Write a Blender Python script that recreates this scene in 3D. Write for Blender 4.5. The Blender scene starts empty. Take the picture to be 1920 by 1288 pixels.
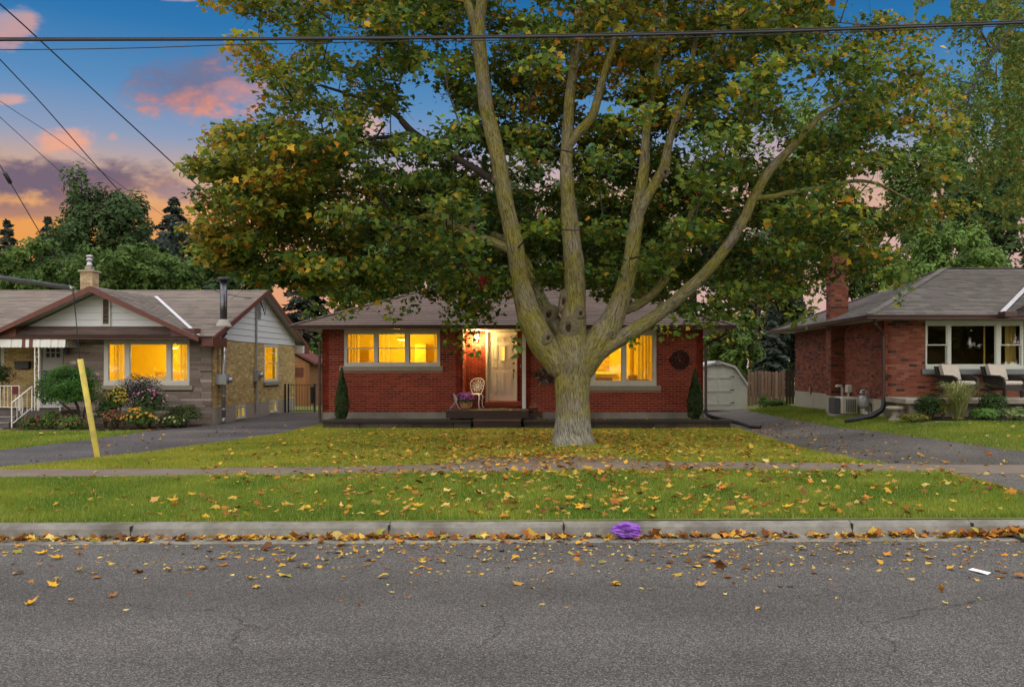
import bpy, math, random
import numpy as np
from mathutils import Vector, Matrix, noise as mnoise

random.seed(7)
RNG = np.random.default_rng(11)
SC = bpy.context.scene
COL = SC.collection
R = math.radians

# ------------------------------------------------------------------ camera
F = 1700.0; CX = 1045.0; CY = 686.0; H = 1.9      # focal length, vanishing point in photo pixels, eye height (m)
cam_d = bpy.data.cameras.new('camera'); cam = bpy.data.objects.new('camera', cam_d); COL.objects.link(cam)
cam.location = (0, 0, H); cam.rotation_euler = (R(90), 0, 0)
cam_d.sensor_fit = 'HORIZONTAL'; cam_d.sensor_width = 36.0; cam_d.lens = F / 1920 * 36
cam_d.shift_x = (960 - CX) / 1920; cam_d.shift_y = (CY - 644) / 1920
cam_d.clip_start = 0.1; cam_d.clip_end = 2000
SC.camera = cam

# ------------------------------------------------------------------ exposure, sun, sky
EXPOSURE = 2.15
vs = SC.view_settings
vs.view_transform = 'Standard'; vs.look = 'None'; vs.gamma = 1.0; vs.exposure = EXPOSURE; vs.use_curve_mapping = False
sun_d = bpy.data.lights.new('sun', 'SUN'); sun = bpy.data.objects.new('sun', sun_d); COL.objects.link(sun)
sun_d.energy = 1.5; sun_d.angle = R(158); sun_d.color = (1.0, 0.92, 0.79)
sun.location = (-8, -10, 30); sun.rotation_euler = (R(40), 0, R(2))

def srgb(r, g, b):
    def c(v):
        v /= 255.0
        return v / 12.92 if v <= 0.04045 else ((v + 0.055) / 1.055) ** 2.4
    return (c(r), c(g), c(b))

def build_world():
    w = bpy.data.worlds.new('World'); SC.world = w; w.use_nodes = True
    nt = w.node_tree; N = nt.nodes; L = nt.links; N.clear()
    def inp(sock, v):
        if isinstance(v, (int, float)): sock.default_value = v
        elif isinstance(v, tuple): sock.default_value = v if len(v) == len(sock.default_value) else v + (1,)
        else: L.new(v, sock)
    def m(op, a, b=0.0, c=None, clamp=False):
        n = N.new('ShaderNodeMath'); n.operation = op; n.use_clamp = clamp
        inp(n.inputs[0], a); inp(n.inputs[1], b)
        if c is not None: inp(n.inputs[2], c)
        return n.outputs[0]
    def sm(v, a, b):
        n = N.new('ShaderNodeMapRange'); n.interpolation_type = 'SMOOTHSTEP'
        inp(n.inputs['Value'], v); inp(n.inputs['From Min'], a); inp(n.inputs['From Max'], b)
        return n.outputs[0]
    def mix(f, a, b):
        n = N.new('ShaderNodeMix'); n.data_type = 'RGBA'
        inp(n.inputs[0], f); inp(n.inputs[6], a); inp(n.inputs[7], b); return n.outputs[2]
    def ns(vec, scale, detail=5, rough=.55, dist=0.0):
        n = N.new('ShaderNodeTexNoise'); L.new(vec, n.inputs['Vector'])
        n.inputs['Scale'].default_value = scale; n.inputs['Detail'].default_value = detail
        n.inputs['Roughness'].default_value = rough; n.inputs['Distortion'].default_value = dist
        return n.outputs[0]
    tc = N.new('ShaderNodeTexCoord'); d = tc.outputs['Generated']
    sep = N.new('ShaderNodeSeparateXYZ'); L.new(d, sep.inputs[0])
    dx, dy, dz = sep.outputs
    ramp = N.new('ShaderNodeValToRGB'); L.new(dz, ramp.inputs[0])
    stops = [(0.0, (232, 150, 78)), (0.135, (234, 160, 88)), (0.165, (226, 168, 118)), (0.195, (196, 168, 156)),
             (0.225, (142, 158, 188)), (0.27, (92, 142, 190)), (0.33, (48, 118, 176)), (0.38, (30, 104, 164)), (1.0, (24, 84, 148))]
    el = ramp.color_ramp.elements
    while len(el) < len(stops): el.new(0.5)
    for e, (p, c) in zip(el, stops): e.position = p; e.color = srgb(*c) + (1,)
    base = ramp.outputs[0]
    # towards the right of the sunset the low sky turns from orange to pink
    pinkf = m('MULTIPLY', sm(dx, -0.42, -0.12), sm(m('MULTIPLY', dz, -1.0), -0.24, -0.13))
    base = mix(m('MULTIPLY', pinkf, 0.95), base, srgb(212, 174, 166) + (1,))
    # direction on the plane y = 1 (clouds have their place in the sky)
    ydiv = m('MAXIMUM', dy, 0.03)
    a = m('DIVIDE', dx, ydiv); b = m('DIVIDE', dz, ydiv)
    comb = N.new('ShaderNodeCombineXYZ'); L.new(a, comb.inputs[0]); L.new(m('MULTIPLY', b, 1.9), comb.inputs[1])
    n1 = ns(comb.outputs[0], 9.0, 7, .58, .35); n2 = ns(comb.outputs[0], 27.0, 5, .6, .3); n3 = ns(comb.outputs[0], 70.0, 4, .6, .2)
    nn = m('ADD', m('ADD', m('MULTIPLY', m('SUBTRACT', n1, .5), 2.0), m('MULTIPLY', m('SUBTRACT', n2, .5), 1.8)), m('MULTIPLY', m('SUBTRACT', n3, .5), .7))
    purple = srgb(112, 98, 118); peach = srgb(246, 158, 116); pale = srgb(214, 168, 158)
    clouds = [  # px, py, half width, half height, warm colour, cool colour, where warm begins, opacity
        (366, 156, 175, 92, srgb(244, 150, 108), srgb(112, 118, 150), 0.12, .96),
        (440, 175, 70, 30, srgb(226, 150, 130), srgb(150, 140, 165), .2, .6),
        (122, 268, 80, 38, srgb(246, 172, 136), srgb(232, 168, 146), .0, .95),
        (15, 50, 70, 45, srgb(214, 160, 148), srgb(170, 160, 178), .0, .85),
        (18, 186, 62, 16, srgb(226, 168, 152), srgb(200, 165, 168), .0, .9),
        (212, 258, 16, 10, srgb(214, 160, 152), srgb(200, 160, 160), .0, .8),
        (85, 342, 300, 62, srgb(196, 128, 108), purple, .55, .96),
        (90, 395, 260, 26, srgb(214, 140, 104), srgb(150, 116, 116), .3, .75),
        (345, 365, 90, 26, srgb(216, 152, 128), srgb(150, 128, 138), .2, .8),
        (690, 232, 46, 34, srgb(232, 184, 166), pale, .0, .8),
        (1430, 285, 90, 60, srgb(222, 176, 164), srgb(190, 164, 182), .0, .7),
        (930, 330, 240, 60, srgb(214, 176, 176), srgb(190, 176, 196), .0, .7),
        (340, -2, 60, 8, srgb(196, 170, 176), srgb(170, 170, 190), .0, .6),
    ]
    out = base
    for (px, py, w_, h_, warm, cool, off, op) in clouds:
        a0 = (px - CX) / F; b0 = (CY - py) / F; wa = w_ / F; hb = h_ / F
        u = m('DIVIDE', m('SUBTRACT', a, a0), wa); v = m('DIVIDE', m('SUBTRACT', b, b0), hb)
        q = m('SQRT', m('ADD', m('MULTIPLY', u, u), m('MULTIPLY', v, v)))
        mask = m('MULTIPLY', sm(m('ADD', m('SUBTRACT', 0.82, q), m('MULTIPLY', nn, .62)), -.12, .5), op)
        wf = sm(m('ADD', m('ADD', m('MULTIPLY', v, -.6), m('MULTIPLY', u, .35)), m('MULTIPLY', nn, .7)), off - .45, off + .75)
        out = mix(mask, out, mix(wf, cool + (1,), warm + (1,)))
    # loose cloud over the rest of the sky dome
    g = ns(d, 2.6, 6, .6, .3)
    gen = m('MULTIPLY', sm(g, .60, .78), sm(m('ABSOLUTE', dx), .62, .8))
    out = mix(m('MULTIPLY', gen, .55), out, srgb(196, 160, 160) + (1,))
    bg = N.new('ShaderNodeBackground'); L.new(out, bg.inputs[0]); bg.inputs[1].default_value = 1.0 / 2 ** EXPOSURE
    o = N.new('ShaderNodeOutputWorld'); L.new(bg.outputs[0], o.inputs[0])
build_world()
SC.render.engine = 'CYCLES'; SC.cycles.max_bounces = 7; SC.cycles.diffuse_bounces = 3; SC.cycles.glossy_bounces = 3; SC.cycles.transmission_bounces = 4; SC.cycles.transparent_max_bounces = 10

# ------------------------------------------------------------------ helpers
def P(px, py, Y):
    """photo pixel at distance Y -> world point"""
    return Vector(((px - CX) / F * Y, Y, H - (py - CY) / F * Y))
def PX(px, Y): return (px - CX) / F * Y
def PZ(py, Y): return H - (py - CY) / F * Y

def wloc(o):
    v = Vector((0, 0, 0))
    while o is not None: v += o.location; o = o.parent
    return v

def tag(o, label=None, cat=None, group=None, kind=None):
    if label: o['label'] = label
    if cat: o['category'] = cat
    if group: o['group'] = group
    if kind: o['kind'] = kind
    return o
def thing(name, label, cat, loc=(0, 0, 0), group=None, rz=0.0):
    o = bpy.data.objects.new(name, None); COL.objects.link(o); o.location = loc; o.rotation_euler = (0, 0, rz)
    o.empty_display_size = .2
    return tag(o, label, cat, group)

class MB:
    """collects geometry in world coordinates (or local ones, build(local=True)) and links it as ONE mesh object"""
    def __init__(s): s.v = []; s.f = []; s.c = []; s.cur = None
    def color(s, c): s.cur = c
    def add(s, vs_, fs_):
        o = len(s.v); s.v.extend([tuple(p) for p in vs_]); s.f.extend([tuple(i + o for i in f) for f in fs_])
        s.c.extend([s.cur or (1, 1, 1)] * len(vs_)); return s
    def quad(s, a, b, c, d): return s.add([a, b, c, d], [(0, 1, 2, 3)])
    def tri(s, a, b, c): return s.add([a, b, c], [(0, 1, 2)])
    def box(s, x0, x1, y0, y1, z0, z1):
        v = [(x0, y0, z0), (x1, y0, z0), (x1, y1, z0), (x0, y1, z0), (x0, y0, z1), (x1, y0, z1), (x1, y1, z1), (x0, y1, z1)]
        return s.add(v, [(0, 3, 2, 1), (4, 5, 6, 7), (0, 1, 5, 4), (1, 2, 6, 5), (2, 3, 7, 6), (3, 0, 4, 7)])
    def bev(s, x0, x1, y0, y1, z0, z1, b=.01):
        """box with chamfered edges"""
        pts = []; 
        for z, i in ((z0, b), (z0 + b, 0), (z1 - b, 0), (z1, b)):
            pts += [(x0 + i + b * (i == 0) * 0, y0 + i, z), (x1 - i, y0 + i, z), (x1 - i, y1 - i, z), (x0 + i, y1 - i, z)]
        fs = [(3, 2, 1, 0), (12, 13, 14, 15)]
        for k in range(3):
            for j in range(4):
                a = k * 4 + j; c = k * 4 + (j + 1) % 4
                fs.append((a, c, c + 4, a + 4))
        return s.add(pts, fs)
    def obox(s, c, ax, ay, az):
        c = Vector(c); ax = Vector(ax); ay = Vector(ay); az = Vector(az)
        v = [c + sx * ax + sy * ay + sz * az for sz in (-1, 1) for sy, sx in ((-1, -1), (-1, 1), (1, 1), (1, -1))]
        return s.add(v, [(0, 3, 2, 1), (4, 5, 6, 7), (0, 1, 5, 4), (1, 2, 6, 5), (2, 3, 7, 6), (3, 0, 4, 7)])
    def beam(s, a, b, w, t, up=(0, 0, 1)):
        """rectangular bar from a to b, width w across, thickness t along up"""
        a = Vector(a); b = Vector(b); d = (b - a); ln = d.length; d.normalize(); up = Vector(up)
        side = d.cross(up)
        if side.length < 1e-5: side = d.cross(Vector((0, 1, 0)))
        side.normalize(); u2 = side.cross(d).normalized()
        return s.obox((a + b) / 2, d * ln / 2, side * w / 2, u2 * t / 2)
    def tube(s, path, rad, n=8, cap=True):
        path = [Vector(p) for p in path]
        if isinstance(rad, (int, float)): rad = [rad] * len(path)
        vs_ = []; up = None
        for i, p in enumerate(path):
            d = (path[min(i + 1, len(path) - 1)] - path[max(i - 1, 0)])
            if d.length < 1e-9: d = Vector((0, 0, 1))
            d.normalize()
            if up is None:
                up = d.cross(Vector((0, 1, 0.013)))
                if up.length < .05: up = d.cross(Vector((1, 0, 0)))
            up = (up - d * up.dot(d)).normalized(); sd = d.cross(up)
            for k in range(n):
                t = 2 * math.pi * k / n
                vs_.append(p + (up * math.cos(t) + sd * math.sin(t)) * rad[i])
        fs = []
        for i in range(len(path) - 1):
            for k in range(n):
                a = i * n + k; b = i * n + (k + 1) % n
                fs.append((a, b, b + n, a + n))
        if cap: fs += [tuple(range(n))[::-1], tuple(range((len(path) - 1) * n, len(path) * n))]
        return s.add(vs_, fs)
    def lathe(s, c, prof, n=16):
        vs_ = []
        for r, z in prof:
            for k in range(n):
                t = 2 * math.pi * k / n; vs_.append((c[0] + r * math.cos(t), c[1] + r * math.sin(t), c[2] + z))
        fs = []
        for i in range(len(prof) - 1):
            for k in range(n):
                a = i * n + k; b = i * n + (k + 1) % n; fs.append((a, b, b + n, a + n))
        fs += [tuple(range(n))[::-1], tuple(range((len(prof) - 1) * n, len(prof) * n))]
        return s.add(vs_, fs)
    def prism(s, poly, ext):
        """poly: list of 3D points, ext: extrusion vector"""
        n = len(poly); e = Vector(ext); a = [Vector(p) for p in poly]; b = [p + e for p in a]
        return s.add(a + b, [tuple(range(n))[::-1], tuple(range(n, 2 * n))] + [(i, (i + 1) % n, (i + 1) % n + n, i + n) for i in range(n)])
    def mesh(s, name, off=Vector((0, 0, 0)), smooth=False):
        me = bpy.data.meshes.new(name)
        me.from_pydata([(p[0] - off.x, p[1] - off.y, p[2] - off.z) for p in s.v], [], s.f)
        if any(c != (1, 1, 1) for c in s.c):
            at = me.color_attributes.new('col', 'FLOAT_COLOR', 'POINT')
            arr = np.ones((len(s.v), 4), dtype=np.float32); arr[:, :3] = np.array(s.c, dtype=np.float32)
            at.data.foreach_set('color', arr.ravel())
        if smooth: me.polygons.foreach_set('use_smooth', [True] * len(me.polygons))
        me.update(); return me
    def build(s, name, mat, parent=None, smooth=False, local=False, label=None, kind=None):
        off = Vector((0, 0, 0)) if (local or parent is None) else wloc(parent)
        me = s.mesh(name, off, smooth); me.materials.append(mat)
        return link(name, me, parent, label, kind)
def link(name, me, parent=None, label=None, kind=None, loc=None):
    o = bpy.data.objects.new(name, me); COL.objects.link(o)
    if parent is not None: o.parent = parent
    if loc is not None: o.location = loc
    if label: o['label'] = label
    if kind: o['kind'] = kind
    return o
def np_mesh(name, V, Fc, nper, colors=None):
    """V (n,3) float, Fc flat index array with nper corners per face"""
    me = bpy.data.meshes.new(name); nf = len(Fc) // nper
    me.vertices.add(len(V)); me.vertices.foreach_set('co', np.asarray(V, dtype=np.float32).ravel())
    me.loops.add(len(Fc)); me.loops.foreach_set('vertex_index', np.asarray(Fc, dtype=np.int32))
    me.polygons.add(nf); me.polygons.foreach_set('loop_start', np.arange(0, nf * nper, nper, dtype=np.int32))
    me.polygons.foreach_set('loop_total', np.full(nf, nper, dtype=np.int32))
    if colors is not None:
        at = me.color_attributes.new('col', 'FLOAT_COLOR', 'POINT')
        arr = np.ones((len(V), 4), dtype=np.float32); arr[:, :3] = colors; at.data.foreach_set('color', arr.ravel())
    me.update(calc_edges=True); return me
def copy_tree(o, parent=None):
    c = o.copy(); COL.objects.link(c); c.parent = parent
    for ch in [x for x in o.children]: copy_tree(ch, c)
    return c

# ------------------------------------------------------------------ materials
MATS = {}
def mat(name, col, rough=.7, var=.25, scale=6.0, bump=0.0, bscale=40.0, attr=False, metal=0.0, spec=.4, col2=None, detail=5,
        stretch=(1, 1, 1), emit=None, trans=0.0, contrast=(.3, .7), stain=None, sscale=.7):
    if name in MATS: return MATS[name]
    mt = bpy.data.materials.new(name); MATS[name] = mt; mt.use_nodes = True
    nt = mt.node_tree; N = nt.nodes; L = nt.links; bs = N['Principled BSDF']
    bs.inputs['Roughness'].default_value = rough; bs.inputs['Metallic'].default_value = metal
    bs.inputs['Specular IOR Level'].default_value = spec
    tc = N.new('ShaderNodeTexCoord'); mp = N.new('ShaderNodeMapping'); L.new(tc.outputs['Object'], mp.inputs[0]); mp.inputs['Scale'].default_value = stretch
    n = N.new('ShaderNodeTexNoise'); L.new(mp.outputs[0], n.inputs['Vector']); n.inputs['Scale'].default_value = scale; n.inputs['Detail'].default_value = detail
    n.inputs['Roughness'].default_value = .6
    cr = N.new('ShaderNodeValToRGB'); L.new(n.outputs[0], cr.inputs[0])
    lo = tuple(c * (1 - var) for c in col) if col2 is None else col
    hi = tuple(min(1, c * (1 + var)) for c in col) if col2 is None else col2
    cr.color_ramp.elements[0].position = contrast[0]; cr.color_ramp.elements[0].color = lo + (1,)
    cr.color_ramp.elements[1].position = contrast[1]; cr.color_ramp.elements[1].color = hi + (1,)
    out = cr.outputs[0]
    if attr:
        at = N.new('ShaderNodeAttribute'); at.attribute_name = 'col'
        mx = N.new('ShaderNodeMix'); mx.data_type = 'RGBA'; mx.blend_type = 'MULTIPLY'; mx.inputs[0].default_value = 1
        L.new(out, mx.inputs[6]); L.new(at.outputs['Color'], mx.inputs[7]); out = mx.outputs[2]
    if stain:
        n3 = N.new('ShaderNodeTexNoise'); L.new(tc.outputs['Object'], n3.inputs['Vector']); n3.inputs['Scale'].default_value = sscale; n3.inputs['Detail'].default_value = 7
        mr = N.new('ShaderNodeMapRange'); L.new(n3.outputs[0], mr.inputs[0]); mr.inputs[1].default_value = .48; mr.inputs[2].default_value = .72
        mx = N.new('ShaderNodeMix'); mx.data_type = 'RGBA'; L.new(mr.outputs[0], mx.inputs[0]); L.new(out, mx.inputs[6]); mx.inputs[7].default_value = stain + (1,); out = mx.outputs[2]
    L.new(out, bs.inputs['Base Color'])
    if bump:
        nb = N.new('ShaderNodeTexNoise'); L.new(mp.outputs[0], nb.inputs['Vector']); nb.inputs['Scale'].default_value = bscale; nb.inputs['Detail'].default_value = 4
        bp = N.new('ShaderNodeBump'); bp.inputs['Strength'].default_value = bump; bp.inputs['Distance'].default_value = .02
        L.new(nb.outputs[0], bp.inputs['Height']); L.new(bp.outputs[0], bs.inputs['Normal'])
    if emit:
        bs.inputs['Emission Color'].default_value = emit[:3] + (1,); bs.inputs['Emission Strength'].default_value = emit[3]
    if trans:
        tr = N.new('ShaderNodeBsdfTranslucent'); L.new(out, tr.inputs[0]); ms = N.new('ShaderNodeMixShader'); ms.inputs[0].default_value = trans
        L.new(bs.outputs[0], ms.inputs[1]); L.new(tr.outputs[0], ms.inputs[2]); L.new(ms.outputs[0], N['Material Output'].inputs[0])
    return mt
def glass(name, refl=.10, tint=(1, 1, 1)):
    mt = bpy.data.materials.new(name); mt.use_nodes = True; nt = mt.node_tree; N = nt.nodes; L = nt.links; N.remove(N['Principled BSDF'])
    t = N.new('ShaderNodeBsdfTransparent'); t.inputs[0].default_value = tint + (1,)
    g = N.new('ShaderNodeBsdfGlossy'); g.inputs['Roughness'].default_value = .02
    lw = N.new('ShaderNodeLayerWeight'); lw.inputs[0].default_value = .5
    pw = N.new('ShaderNodeMath'); pw.operation = 'POWER'; L.new(lw.outputs['Facing'], pw.inputs[0]); pw.inputs[1].default_value = 5
    ad = N.new('ShaderNodeMath'); ad.operation = 'MULTIPLY_ADD'; L.new(pw.outputs[0], ad.inputs[0]); ad.inputs[1].default_value = .7; ad.inputs[2].default_value = refl
    ms = N.new('ShaderNodeMixShader'); L.new(ad.outputs[0], ms.inputs[0]); L.new(t.outputs[0], ms.inputs[1]); L.new(g.outputs[0], ms.inputs[2])
    L.new(ms.outputs[0], N['Material Output'].inputs[0]); return mt

W1 = (1, 1, 1)
M_grass = mat('grass_blades', W1, .75, .12, 1.3, attr=True, trans=.25, spec=.2)
M_leaf = mat('maple_leaf', W1, .6, .15, 3.0, attr=True, trans=.45, spec=.25)
M_bgleaf = mat('tree_leaf', W1, .7, .2, 1.0, attr=True, trans=.3, spec=.2)
M_litter = mat('fallen_leaf', W1, .75, .2, 30, attr=True, trans=.12, spec=.2)
M_brick_red = mat('red_brick', W1, .8, .18, 14, .35, 90, attr=True, spec=.25)
M_mortar_red = mat('mortar_pinkish', (.37, .195, .145), .9, .15, 12, .4, 80)
M_mortar_grey = mat('mortar_grey', (.17, .105, .085), .9, .15, 12, .4, 80)
M_mortar_yel = mat('mortar_buff', (.18, .15, .10), .9, .15, 12, .4, 80)
M_stone = mat('ledge_stone', W1, .85, .22, 16, .5, 60, attr=True, spec=.25)
M_conc = mat('foundation_concrete', (.24, .22, .185), .9, .14, 3, .3, 50, stain=(.13, .12, .10))
M_sill = mat('stone_sill', (.27, .235, .175), .85, .12, 10, .3, 60)
M_white = mat('white_paint', (.52, .51, .46), .45, .05, 4, .05, 30)
M_siding = mat('white_siding', (.58, .60, .62), .5, .05, 3, .05, 30, stretch=(1, 1, 8))
M_brown = mat('brown_metal', (.055, .022, .018), .4, .12, 5, spec=.5)
M_fascia = mat('red_brown_fascia', (.115, .035, .026), .5, .14, 6)
M_soffit = mat('soffit_white', (.45, .43, .40), .6, .05, 4)
M_black = mat('black_metal', (.012, .012, .013), .45, .2, 8, spec=.5)
M_grey = mat('grey_metal', (.30, .31, .32), .4, .12, 6, spec=.5, metal=.3)
M_galv = mat('galvanised_steel', (.36, .36, .38), .38, .18, 9, metal=.75)
M_shing_m = mat('mauve_shingle', W1, .85, .14, 25, .4, 120, attr=True, spec=.2)
M_interior = mat('glow_tinted_wall', (.78, .56, .09), .8, .06, 2)  # warm glow of the lit rooms is put into the wall colour
M_curtain = mat('sheer_curtain', (.86, .66, .17), .8, .06, 3, trans=.45)  # cloth colour carries the same warm lamp glow
M_darkwood = mat('dark_stained_wood', (.030, .013, .010), .5, .3, 4, .25, 30, stretch=(2, 14, 14))
G_clear = glass('window_glass', .03)
G_dark = glass('dark_window_glass', .09)
# ------------------------------------------------------------------ ground heights
def sst(x, a, b):
    t = np.clip((np.asarray(x, dtype=float) - a) / (b - a), 0, 1); return t * t * (3 - 2 * t)
def ground(x, y):
    x = np.asarray(x, dtype=float); y = np.asarray(y, dtype=float)
    lat = np.interp(x, [-9.5, -5.5, -3.5, -.4, 2.3, 5, 8], [0, .03, .06, .105, .14, .105, .07])
    z = .145 + .004 * np.clip(x, -12, 12) * (1 - sst(y, 10.4, 15)) + lat * np.exp(-((y - 15.2) / 3.6) ** 2)
    z = z + .46 * sst(x, 5.6, 9.6) * sst(y, 14.5, 22.5) * (1 - .28 * sst(y, 25, 34)) 
    z = z + .10 * np.exp(-(((x - .33) / 1.0) ** 2 + ((y - 18.7) / 1.1) ** 2))
    z = z - .02 * sst(y, 20, 26)
    return z
def gz(x, y): return float(ground(x, y))

def axis(segs):
    out = []
    for a, b, n in segs: out += list(np.linspace(a, b, n, endpoint=False))
    return np.array(out + [segs[-1][1]])
def sheet(name, xs, ys, zf, material, off=0.0, kind='structure', mask=None):
    X, Y = np.meshgrid(xs, ys); Z = zf(X, Y) + off
    V = np.stack([X.ravel(), Y.ravel(), Z.ravel()], 1); nx = len(xs); fs = []
    for j in range(len(ys) - 1):
        for i in range(nx - 1):
            a = j * nx + i; fs += [a, a + 1, a + 1 + nx, a + nx]
    me = np_mesh(name, V, np.array(fs), 4); me.materials.append(material)
    me.polygons.foreach_set('use_smooth', [True] * len(me.polygons))
    o = link(name, me); o['kind'] = kind; return o

def soil_mat():
    mt = mat('lawn_soil', (.075, .095, .018), .95, .3, 2.2, .6, 60, col2=(.17, .175, .045))
    nt = mt.node_tree; N = nt.nodes; L = nt.links; bs = N['Principled BSDF']
    old = bs.inputs['Base Color'].links[0].from_socket
    tc = N.new('ShaderNodeTexCoord'); mp = N.new('ShaderNodeMapping'); L.new(tc.outputs['Object'], mp.inputs[0])
    mp.inputs['Location'].default_value = (.35, -15.6, 0); 
    nz = N.new('ShaderNodeTexNoise'); L.new(tc.outputs['Object'], nz.inputs['Vector']); nz.inputs['Scale'].default_value = 1.7; nz.inputs['Detail'].default_value = 6
    ml = N.new('ShaderNodeVectorMath'); ml.operation = 'MULTIPLY'; L.new(mp.outputs[0], ml.inputs[0]); ml.inputs[1].default_value = (.42, .62, 0)
    le = N.new('ShaderNodeVectorMath'); le.operation = 'LENGTH'; L.new(ml.outputs[0], le.inputs[0])
    ad = N.new('ShaderNodeMath'); ad.operation = 'MULTIPLY_ADD'; L.new(nz.outputs[0], ad.inputs[0]); ad.inputs[1].default_value = 1.0; L.new(le.outputs['Value'], ad.inputs[2])
    mr = N.new('ShaderNodeMapRange'); L.new(ad.outputs[0], mr.inputs[0]); mr.inputs[1].default_value = 1.55; mr.inputs[2].default_value = 1.2
    mx = N.new('ShaderNodeMix'); mx.data_type = 'RGBA'; L.new(mr.outputs[0], mx.inputs[0]); L.new(old, mx.inputs[6]); mx.inputs[7].default_value = (.16, .115, .075, 1)
    L.new(mx.outputs[2], bs.inputs['Base Color']); return mt
M_soil = soil_mat()
xs = axis([(-400, -60, 6), (-60, -18, 14), (-18, 18, 120), (18, 60, 14), (60, 400, 6)])
ys = axis([(10.2, 40, 120), (40, 90, 16), (90, 700, 8)])
sheet('ground', xs, ys, ground, M_soil)
sheet('ground', xs, axis([(-200, -40, 4), (-40, -8, 8)]), lambda x, y: x * 0 + .08, M_soil)

def asphalt(name, dark, light, sc=95, patch=(.8, 1.2), tintc=(1, 1, 1)):
    mt = bpy.data.materials.new(name); mt.use_nodes = True; nt = mt.node_tree; N = nt.nodes; L = nt.links; bs = N['Principled BSDF']
    bs.inputs['Roughness'].default_value = .85; bs.inputs['Specular IOR Level'].default_value = .25
    tc = N.new('ShaderNodeTexCoord')
    v = N.new('ShaderNodeTexVoronoi'); L.new(tc.outputs['Object'], v.inputs['Vector']); v.inputs['Scale'].default_value = sc
    sp = N.new('ShaderNodeSeparateColor'); L.new(v.outputs['Color'], sp.inputs[0])
    n0 = N.new('ShaderNodeTexNoise'); L.new(tc.outputs['Object'], n0.inputs['Vector']); n0.inputs['Scale'].default_value = sc * .45; n0.inputs['Detail'].default_value = 5; n0.inputs['Roughness'].default_value = .75
    mm = N.new('ShaderNodeMath'); mm.operation = 'MULTIPLY_ADD'; L.new(sp.outputs[0], mm.inputs[0]); mm.inputs[1].default_value = .55
    m2 = N.new('ShaderNodeMath'); m2.operation = 'MULTIPLY'; L.new(n0.outputs[0], m2.inputs[0]); m2.inputs[1].default_value = .55; L.new(m2.outputs[0], mm.inputs[2])
    cr = N.new('ShaderNodeValToRGB'); L.new(mm.outputs[0], cr.inputs[0])
    e = cr.color_ramp.elements; e[0].position = .2; e[0].color = dark + (1,); e[1].position = .62; e[1].color = light + (1,)
    k = e.new(.80); k.color = tuple(min(1, c * 2.4) for c in light) + (1,)
    n1 = N.new('ShaderNodeTexNoise'); L.new(tc.outputs['Object'], n1.inputs['Vector']); n1.inputs['Scale'].default_value = .55; n1.inputs['Detail'].default_value = 6
    mr = N.new('ShaderNodeMapRange'); L.new(n1.outputs[0], mr.inputs[0]); mr.inputs[1].default_value = .3; mr.inputs[2].default_value = .7; mr.inputs[3].default_value = patch[0]; mr.inputs[4].default_value = patch[1]
    mx = N.new('ShaderNodeMix'); mx.data_type = 'RGBA'; mx.blend_type = 'MULTIPLY'; mx.inputs[0].default_value = 1
    L.new(cr.outputs[0], mx.inputs[6]); L.new(mr.outputs[0], mx.inputs[7])
    # old wheel paths (long streaks), and a few thin cracks
    ms_ = N.new('ShaderNodeMapping'); L.new(tc.outputs['Object'], ms_.inputs[0]); ms_.inputs['Scale'].default_value = (.09, .75, 1)
    n4 = N.new('ShaderNodeTexNoise'); L.new(ms_.outputs[0], n4.inputs['Vector']); n4.inputs['Scale'].default_value = 1.0; n4.inputs['Detail'].default_value = 3
    r4 = N.new('ShaderNodeMapRange'); L.new(n4.outputs[0], r4.inputs[0]); r4.inputs[1].default_value = .35; r4.inputs[2].default_value = .65; r4.inputs[3].default_value = .84; r4.inputs[4].default_value = 1.12
    nd = N.new('ShaderNodeTexNoise'); L.new(tc.outputs['Object'], nd.inputs['Vector']); nd.inputs['Scale'].default_value = 2.2; nd.inputs['Detail'].default_value = 6
    va = N.new('ShaderNodeVectorMath'); va.operation = 'MULTIPLY_ADD'; L.new(nd.outputs['Color'], va.inputs[0]); va.inputs[1].default_value = (.55, .55, 0); L.new(tc.outputs['Object'], va.inputs[2])
    vc = N.new('ShaderNodeTexVoronoi'); vc.feature = 'DISTANCE_TO_EDGE'; L.new(va.outputs[0], vc.inputs['Vector']); vc.inputs['Scale'].default_value = .34
    rc = N.new('ShaderNodeMapRange'); L.new(vc.outputs['Distance'], rc.inputs[0]); rc.inputs[1].default_value = .0; rc.inputs[2].default_value = .0035; rc.inputs[3].default_value = .45; rc.inputs[4].default_value = 1.0
    rm = N.new('ShaderNodeMapRange'); L.new(n1.outputs[0], rm.inputs[0]); rm.inputs[1].default_value = .46; rm.inputs[2].default_value = .54
    cm = N.new('ShaderNodeMix'); cm.data_type = 'FLOAT'; L.new(rm.outputs[0], cm.inputs[0]); cm.inputs[2].default_value = 1.0; L.new(rc.outputs[0], cm.inputs[3])
    pr_ = N.new('ShaderNodeMath'); pr_.operation = 'MULTIPLY'; L.new(r4.outputs[0], pr_.inputs[0]); L.new(cm.outputs[0], pr_.inputs[1])
    m5 = N.new('ShaderNodeMix'); m5.data_type = 'RGBA'; m5.blend_type = 'MULTIPLY'; m5.inputs[0].default_value = 1; L.new(mx.outputs[2], m5.inputs[6]); L.new(pr_.outputs[0], m5.inputs[7])
    L.new(m5.outputs[2], bs.inputs['Base Color'])
    bp = N.new('ShaderNodeBump'); bp.inputs['Strength'].default_value = .55; bp.inputs['Distance'].default_value = .012
    L.new(v.outputs['Distance'], bp.inputs['Height']); L.new(bp.outputs[0], bs.inputs['Normal'])
    return mt
M_road = asphalt('road_asphalt', (.026, .0243, .0234), (.084, .079, .076), 125)
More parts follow.
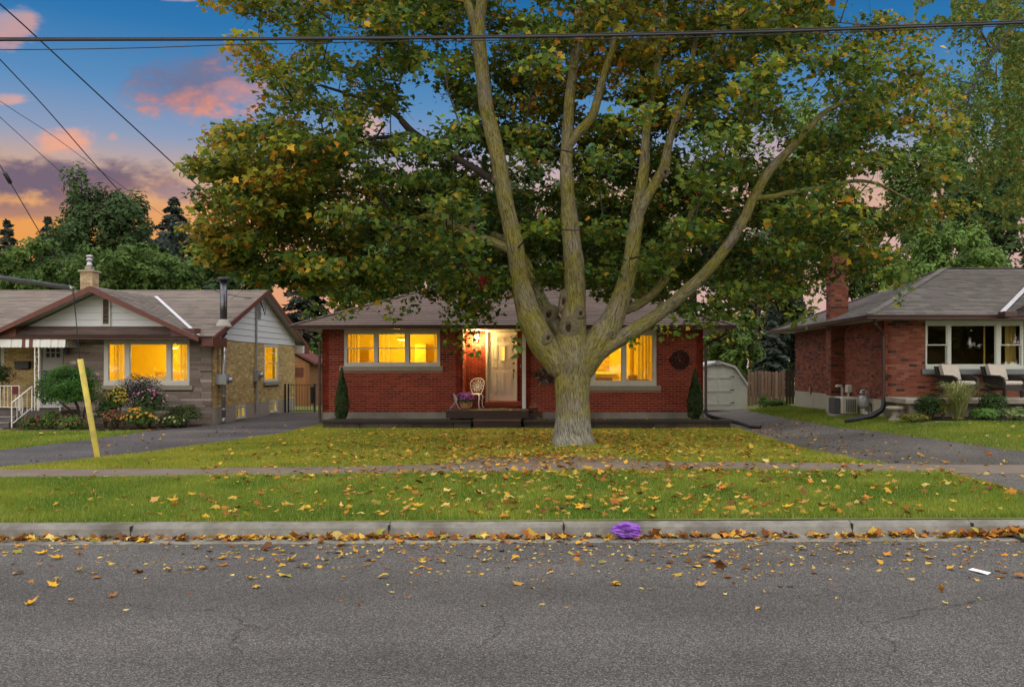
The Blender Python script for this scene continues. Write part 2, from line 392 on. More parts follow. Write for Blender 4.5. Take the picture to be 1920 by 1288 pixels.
M_drive = asphalt('driveway_asphalt', (.032, .029, .030), (.078, .071, .073), 115, (.75, 1.25))
M_drive2 = asphalt('old_driveway_asphalt', (.034, .031, .028), (.100, .091, .083), 105, (.7, 1.25))
def road_z(x, y):
    return .004 * np.clip(x, -12, 12) * .8 + .02 * sst(9.7 - np.asarray(y), 0, 5) - .002
sheet('road', axis([(-400, -30, 6), (-30, 30, 60), (30, 400, 6)]), axis([(-8, 2, 4), (2, 9.74, 30)]), road_z, M_road)

# kerb with gutter: segments with joints
M_kerb = mat('kerb_concrete', (.20, .19, .168), .85, .24, 7, .5, 90, stain=(.085, .075, .062), sscale=1.9)
def seg_profile(x, drop=0.0):
    b = .004 * x; h = .15 - drop
    return [(10.30, -.1), (10.30, h + b), (10.20, h + b + .004), (10.12, h + b - .012), (10.085, h + b - .045), (10.05, .018 + b), (9.98, .006 + b), (9.735, .004 + b), (9.735, -.1)]
kerb = thing('kerb', None, None, (0, 10.2, 0)); kerb['kind'] = 'structure'
cuts = [-30, -24, -18.2, -11.5, PX(247, 10.1), PX(730, 10.1), PX(1057, 10.1), PX(1600, 10.1) - .02, PX(1822, 10.1), 10.5, 16, 22, 30]
for i in range(len(cuts) - 1):
    x0 = cuts[i] + .005; x1 = cuts[i + 1] - .005; mb = MB(); n = max(2, int((x1 - x0) / .45))
    rows = []
    for k in range(n + 1):
        x = x0 + (x1 - x0) * k / n; j = random.Random(i * 100 + k)
        rows.append([(x, y + j.uniform(-.004, .004), z + (j.uniform(-.003, .003) if z > 0 else 0)) for y, z in seg_profile(x)])
    m_ = len(rows[0]); vs_ = [p for r in rows for p in r]; fs = []
    for k in range(n):
        for q in range(m_ - 1): fs.append((k * m_ + q, k * m_ + q + 1, (k + 1) * m_ + q + 1, (k + 1) * m_ + q))
    fs += [tuple(range(m_)), tuple(range(n * m_, (n + 1) * m_))[::-1]]
    mb.add(vs_, fs); mb.build('kerb_segment', M_kerb, kerb)
mbk = MB(); mbk.box(-60, 60, 9.76, 10.28, -.3, -.12); mbk.build('kerb_bed', M_black, kerb)
for c in cuts[1:-1]:
    mb = MB(); mb.box(c - .012, c + .012, 9.78, 10.04, -.11, -.012 + .004 * c); mb.box(c - .012, c + .012, 10.075, 10.28, -.11, .135 + .004 * c); mb.build('joint_filler', M_black, kerb)

# sidewalk slabs
M_walk = mat('sidewalk_concrete', (.175, .138, .11), .9, .14, 2.2, .4, 110, stain=(.145, .105, .075), sscale=.9)
walk = thing('sidewalk', None, None, (0, 14.6, 0)); walk['kind'] = 'structure'
WY0, WY1 = 14.08, 15.22
sx = [-24 + 1.52 * k for k in range(34)]
for i in range(len(sx) - 1):
    x0 = sx[i] + .006; x1 = sx[i + 1] - .006; mb = MB(); tilt = random.uniform(-.006, .006)
    pts = []
    for (x, y) in ((x0, WY0), (x1, WY0), (x1, WY1), (x0, WY1)):
        pts.append((x, y, gz(x, y) + .014 + tilt * (1 if x == x1 else -1)))
    bot = [(p[0], p[1], p[2] - .1) for p in pts]
    mb.add(pts + bot, [(0, 1, 2, 3), (0, 4, 5, 1), (1, 5, 6, 2), (2, 6, 7, 3), (3, 7, 4, 0)])
    mb.build('sidewalk_slab', M_walk, walk)

def strip(name, left, right, material, off=.006, nx=10, ny=60):
    """ribbon between two polylines given as (x, y) with y rising"""
    ya = np.linspace(left[0][1], left[-1][1], ny); V = []; fs = []
    lx = np.interp(ya, [p[1] for p in left], [p[0] for p in left]); rx = np.interp(ya, [p[1] for p in right], [p[0] for p in right])
    for j, y in enumerate(ya):
        w1 = .035 * mnoise.noise((y * 3.1, 5.0, len(name) * 1.7)) ; w2 = .035 * mnoise.noise((y * 3.3, 9.0, len(name) * 2.3))
        for i in range(nx + 1):
            x = lx[j] + w1 + (rx[j] + w2 - lx[j] - w1) * i / nx; V.append((x, y, gz(x, y) + off))
    for j in range(ny - 1):
        for i in range(nx): a = j * (nx + 1) + i; fs += [a, a + 1, a + nx + 2, a + nx + 1]
    me = np_mesh(name, np.array(V), np.array(fs), 4); me.materials.append(material)
    me.polygons.foreach_set('use_smooth', [True] * len(me.polygons))
    o = link(name, me); o['kind'] = 'structure'; return o
LD_R = [(-9.6, 15.22), (-9.0, 16.5), (-8.3, 18.0), (-7.75, 20.5), (-7.2, 23.0), (-7.12, 26), (-7.12, 34.4)]
LD_L = [(-13.2, 15.22), (-12.3, 17), (-11.5, 19.2), (-11.1, 22), (-11.1, 24.4), (-10.75, 26.2), (-10.42, 27.4), (-10.42, 34.4)]
RD_L = [(5.55, 15.22), (5.25, 15.8), (5.12, 18), (5.1, 24), (5.12, 27), (4.45, 27.3), (4.45, 36)]
RD_R = [(10.6, 15.22), (9.3, 16.3), (8.5, 17.4), (7.7, 20), (7.25, 23.5), (7.15, 28), (7.1, 36)]
strip('driveway_left', LD_L, LD_R, M_drive)
strip('driveway_right', RD_L, RD_R, M_drive2)
AP_L = [(6.5, 10.3), (6.2, 12), (6.0, 14.08)]
strip('driveway_apron_right', AP_L, [(12.5, 10.3), (11.8, 12), (11.5, 14.08)], M_drive2, ny=14)
strip('driveway_apron_left', [(-17, 10.3), (-16.4, 12), (-16.2, 14.08)], [(-11.6, 10.3), (-11.4, 12), (-11.4, 14.08)], M_drive, ny=14)

# storm drain at the kerb
sd = thing('storm_drain', 'rusty storm drain grate set in the gutter beside leaf pile', 'drain', (5.35, 9.75, 0))
mb = MB(); bx = .024; x0, x1, y0, y1 = 4.98, 5.75, 9.46, 10.02
zt = .026 + .004 * 5.3
for (a, b, c, d) in ((x0, x1, y0, y0 + .05), (x0, x1, y1 - .05, y1), (x0, x0 + .05, y0 + .051, y1 - .051), (x1 - .05, x1, y0 + .051, y1 - .051)):
    mb.box(a, b, c, d, zt - .05, zt + .008)
M_iron = mat('cast_iron', (.06, .05, .045), .6, .3, 12, .3, 60, metal=.4)
mb.build('frame', M_iron, sd)
for k in range(8):
    m2 = MB(); xx = x0 + .085 + k * .085; m2.box(xx, xx + .04, y0 + .052, y1 - .052, zt - .04, zt); m2.build('bar', M_iron, sd)
m2 = MB(); m2.box(x0 + .051, x1 - .051, y0 + .051, y1 - .051, zt - .075, zt - .06); m2.build('pit', M_black, sd)

# ------------------------------------------------------------------ grass
def is_lawn(x, y):
    x = np.asarray(x); y = np.asarray(y)
    ld_r = np.interp(y, [p[1] for p in LD_R], [p[0] for p in LD_R]); ld_l = np.interp(y, [p[1] for p in LD_L], [p[0] for p in LD_L])
    rd_l = np.interp(y, [p[1] for p in RD_L], [p[0] for p in RD_L]); rd_r = np.interp(y, [p[1] for p in RD_R], [p[0] for p in RD_R])
    ap = np.interp(y, [p[1] for p in AP_L], [p[0] for p in AP_L])
    wob = .05 * np.sin(x * 2.1 + np.sin(x * 5.3) * 1.3) + .03 * np.sin(x * 7.7)
    boul = (y > 10.27) & (y < WY0 + .03 + wob) & (x < ap + .02) & (x > -11.4)
    lawn = (y > WY1 - .02 + wob) & (y < 25.75) & (x > ld_r - .02) & (x < rd_l + .02)
    tail = (y > 23.0) & (y < 27.6) & (x > ld_r - .02) & (x < -6.7)
    left = (y > 17.2) & (y < 24.6) & (x < ld_l + .02) & (x > -19)
    right = (y > 15.9) & (x > rd_r - .02) & (x < 16) & ((y < 21.4) | ((y < 34) & (x < 8.65)))
    return boul, lawn | tail, left, right
def bare(x, y):
    n = np.array([mnoise.noise((a * .9, b * 1.4, 3.0)) for a, b in zip(x, y)]) if len(x) < 400000 else 0
    q = np.sqrt(((x - -.35) * .42) ** 2 + ((y - 15.6) * .62) ** 2)
    return q, n
def blades(name, dens, x0, x1, y0, y1, which, hgt, wid, pal, label):
    n = int((x1 - x0) * (y1 - y0) * dens)
    x = RNG.uniform(x0, x1, n); y = RNG.uniform(y0, y1, n)
    vis = (np.abs(x / np.maximum(y, 1) + .05) < .72)
    ok = is_lawn(x, y)[which] & vis
    x, y = x[ok], y[ok]
    gx = np.round(x * 4).astype(int); gy = np.round(y * 4).astype(int)
    cache = {}
    def nz(i, j):
        k = (i, j)
        if k not in cache: cache[k] = (mnoise.noise((i * .22, j * .22, 1.0)), mnoise.noise((i * .7, j * .7, 7.0)))
        return cache[k]
    nn = np.array([nz(i, j) for i, j in zip(gx.tolist(), gy.tolist())])
    if which == 1:
        q = np.sqrt(((x + .35) * .42) ** 2 + ((y - 15.6) * .62) ** 2) + nn[:, 1] * .35
        keep = RNG.random(len(x)) < sst(q, .62, 1.05)
        keep &= np.hypot(x - .33, y - 18.65) > .42
        keep &= ~((y > 25.55) & (x > -6.7))
        x, y, nn = x[keep], y[keep], nn[keep]
    m = len(x); z = ground(x, y)
    a = RNG.uniform(0, 2 * math.pi, m); h = hgt * RNG.uniform(.55, 1.25, m) * (1 + .35 * nn[:, 0]); w = wid * RNG.uniform(.7, 1.3, m)
    lean = RNG.uniform(.1, .75, m) * h; b = RNG.uniform(0, 2 * math.pi, m)
    V = np.empty((m, 3, 3))
    V[:, 0] = np.stack([x - np.cos(a) * w, y - np.sin(a) * w, z - .004], 1); V[:, 1] = np.stack([x + np.cos(a) * w, y + np.sin(a) * w, z - .004], 1)
    V[:, 2] = np.stack([x + np.cos(b) * lean, y + np.sin(b) * lean, z + h], 1)
    c0, c1, c2 = [np.array(c) for c in pal]
    t = np.clip(.5 + nn[:, 0] * 1.1 + RNG.normal(0, .22, m), 0, 1)[:, None]
    c = c0 * (1 - t) + c1 * t
    dry = (RNG.random(m) < (.07 + .12 * np.clip(nn[:, 1], 0, 1)))[:, None]
    c = np.where(dry, c2 * RNG.uniform(.7, 1.2, (m, 1)), c * RNG.uniform(.75, 1.25, (m, 1)))
    me = np_mesh(name, V.reshape(-1, 3), np.arange(m * 3), 3, np.repeat(c, 3, 0)); me.materials.append(M_grass)
    o = link(name, me); tag(o, label, 'grass', kind='stuff'); return o
PAL = [(.115, .215, .020), (.27, .335, .04), (.46, .39, .15)]
PALL = [(.21, .275, .025), (.40, .40, .05), (.48, .39, .14)]
blades('boulevard_grass', 4600, -11.4, 6.6, 10.25, 14.25, 0, .058, .0045, PAL, 'mown green grass strip between the kerb and the sidewalk')
blades('lawn_grass', 2600, -9.8, 5.7, 15.1, 27.6, 1, .05, .006, PALL, 'short yellow-green front lawn grass round the maple tree')
blades('neighbour_grass', 1400, -19, -11, 17.2, 24.6, 2, .05, .007, PAL, 'grass in front of the flower bed of the stone-faced house')
blades('side_lawn_grass', 1500, 7, 16, 15.9, 34, 3, .055, .007, PAL, 'green lawn between the driveway and the dark-windowed brick house')
# longer tufts at the foot of the yellow guy guard, the tree and along the planter
# ------------------------------------------------------------------ building helpers
class Wall:
    def __init__(s, x, y, dx, dy): s.o = Vector((x, y, 0)); s.d = Vector((dx, dy, 0)); s.n = Vector((dy, -dx, 0))
    def p(s, u, z, off=0.0): return s.o + s.d * u + s.n * off + Vector((0, 0, z))
    def box(s, mb, u0, u1, z0, z1, o0, o1):
        """solid between u0..u1, z0..z1, from offset o0 (inner) to o1 (outer)"""
        c = s.p((u0 + u1) / 2, (z0 + z1) / 2, (o0 + o1) / 2)
        return mb.obox(c, s.d * (u1 - u0) / 2, s.n * (o1 - o0) / 2, Vector((0, 0, (z1 - z0) / 2)))
def wall_panel(mb, w, u0, u1, z0, z1, holes, t=.2, top=None):
    us = sorted({u0, u1, *[min(max(h[i], u0), u1) for h in holes for i in (0, 1)]}); zs = sorted({z0, z1, *[min(max(h[i], z0), z1) for h in holes for i in (2, 3)]})
    for i in range(len(us) - 1):
        for j in range(len(zs) - 1):
            uc = (us[i] + us[i + 1]) / 2; zc = (zs[j] + zs[j + 1]) / 2
            if any(h[0] < uc < h[1] and h[2] < zc < h[3] for h in holes): continue
            a, b, c, d = us[i], us[i + 1], zs[j], zs[j + 1]
            mb.quad(w.p(a, c), w.p(b, c), w.p(b, d), w.p(a, d)); mb.quad(w.p(b, c, -t), w.p(a, c, -t), w.p(a, d, -t), w.p(b, d, -t))
    for h in holes:
        a, b, c, d = h[0], h[1], max(h[2], z0), min(h[3], z1)
        for (p, q) in (((a, c), (b, c)), ((b, c), (b, d)), ((b, d), (a, d)), ((a, d), (a, c))):
            mb.quad(w.p(p[0], p[1]), w.p(q[0], q[1]), w.p(q[0], q[1], -t), w.p(p[0], p[1], -t))
    for (p, q) in (((u0, z0), (u1, z0)), ((u1, z0), (u1, z1)), ((u1, z1), (u0, z1)), ((u0, z1), (u0, z0))):
        mb.quad(w.p(p[0], p[1]), w.p(q[0], q[1]), w.p(q[0], q[1], -t), w.p(p[0], p[1], -t))
def jit(c, v, rnd=random): 
    k = rnd.uniform(1 - v, 1 + v); return tuple(max(0, x * k * rnd.uniform(1 - v * .25, 1 + v * .25)) for x in c)
def bricks(house, w, u0, u1, z0, z1, holes, pal, material, indiv=0, focus=(0, 1.5), L=.210, Hh=.059, jn=.014, proud=.008, upper=None):
    """pal: list of (weight, colour). Full bricks nearest the focus become objects of their own, the rest one part."""
    ch = Hh + jn; full = []; rest = MB(); row = 0; z = z0 + jn * .5
    cols = [c for wt, c in pal for _ in range(int(wt))]
    while z + Hh <= z1 + .02:
        zt = min(z + Hh, z1); zc = (z + zt) / 2
        free = [(u0, u1)]
        for h in holes:
            if h[2] - .03 < zc < h[3] + .03:
                nf = []
                for a, b in free:
                    if h[0] > a: nf.append((a, min(b, h[0])))
                    if h[1] < b: nf.append((max(a, h[1]), b))
                free = [(a, b) for a, b in nf if b - a > .02]
        if upper:
            lim = upper(zc); free = [(max(a, lim[0]), min(b, lim[1])) for a, b in free if min(b, lim[1]) - max(a, lim[0]) > .03]
        st = u0 - (L + jn) * (.5 if row % 2 else 0)
        for a, b in free:
            k = math.floor((a - st) / (L + jn)); u = st + k * (L + jn)
            while u < b:
                p, q = max(u + jn / 2, a + .001), min(u + L + jn / 2, b - .001)
                if q - p > .03: 
                    (full if q - p > L - .004 and zt - z > Hh - .003 else [None]) ; full.append((p, q, z, zt))
                u += L + jn
        z += ch; row += 1
    isfull = [b for b in full if b[1] - b[0] > L - .004 and b[3] - b[2] > Hh - .003]
    isfull.sort(key=lambda b: ((b[0] + b[1]) / 2 - focus[0]) ** 2 + (2.2 * ((b[2] + b[3]) / 2 - focus[1])) ** 2)
    ind = set(isfull[:indiv])
    def geo(mb, p, q, c, d, pr):
        A = [w.p(p, c, pr), w.p(q, c, pr), w.p(q, d, pr), w.p(p, d, pr)]; B = [w.p(p, c, -.004), w.p(q, c, -.004), w.p(q, d, -.004), w.p(p, d, -.004)]
        mb.add(A + B, [(0, 1, 2, 3), (1, 0, 4, 5), (2, 1, 5, 6), (3, 2, 6, 7), (0, 3, 7, 4)])
    for b in full:
        if b in ind: continue
        rest.color(jit(random.choice(cols), .2)); geo(rest, *b, proud + random.uniform(-.002, .003))
    if rest.v: rest.build('brickwork', material, house, kind='stuff')
    if indiv:
        var = []
        for k in range(14):
            mb = MB(); mb.color(jit(random.choice(cols), .2)); geo(mb, -L / 2, L / 2, -Hh / 2, Hh / 2, proud + random.uniform(-.002, .003))
            me = mb.mesh('brick', w.p(0, 0)); me.materials.append(material); var.append(me)
        off = wloc(house)
        for b in ind: link('brick', random.choice(var), house, loc=w.p((b[0] + b[1]) / 2, (b[2] + b[3]) / 2) - off)
def shingles(mb, a, b, c, d, courses, base, var=.16, tab=.3, th=.012, rnd=None):
    """stepped shingle courses on the roof plane a (eave left), b (eave right), c (top right), d (top left)"""
    a, b, c, d = map(Vector, (a, b, c, d)); nrm = (b - a).cross(d - a)
    if nrm.length < 1e-6: nrm = (b - a).cross(c - a)
    nrm.normalize(); rnd = rnd or random
    if nrm.z < 0: nrm = -nrm
    for k in range(courses):
        t0 = k / courses; t1 = min(1.0, (k + 1.12) / courses)
        l0, r0 = a.lerp(d, t0), b.lerp(c, t0); l1, r1 = a.lerp(d, t1), b.lerp(c, t1)
        w0 = (r0 - l0).length; n = max(1, int(w0 / tab)); ph = rnd.random() / n; row = rnd.uniform(.86, 1.14)
        es = [0.0] + [min(1, max(0, (i + ph * n) / n)) for i in range(n)] + [1.0]
        ed = (r0 - l0).normalized() if w0 > 1e-4 else Vector((1, 0, 0))
        for i in range(len(es) - 1):
            if es[i + 1] - es[i] < 1e-4: continue
            p0, q0 = l0.lerp(r0, es[i]), l0.lerp(r0, es[i + 1])
            # the tab is straight up the slope, clipped to the plane
            def up(p):
                s_ = (p - l0).dot(ed); lo = (l1 - l0).dot(ed); hi = (r1 - l0).dot(ed)
                return l1 + ed * (min(max(s_, lo), max(lo, hi)) - lo)
            p1, q1 = up(p0), up(q0); hh = nrm * (th + rnd.uniform(0, .004)); lo_ = nrm * .001
            mb.color(jit(tuple(x * row for x in base), var, rnd))
            mb.add([p0 + hh, q0 + hh, q1 + lo_, p1 + lo_, p0, q0], [(0, 1, 2, 3), (4, 5, 1, 0)])
def window(house, w, u0, u1, z0, z1, cols, fmat=None, pane=None, sill=None, fw=.06, rec=.06, label=None, silld=.07):
    """cols: list of (ua, ub, kind) in metres along the wall, kind 'fixed' or 'hung'; the frame stands rec behind the wall face"""
    fmat = fmat or M_white; pane = pane or G_clear
    mb = MB(); o0, o1 = -rec - .05, -rec + .045
    w.box(mb, u0, u1, z1 - fw, z1, o0, o1); w.box(mb, u0, u1, z0, z0 + fw, o0, o1 + .012)
    xs_ = [u0] + [v for c in cols for v in (c[0], c[1])] + [u1]
    for k in range(0, len(xs_), 2): w.box(mb, xs_[k], xs_[k + 1], z0 + fw + .001, z1 - fw - .001, o0, o1)
    win = mb.build('window', fmat, house, label=label)
    a, b = z0 + fw + .002, z1 - fw - .002; s = .028
    for (ua, ub, kind) in cols:
        ua += .002; ub -= .002
        def sash(za, zb, oo):
            m = MB(); w.box(m, ua, ub, za, za + s, oo - .03, oo); w.box(m, ua, ub, zb - s, zb, oo - .03, oo)
            w.box(m, ua, ua + s, za + s + .0005, zb - s - .0005, oo - .03, oo); w.box(m, ub - s, ub, za + s + .0005, zb - s - .0005, oo - .03, oo)
            m.build('sash', fmat, win)
            g = MB(); w.box(g, ua + s, ub - s, za + s, zb - s, oo - .018, oo - .014); g.build('pane', pane, win)
        if kind == 'hung':
            mid = (a + b) / 2; sash(a, mid + .012, -rec); sash(mid - .012, b, -rec + .034)
        else: sash(a, b, -rec + .02)
    if sill:
        m = MB(); w.box(m, sill[0], sill[1], sill[2], z0 - .002, -rec - .06, silld); m.build('sill', sill[3], win)
    return win
def room(house, x0, x1, y0, y1, z0, z1, material, open_side='front'):
    mb = MB()
    if open_side != 'front': mb.quad((x1, y0, z0), (x0, y0, z0), (x0, y0, z1), (x1, y0, z1))
    mb.quad((x0, y1, z0), (x1, y1, z0), (x1, y1, z1), (x0, y1, z1))
    if open_side != 'left': mb.quad((x0, y0, z0), (x0, y1, z0), (x0, y1, z1), (x0, y0, z1))
    if open_side != 'right': mb.quad((x1, y1, z0), (x1, y0, z0), (x1, y0, z1), (x1, y1, z1))
    mb.quad((x0, y0, z1), (x0, y1, z1), (x1, y1, z1), (x1, y0, z1))
    mb.quad((x0, y0, z0), (x1, y0, z0), (x1, y1, z0), (x0, y1, z0))
    return mb.build('room_wall', material, house)
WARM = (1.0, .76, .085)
M_bulb = mat('lit_bulb', (1, .8, .5), .5, emit=(1.0, .62, .18, 5.0))
def lamp_inside(house, loc, watts, rad=.12, fixture=True, name='ceiling_lamp', color=WARM):
    ld = bpy.data.lights.new('room_light', 'POINT'); ld.energy = watts; ld.color = color; ld.shadow_soft_size = rad
    lo = bpy.data.objects.new('room_light', ld); COL.objects.link(lo); lo.parent = house; lo.location = Vector(loc) - wloc(house)
    if fixture:
        mb = MB(); mb.lathe((loc[0], loc[1], loc[2] + rad + .03), [(.10, 0), (.16, .05), (.17, .09), (.05, .12)], 14); mb.build(name, M_white, house, smooth=True)
def curtain(house, x0, x1, y, z0, z1, waves=6, amp=.035, material=None):
    mb = MB(); n = waves * 8; V = []
    for i in range(n + 1):
        t = i / n; x = x0 + (x1 - x0) * t; yy = y + amp * math.sin(t * waves * 2 * math.pi) + amp * .4 * math.sin(t * waves * 3.3 * math.pi + 1)
        V += [(x, yy, z0), (x, yy * 1.0 + amp * .1, z1)]
    mb.add(V, [(2 * i, 2 * i + 2, 2 * i + 3, 2 * i + 1) for i in range(n)])
    return mb.build('curtain', material or M_curtain, house, smooth=True)
def gutter(mb, a, b, w=.11, h=.10):
    """K-style eaves trough from a to b (outer top edge), back towards +side"""
    a, b = Vector(a), Vector(b); d = (b - a).normalized(); side = Vector((0, 0, 1)).cross(d)  # towards the house for the direction given
    prof = [(0, 0), (.0, -.025), (.02, -.05), (.02, -h), (w, -h), (w, 0), (w - .006, 0), (w - .006, -h + .006), (.03, -h + .006), (.008, -.03), (.008, 0)]
    n = len(prof); A = [a + side * p + Vector((0, 0, q)) for p, q in prof]; B = [b + side * p + Vector((0, 0, q)) for p, q in prof]
    mb.add(A + B, [(i, (i + 1) % n, (i + 1) % n + n, i + n) for i in range(n)] + [tuple(range(n))[::-1], tuple(range(n, 2 * n))])
# ------------------------------------------------------------------ the red brick bungalow in the middle
RED = [(5, (.235, .032, .014)), (3, (.20, .027, .012)), (2, (.265, .042, .019)), (1, (.14, .019, .011))]
hm = thing('brick_bungalow', 'red brick bungalow with hip roof and lit yellow windows behind the big maple', 'house', (-1.3, 27.0, .12))
WT = 2.98
wf = Wall(-7.0, 27.0, 1, 0)
hl = (PX(645, 27) + 7, PX(825, 27) + 7, PZ(687.2, 27), PZ(618.6, 27))
hr = (PX(1050, 27) + 7, PX(1231, 27) + 7, PZ(723.6, 27), PZ(619, 27))
FT = .523
mb = MB()
wall_panel(mb, wf, 0, 4.17, FT, WT, [hl]); wall_panel(mb, wf, 6.02, 11.34, FT, WT, [hr])
wr = Wall(-2.83, 28.0, 1, 0); dh = (PX(911, 28) + 2.83, PX(970, 28) + 2.83, .66, PZ(619, 28) - .02)
wall_panel(mb, wr, 0, 1.85, FT, WT, [dh])
wrl = Wall(-2.83, 27.0, 0, 1); wrr = Wall(-.98, 28.0, 0, -1)
wall_panel(mb, wrl, .0, 1.0, FT, WT, []); wall_panel(mb, wrr, 0, 1.0, FT, WT, [])
for w_, ln in ((Wall(-7, 33.5, 0, -1), 6.5), (Wall(4.34, 27, 0, 1), 6.5), (Wall(4.34, 33.5, -1, 0), 11.34)):
    wall_panel(mb, w_, 0, ln, FT, WT, [])
mb.build('wall', M_mortar_red, hm)
bricks(hm, wf, 0, 4.17, FT, WT, [hl, (PX(637, 27) + 7, PX(830.5, 27) + 7, PZ(695, 27), PZ(687, 27))], RED, M_brick_red, 150, (2.6, 1.2))
bricks(hm, wf, 6.02, 11.34, FT, WT, [hr, (PX(1043, 27) + 7, PX(1239, 27) + 7, PZ(732, 27), PZ(723, 27))], RED, M_brick_red, 150, (10.3, 1.5))
bricks(hm, wr, 0, 1.85, FT, WT, [dh], RED, M_brick_red, 0)
bricks(hm, wrl, .012, 1.0, FT, WT, [], RED, M_brick_red, 0); bricks(hm, wrr, 0, .988, FT, WT, [], RED, M_brick_red, 0)
mb = MB(); mb.box(-7.02, 4.36, 26.985, 27.6, -.1, FT - .002); mb.box(-7.02, 4.36, 27.6, 33.52, -.1, FT - .004); mb.build('foundation', M_conc, hm)
# roof
ez = 3.075; rz_ = 4.60; ry = 30.25
EL, ER, EF, EB = -7.70, 5.15, 26.30, 34.20
A, B, C, D = (EL, EF, ez), (ER, EF, ez), (ER, EB, ez), (EL, EB, ez); R1, R2 = (-3.75, ry, rz_), (1.20, ry, rz_)
mb = MB(); mb.add([A, B, C, D, R1, R2], [(0, 1, 5, 4), (2, 3, 4, 5), (3, 0, 4), (1, 2, 5)])
mb.v = [(x, y, z - .02) for x, y, z in mb.v]
roof = mb.build('roof', M_brown, hm)
mb = MB(); bc = (.158, .116, .103)
shingles(mb, A, B, R2, R1, 21, bc, .10, .95, .020); shingles(mb, C, D, R1, R2, 12, bc, .1, 1.2, .02)
shingles(mb, D, A, R1, R1, 21, bc, .1, .95, .020); shingles(mb, B, C, R2, R2, 21, bc, .1, .95, .020)
mb.build('shingle_courses', M_shing_m, roof, kind='stuff')
for a, b in ((A, R1), (B, R2), (R1, R2), (C, R2), (D, R1)):
    mb = MB(); a, b = Vector(a), Vector(b); n = 16; mb.color(bc)
    for k in range(n):
        p, q = a.lerp(b, k / n), a.lerp(b, (k + 1.1) / n); mb.color(jit(bc, .1)); mb.beam(p + Vector((0, 0, .012 + .004 * (k % 2))), q + Vector((0, 0, .02)), .2, .03)
    mb.build('ridge_cap', M_shing_m, roof)
mb = MB(); mb.box(EL + .03, ER - .03, EF + .03, EB - .03, WT, WT + .02); mb.build('soffit', M_soffit, hm)
mb = MB(); mb.box(EL, ER, EF, EF + .028, WT - .015, ez - .012); mb.box(EL, EL + .028, EF + .03, EB, WT - .015, ez - .012); mb.box(ER - .028, ER, EF + .03, EB, WT - .015, ez - .012)
mb.build('fascia', M_brown, hm)
mb = MB(); gutter(mb, (EL - .02, EF - .115, ez - .005), (ER + .02, EF - .115, ez - .005)); mb.build('eaves_trough', M_brown, hm)
# windows
cw = []
for a, b in ((480, 690), (730, 940), (982, 1200)):
    cw.append((PX(540 + (a - 7) / 4.294, 27) + 7, PX(540 + (b + 7) / 4.294, 27) + 7, 'hung'))
window(hm, wf, *hl[:2], hl[2], hl[3], cw, sill=(PX(637, 27) + 7, PX(830.5, 27) + 7, PZ(695.3, 27), M_sill), fw=.10, rec=.05, label='triple double-hung window with lit room behind')
cw = [(PX(a, 27) + 7, PX(b, 27) + 7, 'fixed') for a, b in ((1056, 1108), (1115, 1166), (1173, 1225))]
window(hm, wf, *hr[:2], hr[2], hr[3], cw, M_white, sill=(PX(1043, 27) + 7, PX(1239, 27) + 7, PZ(732, 27), M_sill), fw=.13, rec=.05, label='wide picture window with curtain in lit room')
# rooms behind the windows
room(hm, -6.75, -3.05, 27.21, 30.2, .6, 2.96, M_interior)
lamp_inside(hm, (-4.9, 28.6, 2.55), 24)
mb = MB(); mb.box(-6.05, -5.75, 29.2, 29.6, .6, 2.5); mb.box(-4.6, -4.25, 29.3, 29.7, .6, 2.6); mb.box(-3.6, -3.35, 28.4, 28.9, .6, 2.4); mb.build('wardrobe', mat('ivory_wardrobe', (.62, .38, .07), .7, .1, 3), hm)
curtain(hm, -6.3, -5.95, 27.34, 1.85, 2.94, 4, .02); curtain(hm, -5.28, -5.02, 27.34, 1.85, 2.94, 3, .02); curtain(hm, -3.72, -3.52, 27.34, 1.85, 2.94, 3, .02)
mb = MB()
for k in range(5): mb.box(-6.3, -3.55, 27.315, 27.32, 1.98 + k * .004, 1.982 + k * .004)
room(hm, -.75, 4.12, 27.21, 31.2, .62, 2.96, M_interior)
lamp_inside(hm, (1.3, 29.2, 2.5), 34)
curtain(hm, 2.42, 2.92, 27.40, 1.5, 2.92, 5, .04)
curtain(hm, .1, .35, 27.40, .9, 2.92, 4, .04)
mp_ = mat('picture', (.5, .3, .12), .6, .5, 9); 
mb = MB(); mb.box(1.30, 1.78, 31.14, 31.18, 1.75, 2.5); mb.build('wall_picture', mp_, hm)
mb = MB(); mb.box(.9, 2.0, 30.85, 31.19, 1.62, 1.68); mb.box(1.05, 1.95, 30.7, 31.19, .62, 1.36); mb.build('mantel_shelf', M_white, hm)
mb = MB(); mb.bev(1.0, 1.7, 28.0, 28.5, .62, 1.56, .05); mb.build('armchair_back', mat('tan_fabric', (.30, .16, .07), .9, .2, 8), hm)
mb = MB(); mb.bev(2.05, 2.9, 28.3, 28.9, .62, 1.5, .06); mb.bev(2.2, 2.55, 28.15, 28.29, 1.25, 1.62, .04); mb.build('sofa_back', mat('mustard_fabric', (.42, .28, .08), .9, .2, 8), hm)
mb = MB(); mb.box(2.5, 2.58, 31.12, 31.19, .64, 2.6); mb.box(3.3, 3.38, 31.12, 31.19, .64, 2.6); mb.box(2.5, 3.38, 31.10, 31.19, 2.6, 2.7); mb.build('door_casing', mat('oak_trim', (.40, .22, .08), .6, .15, 5), hm)
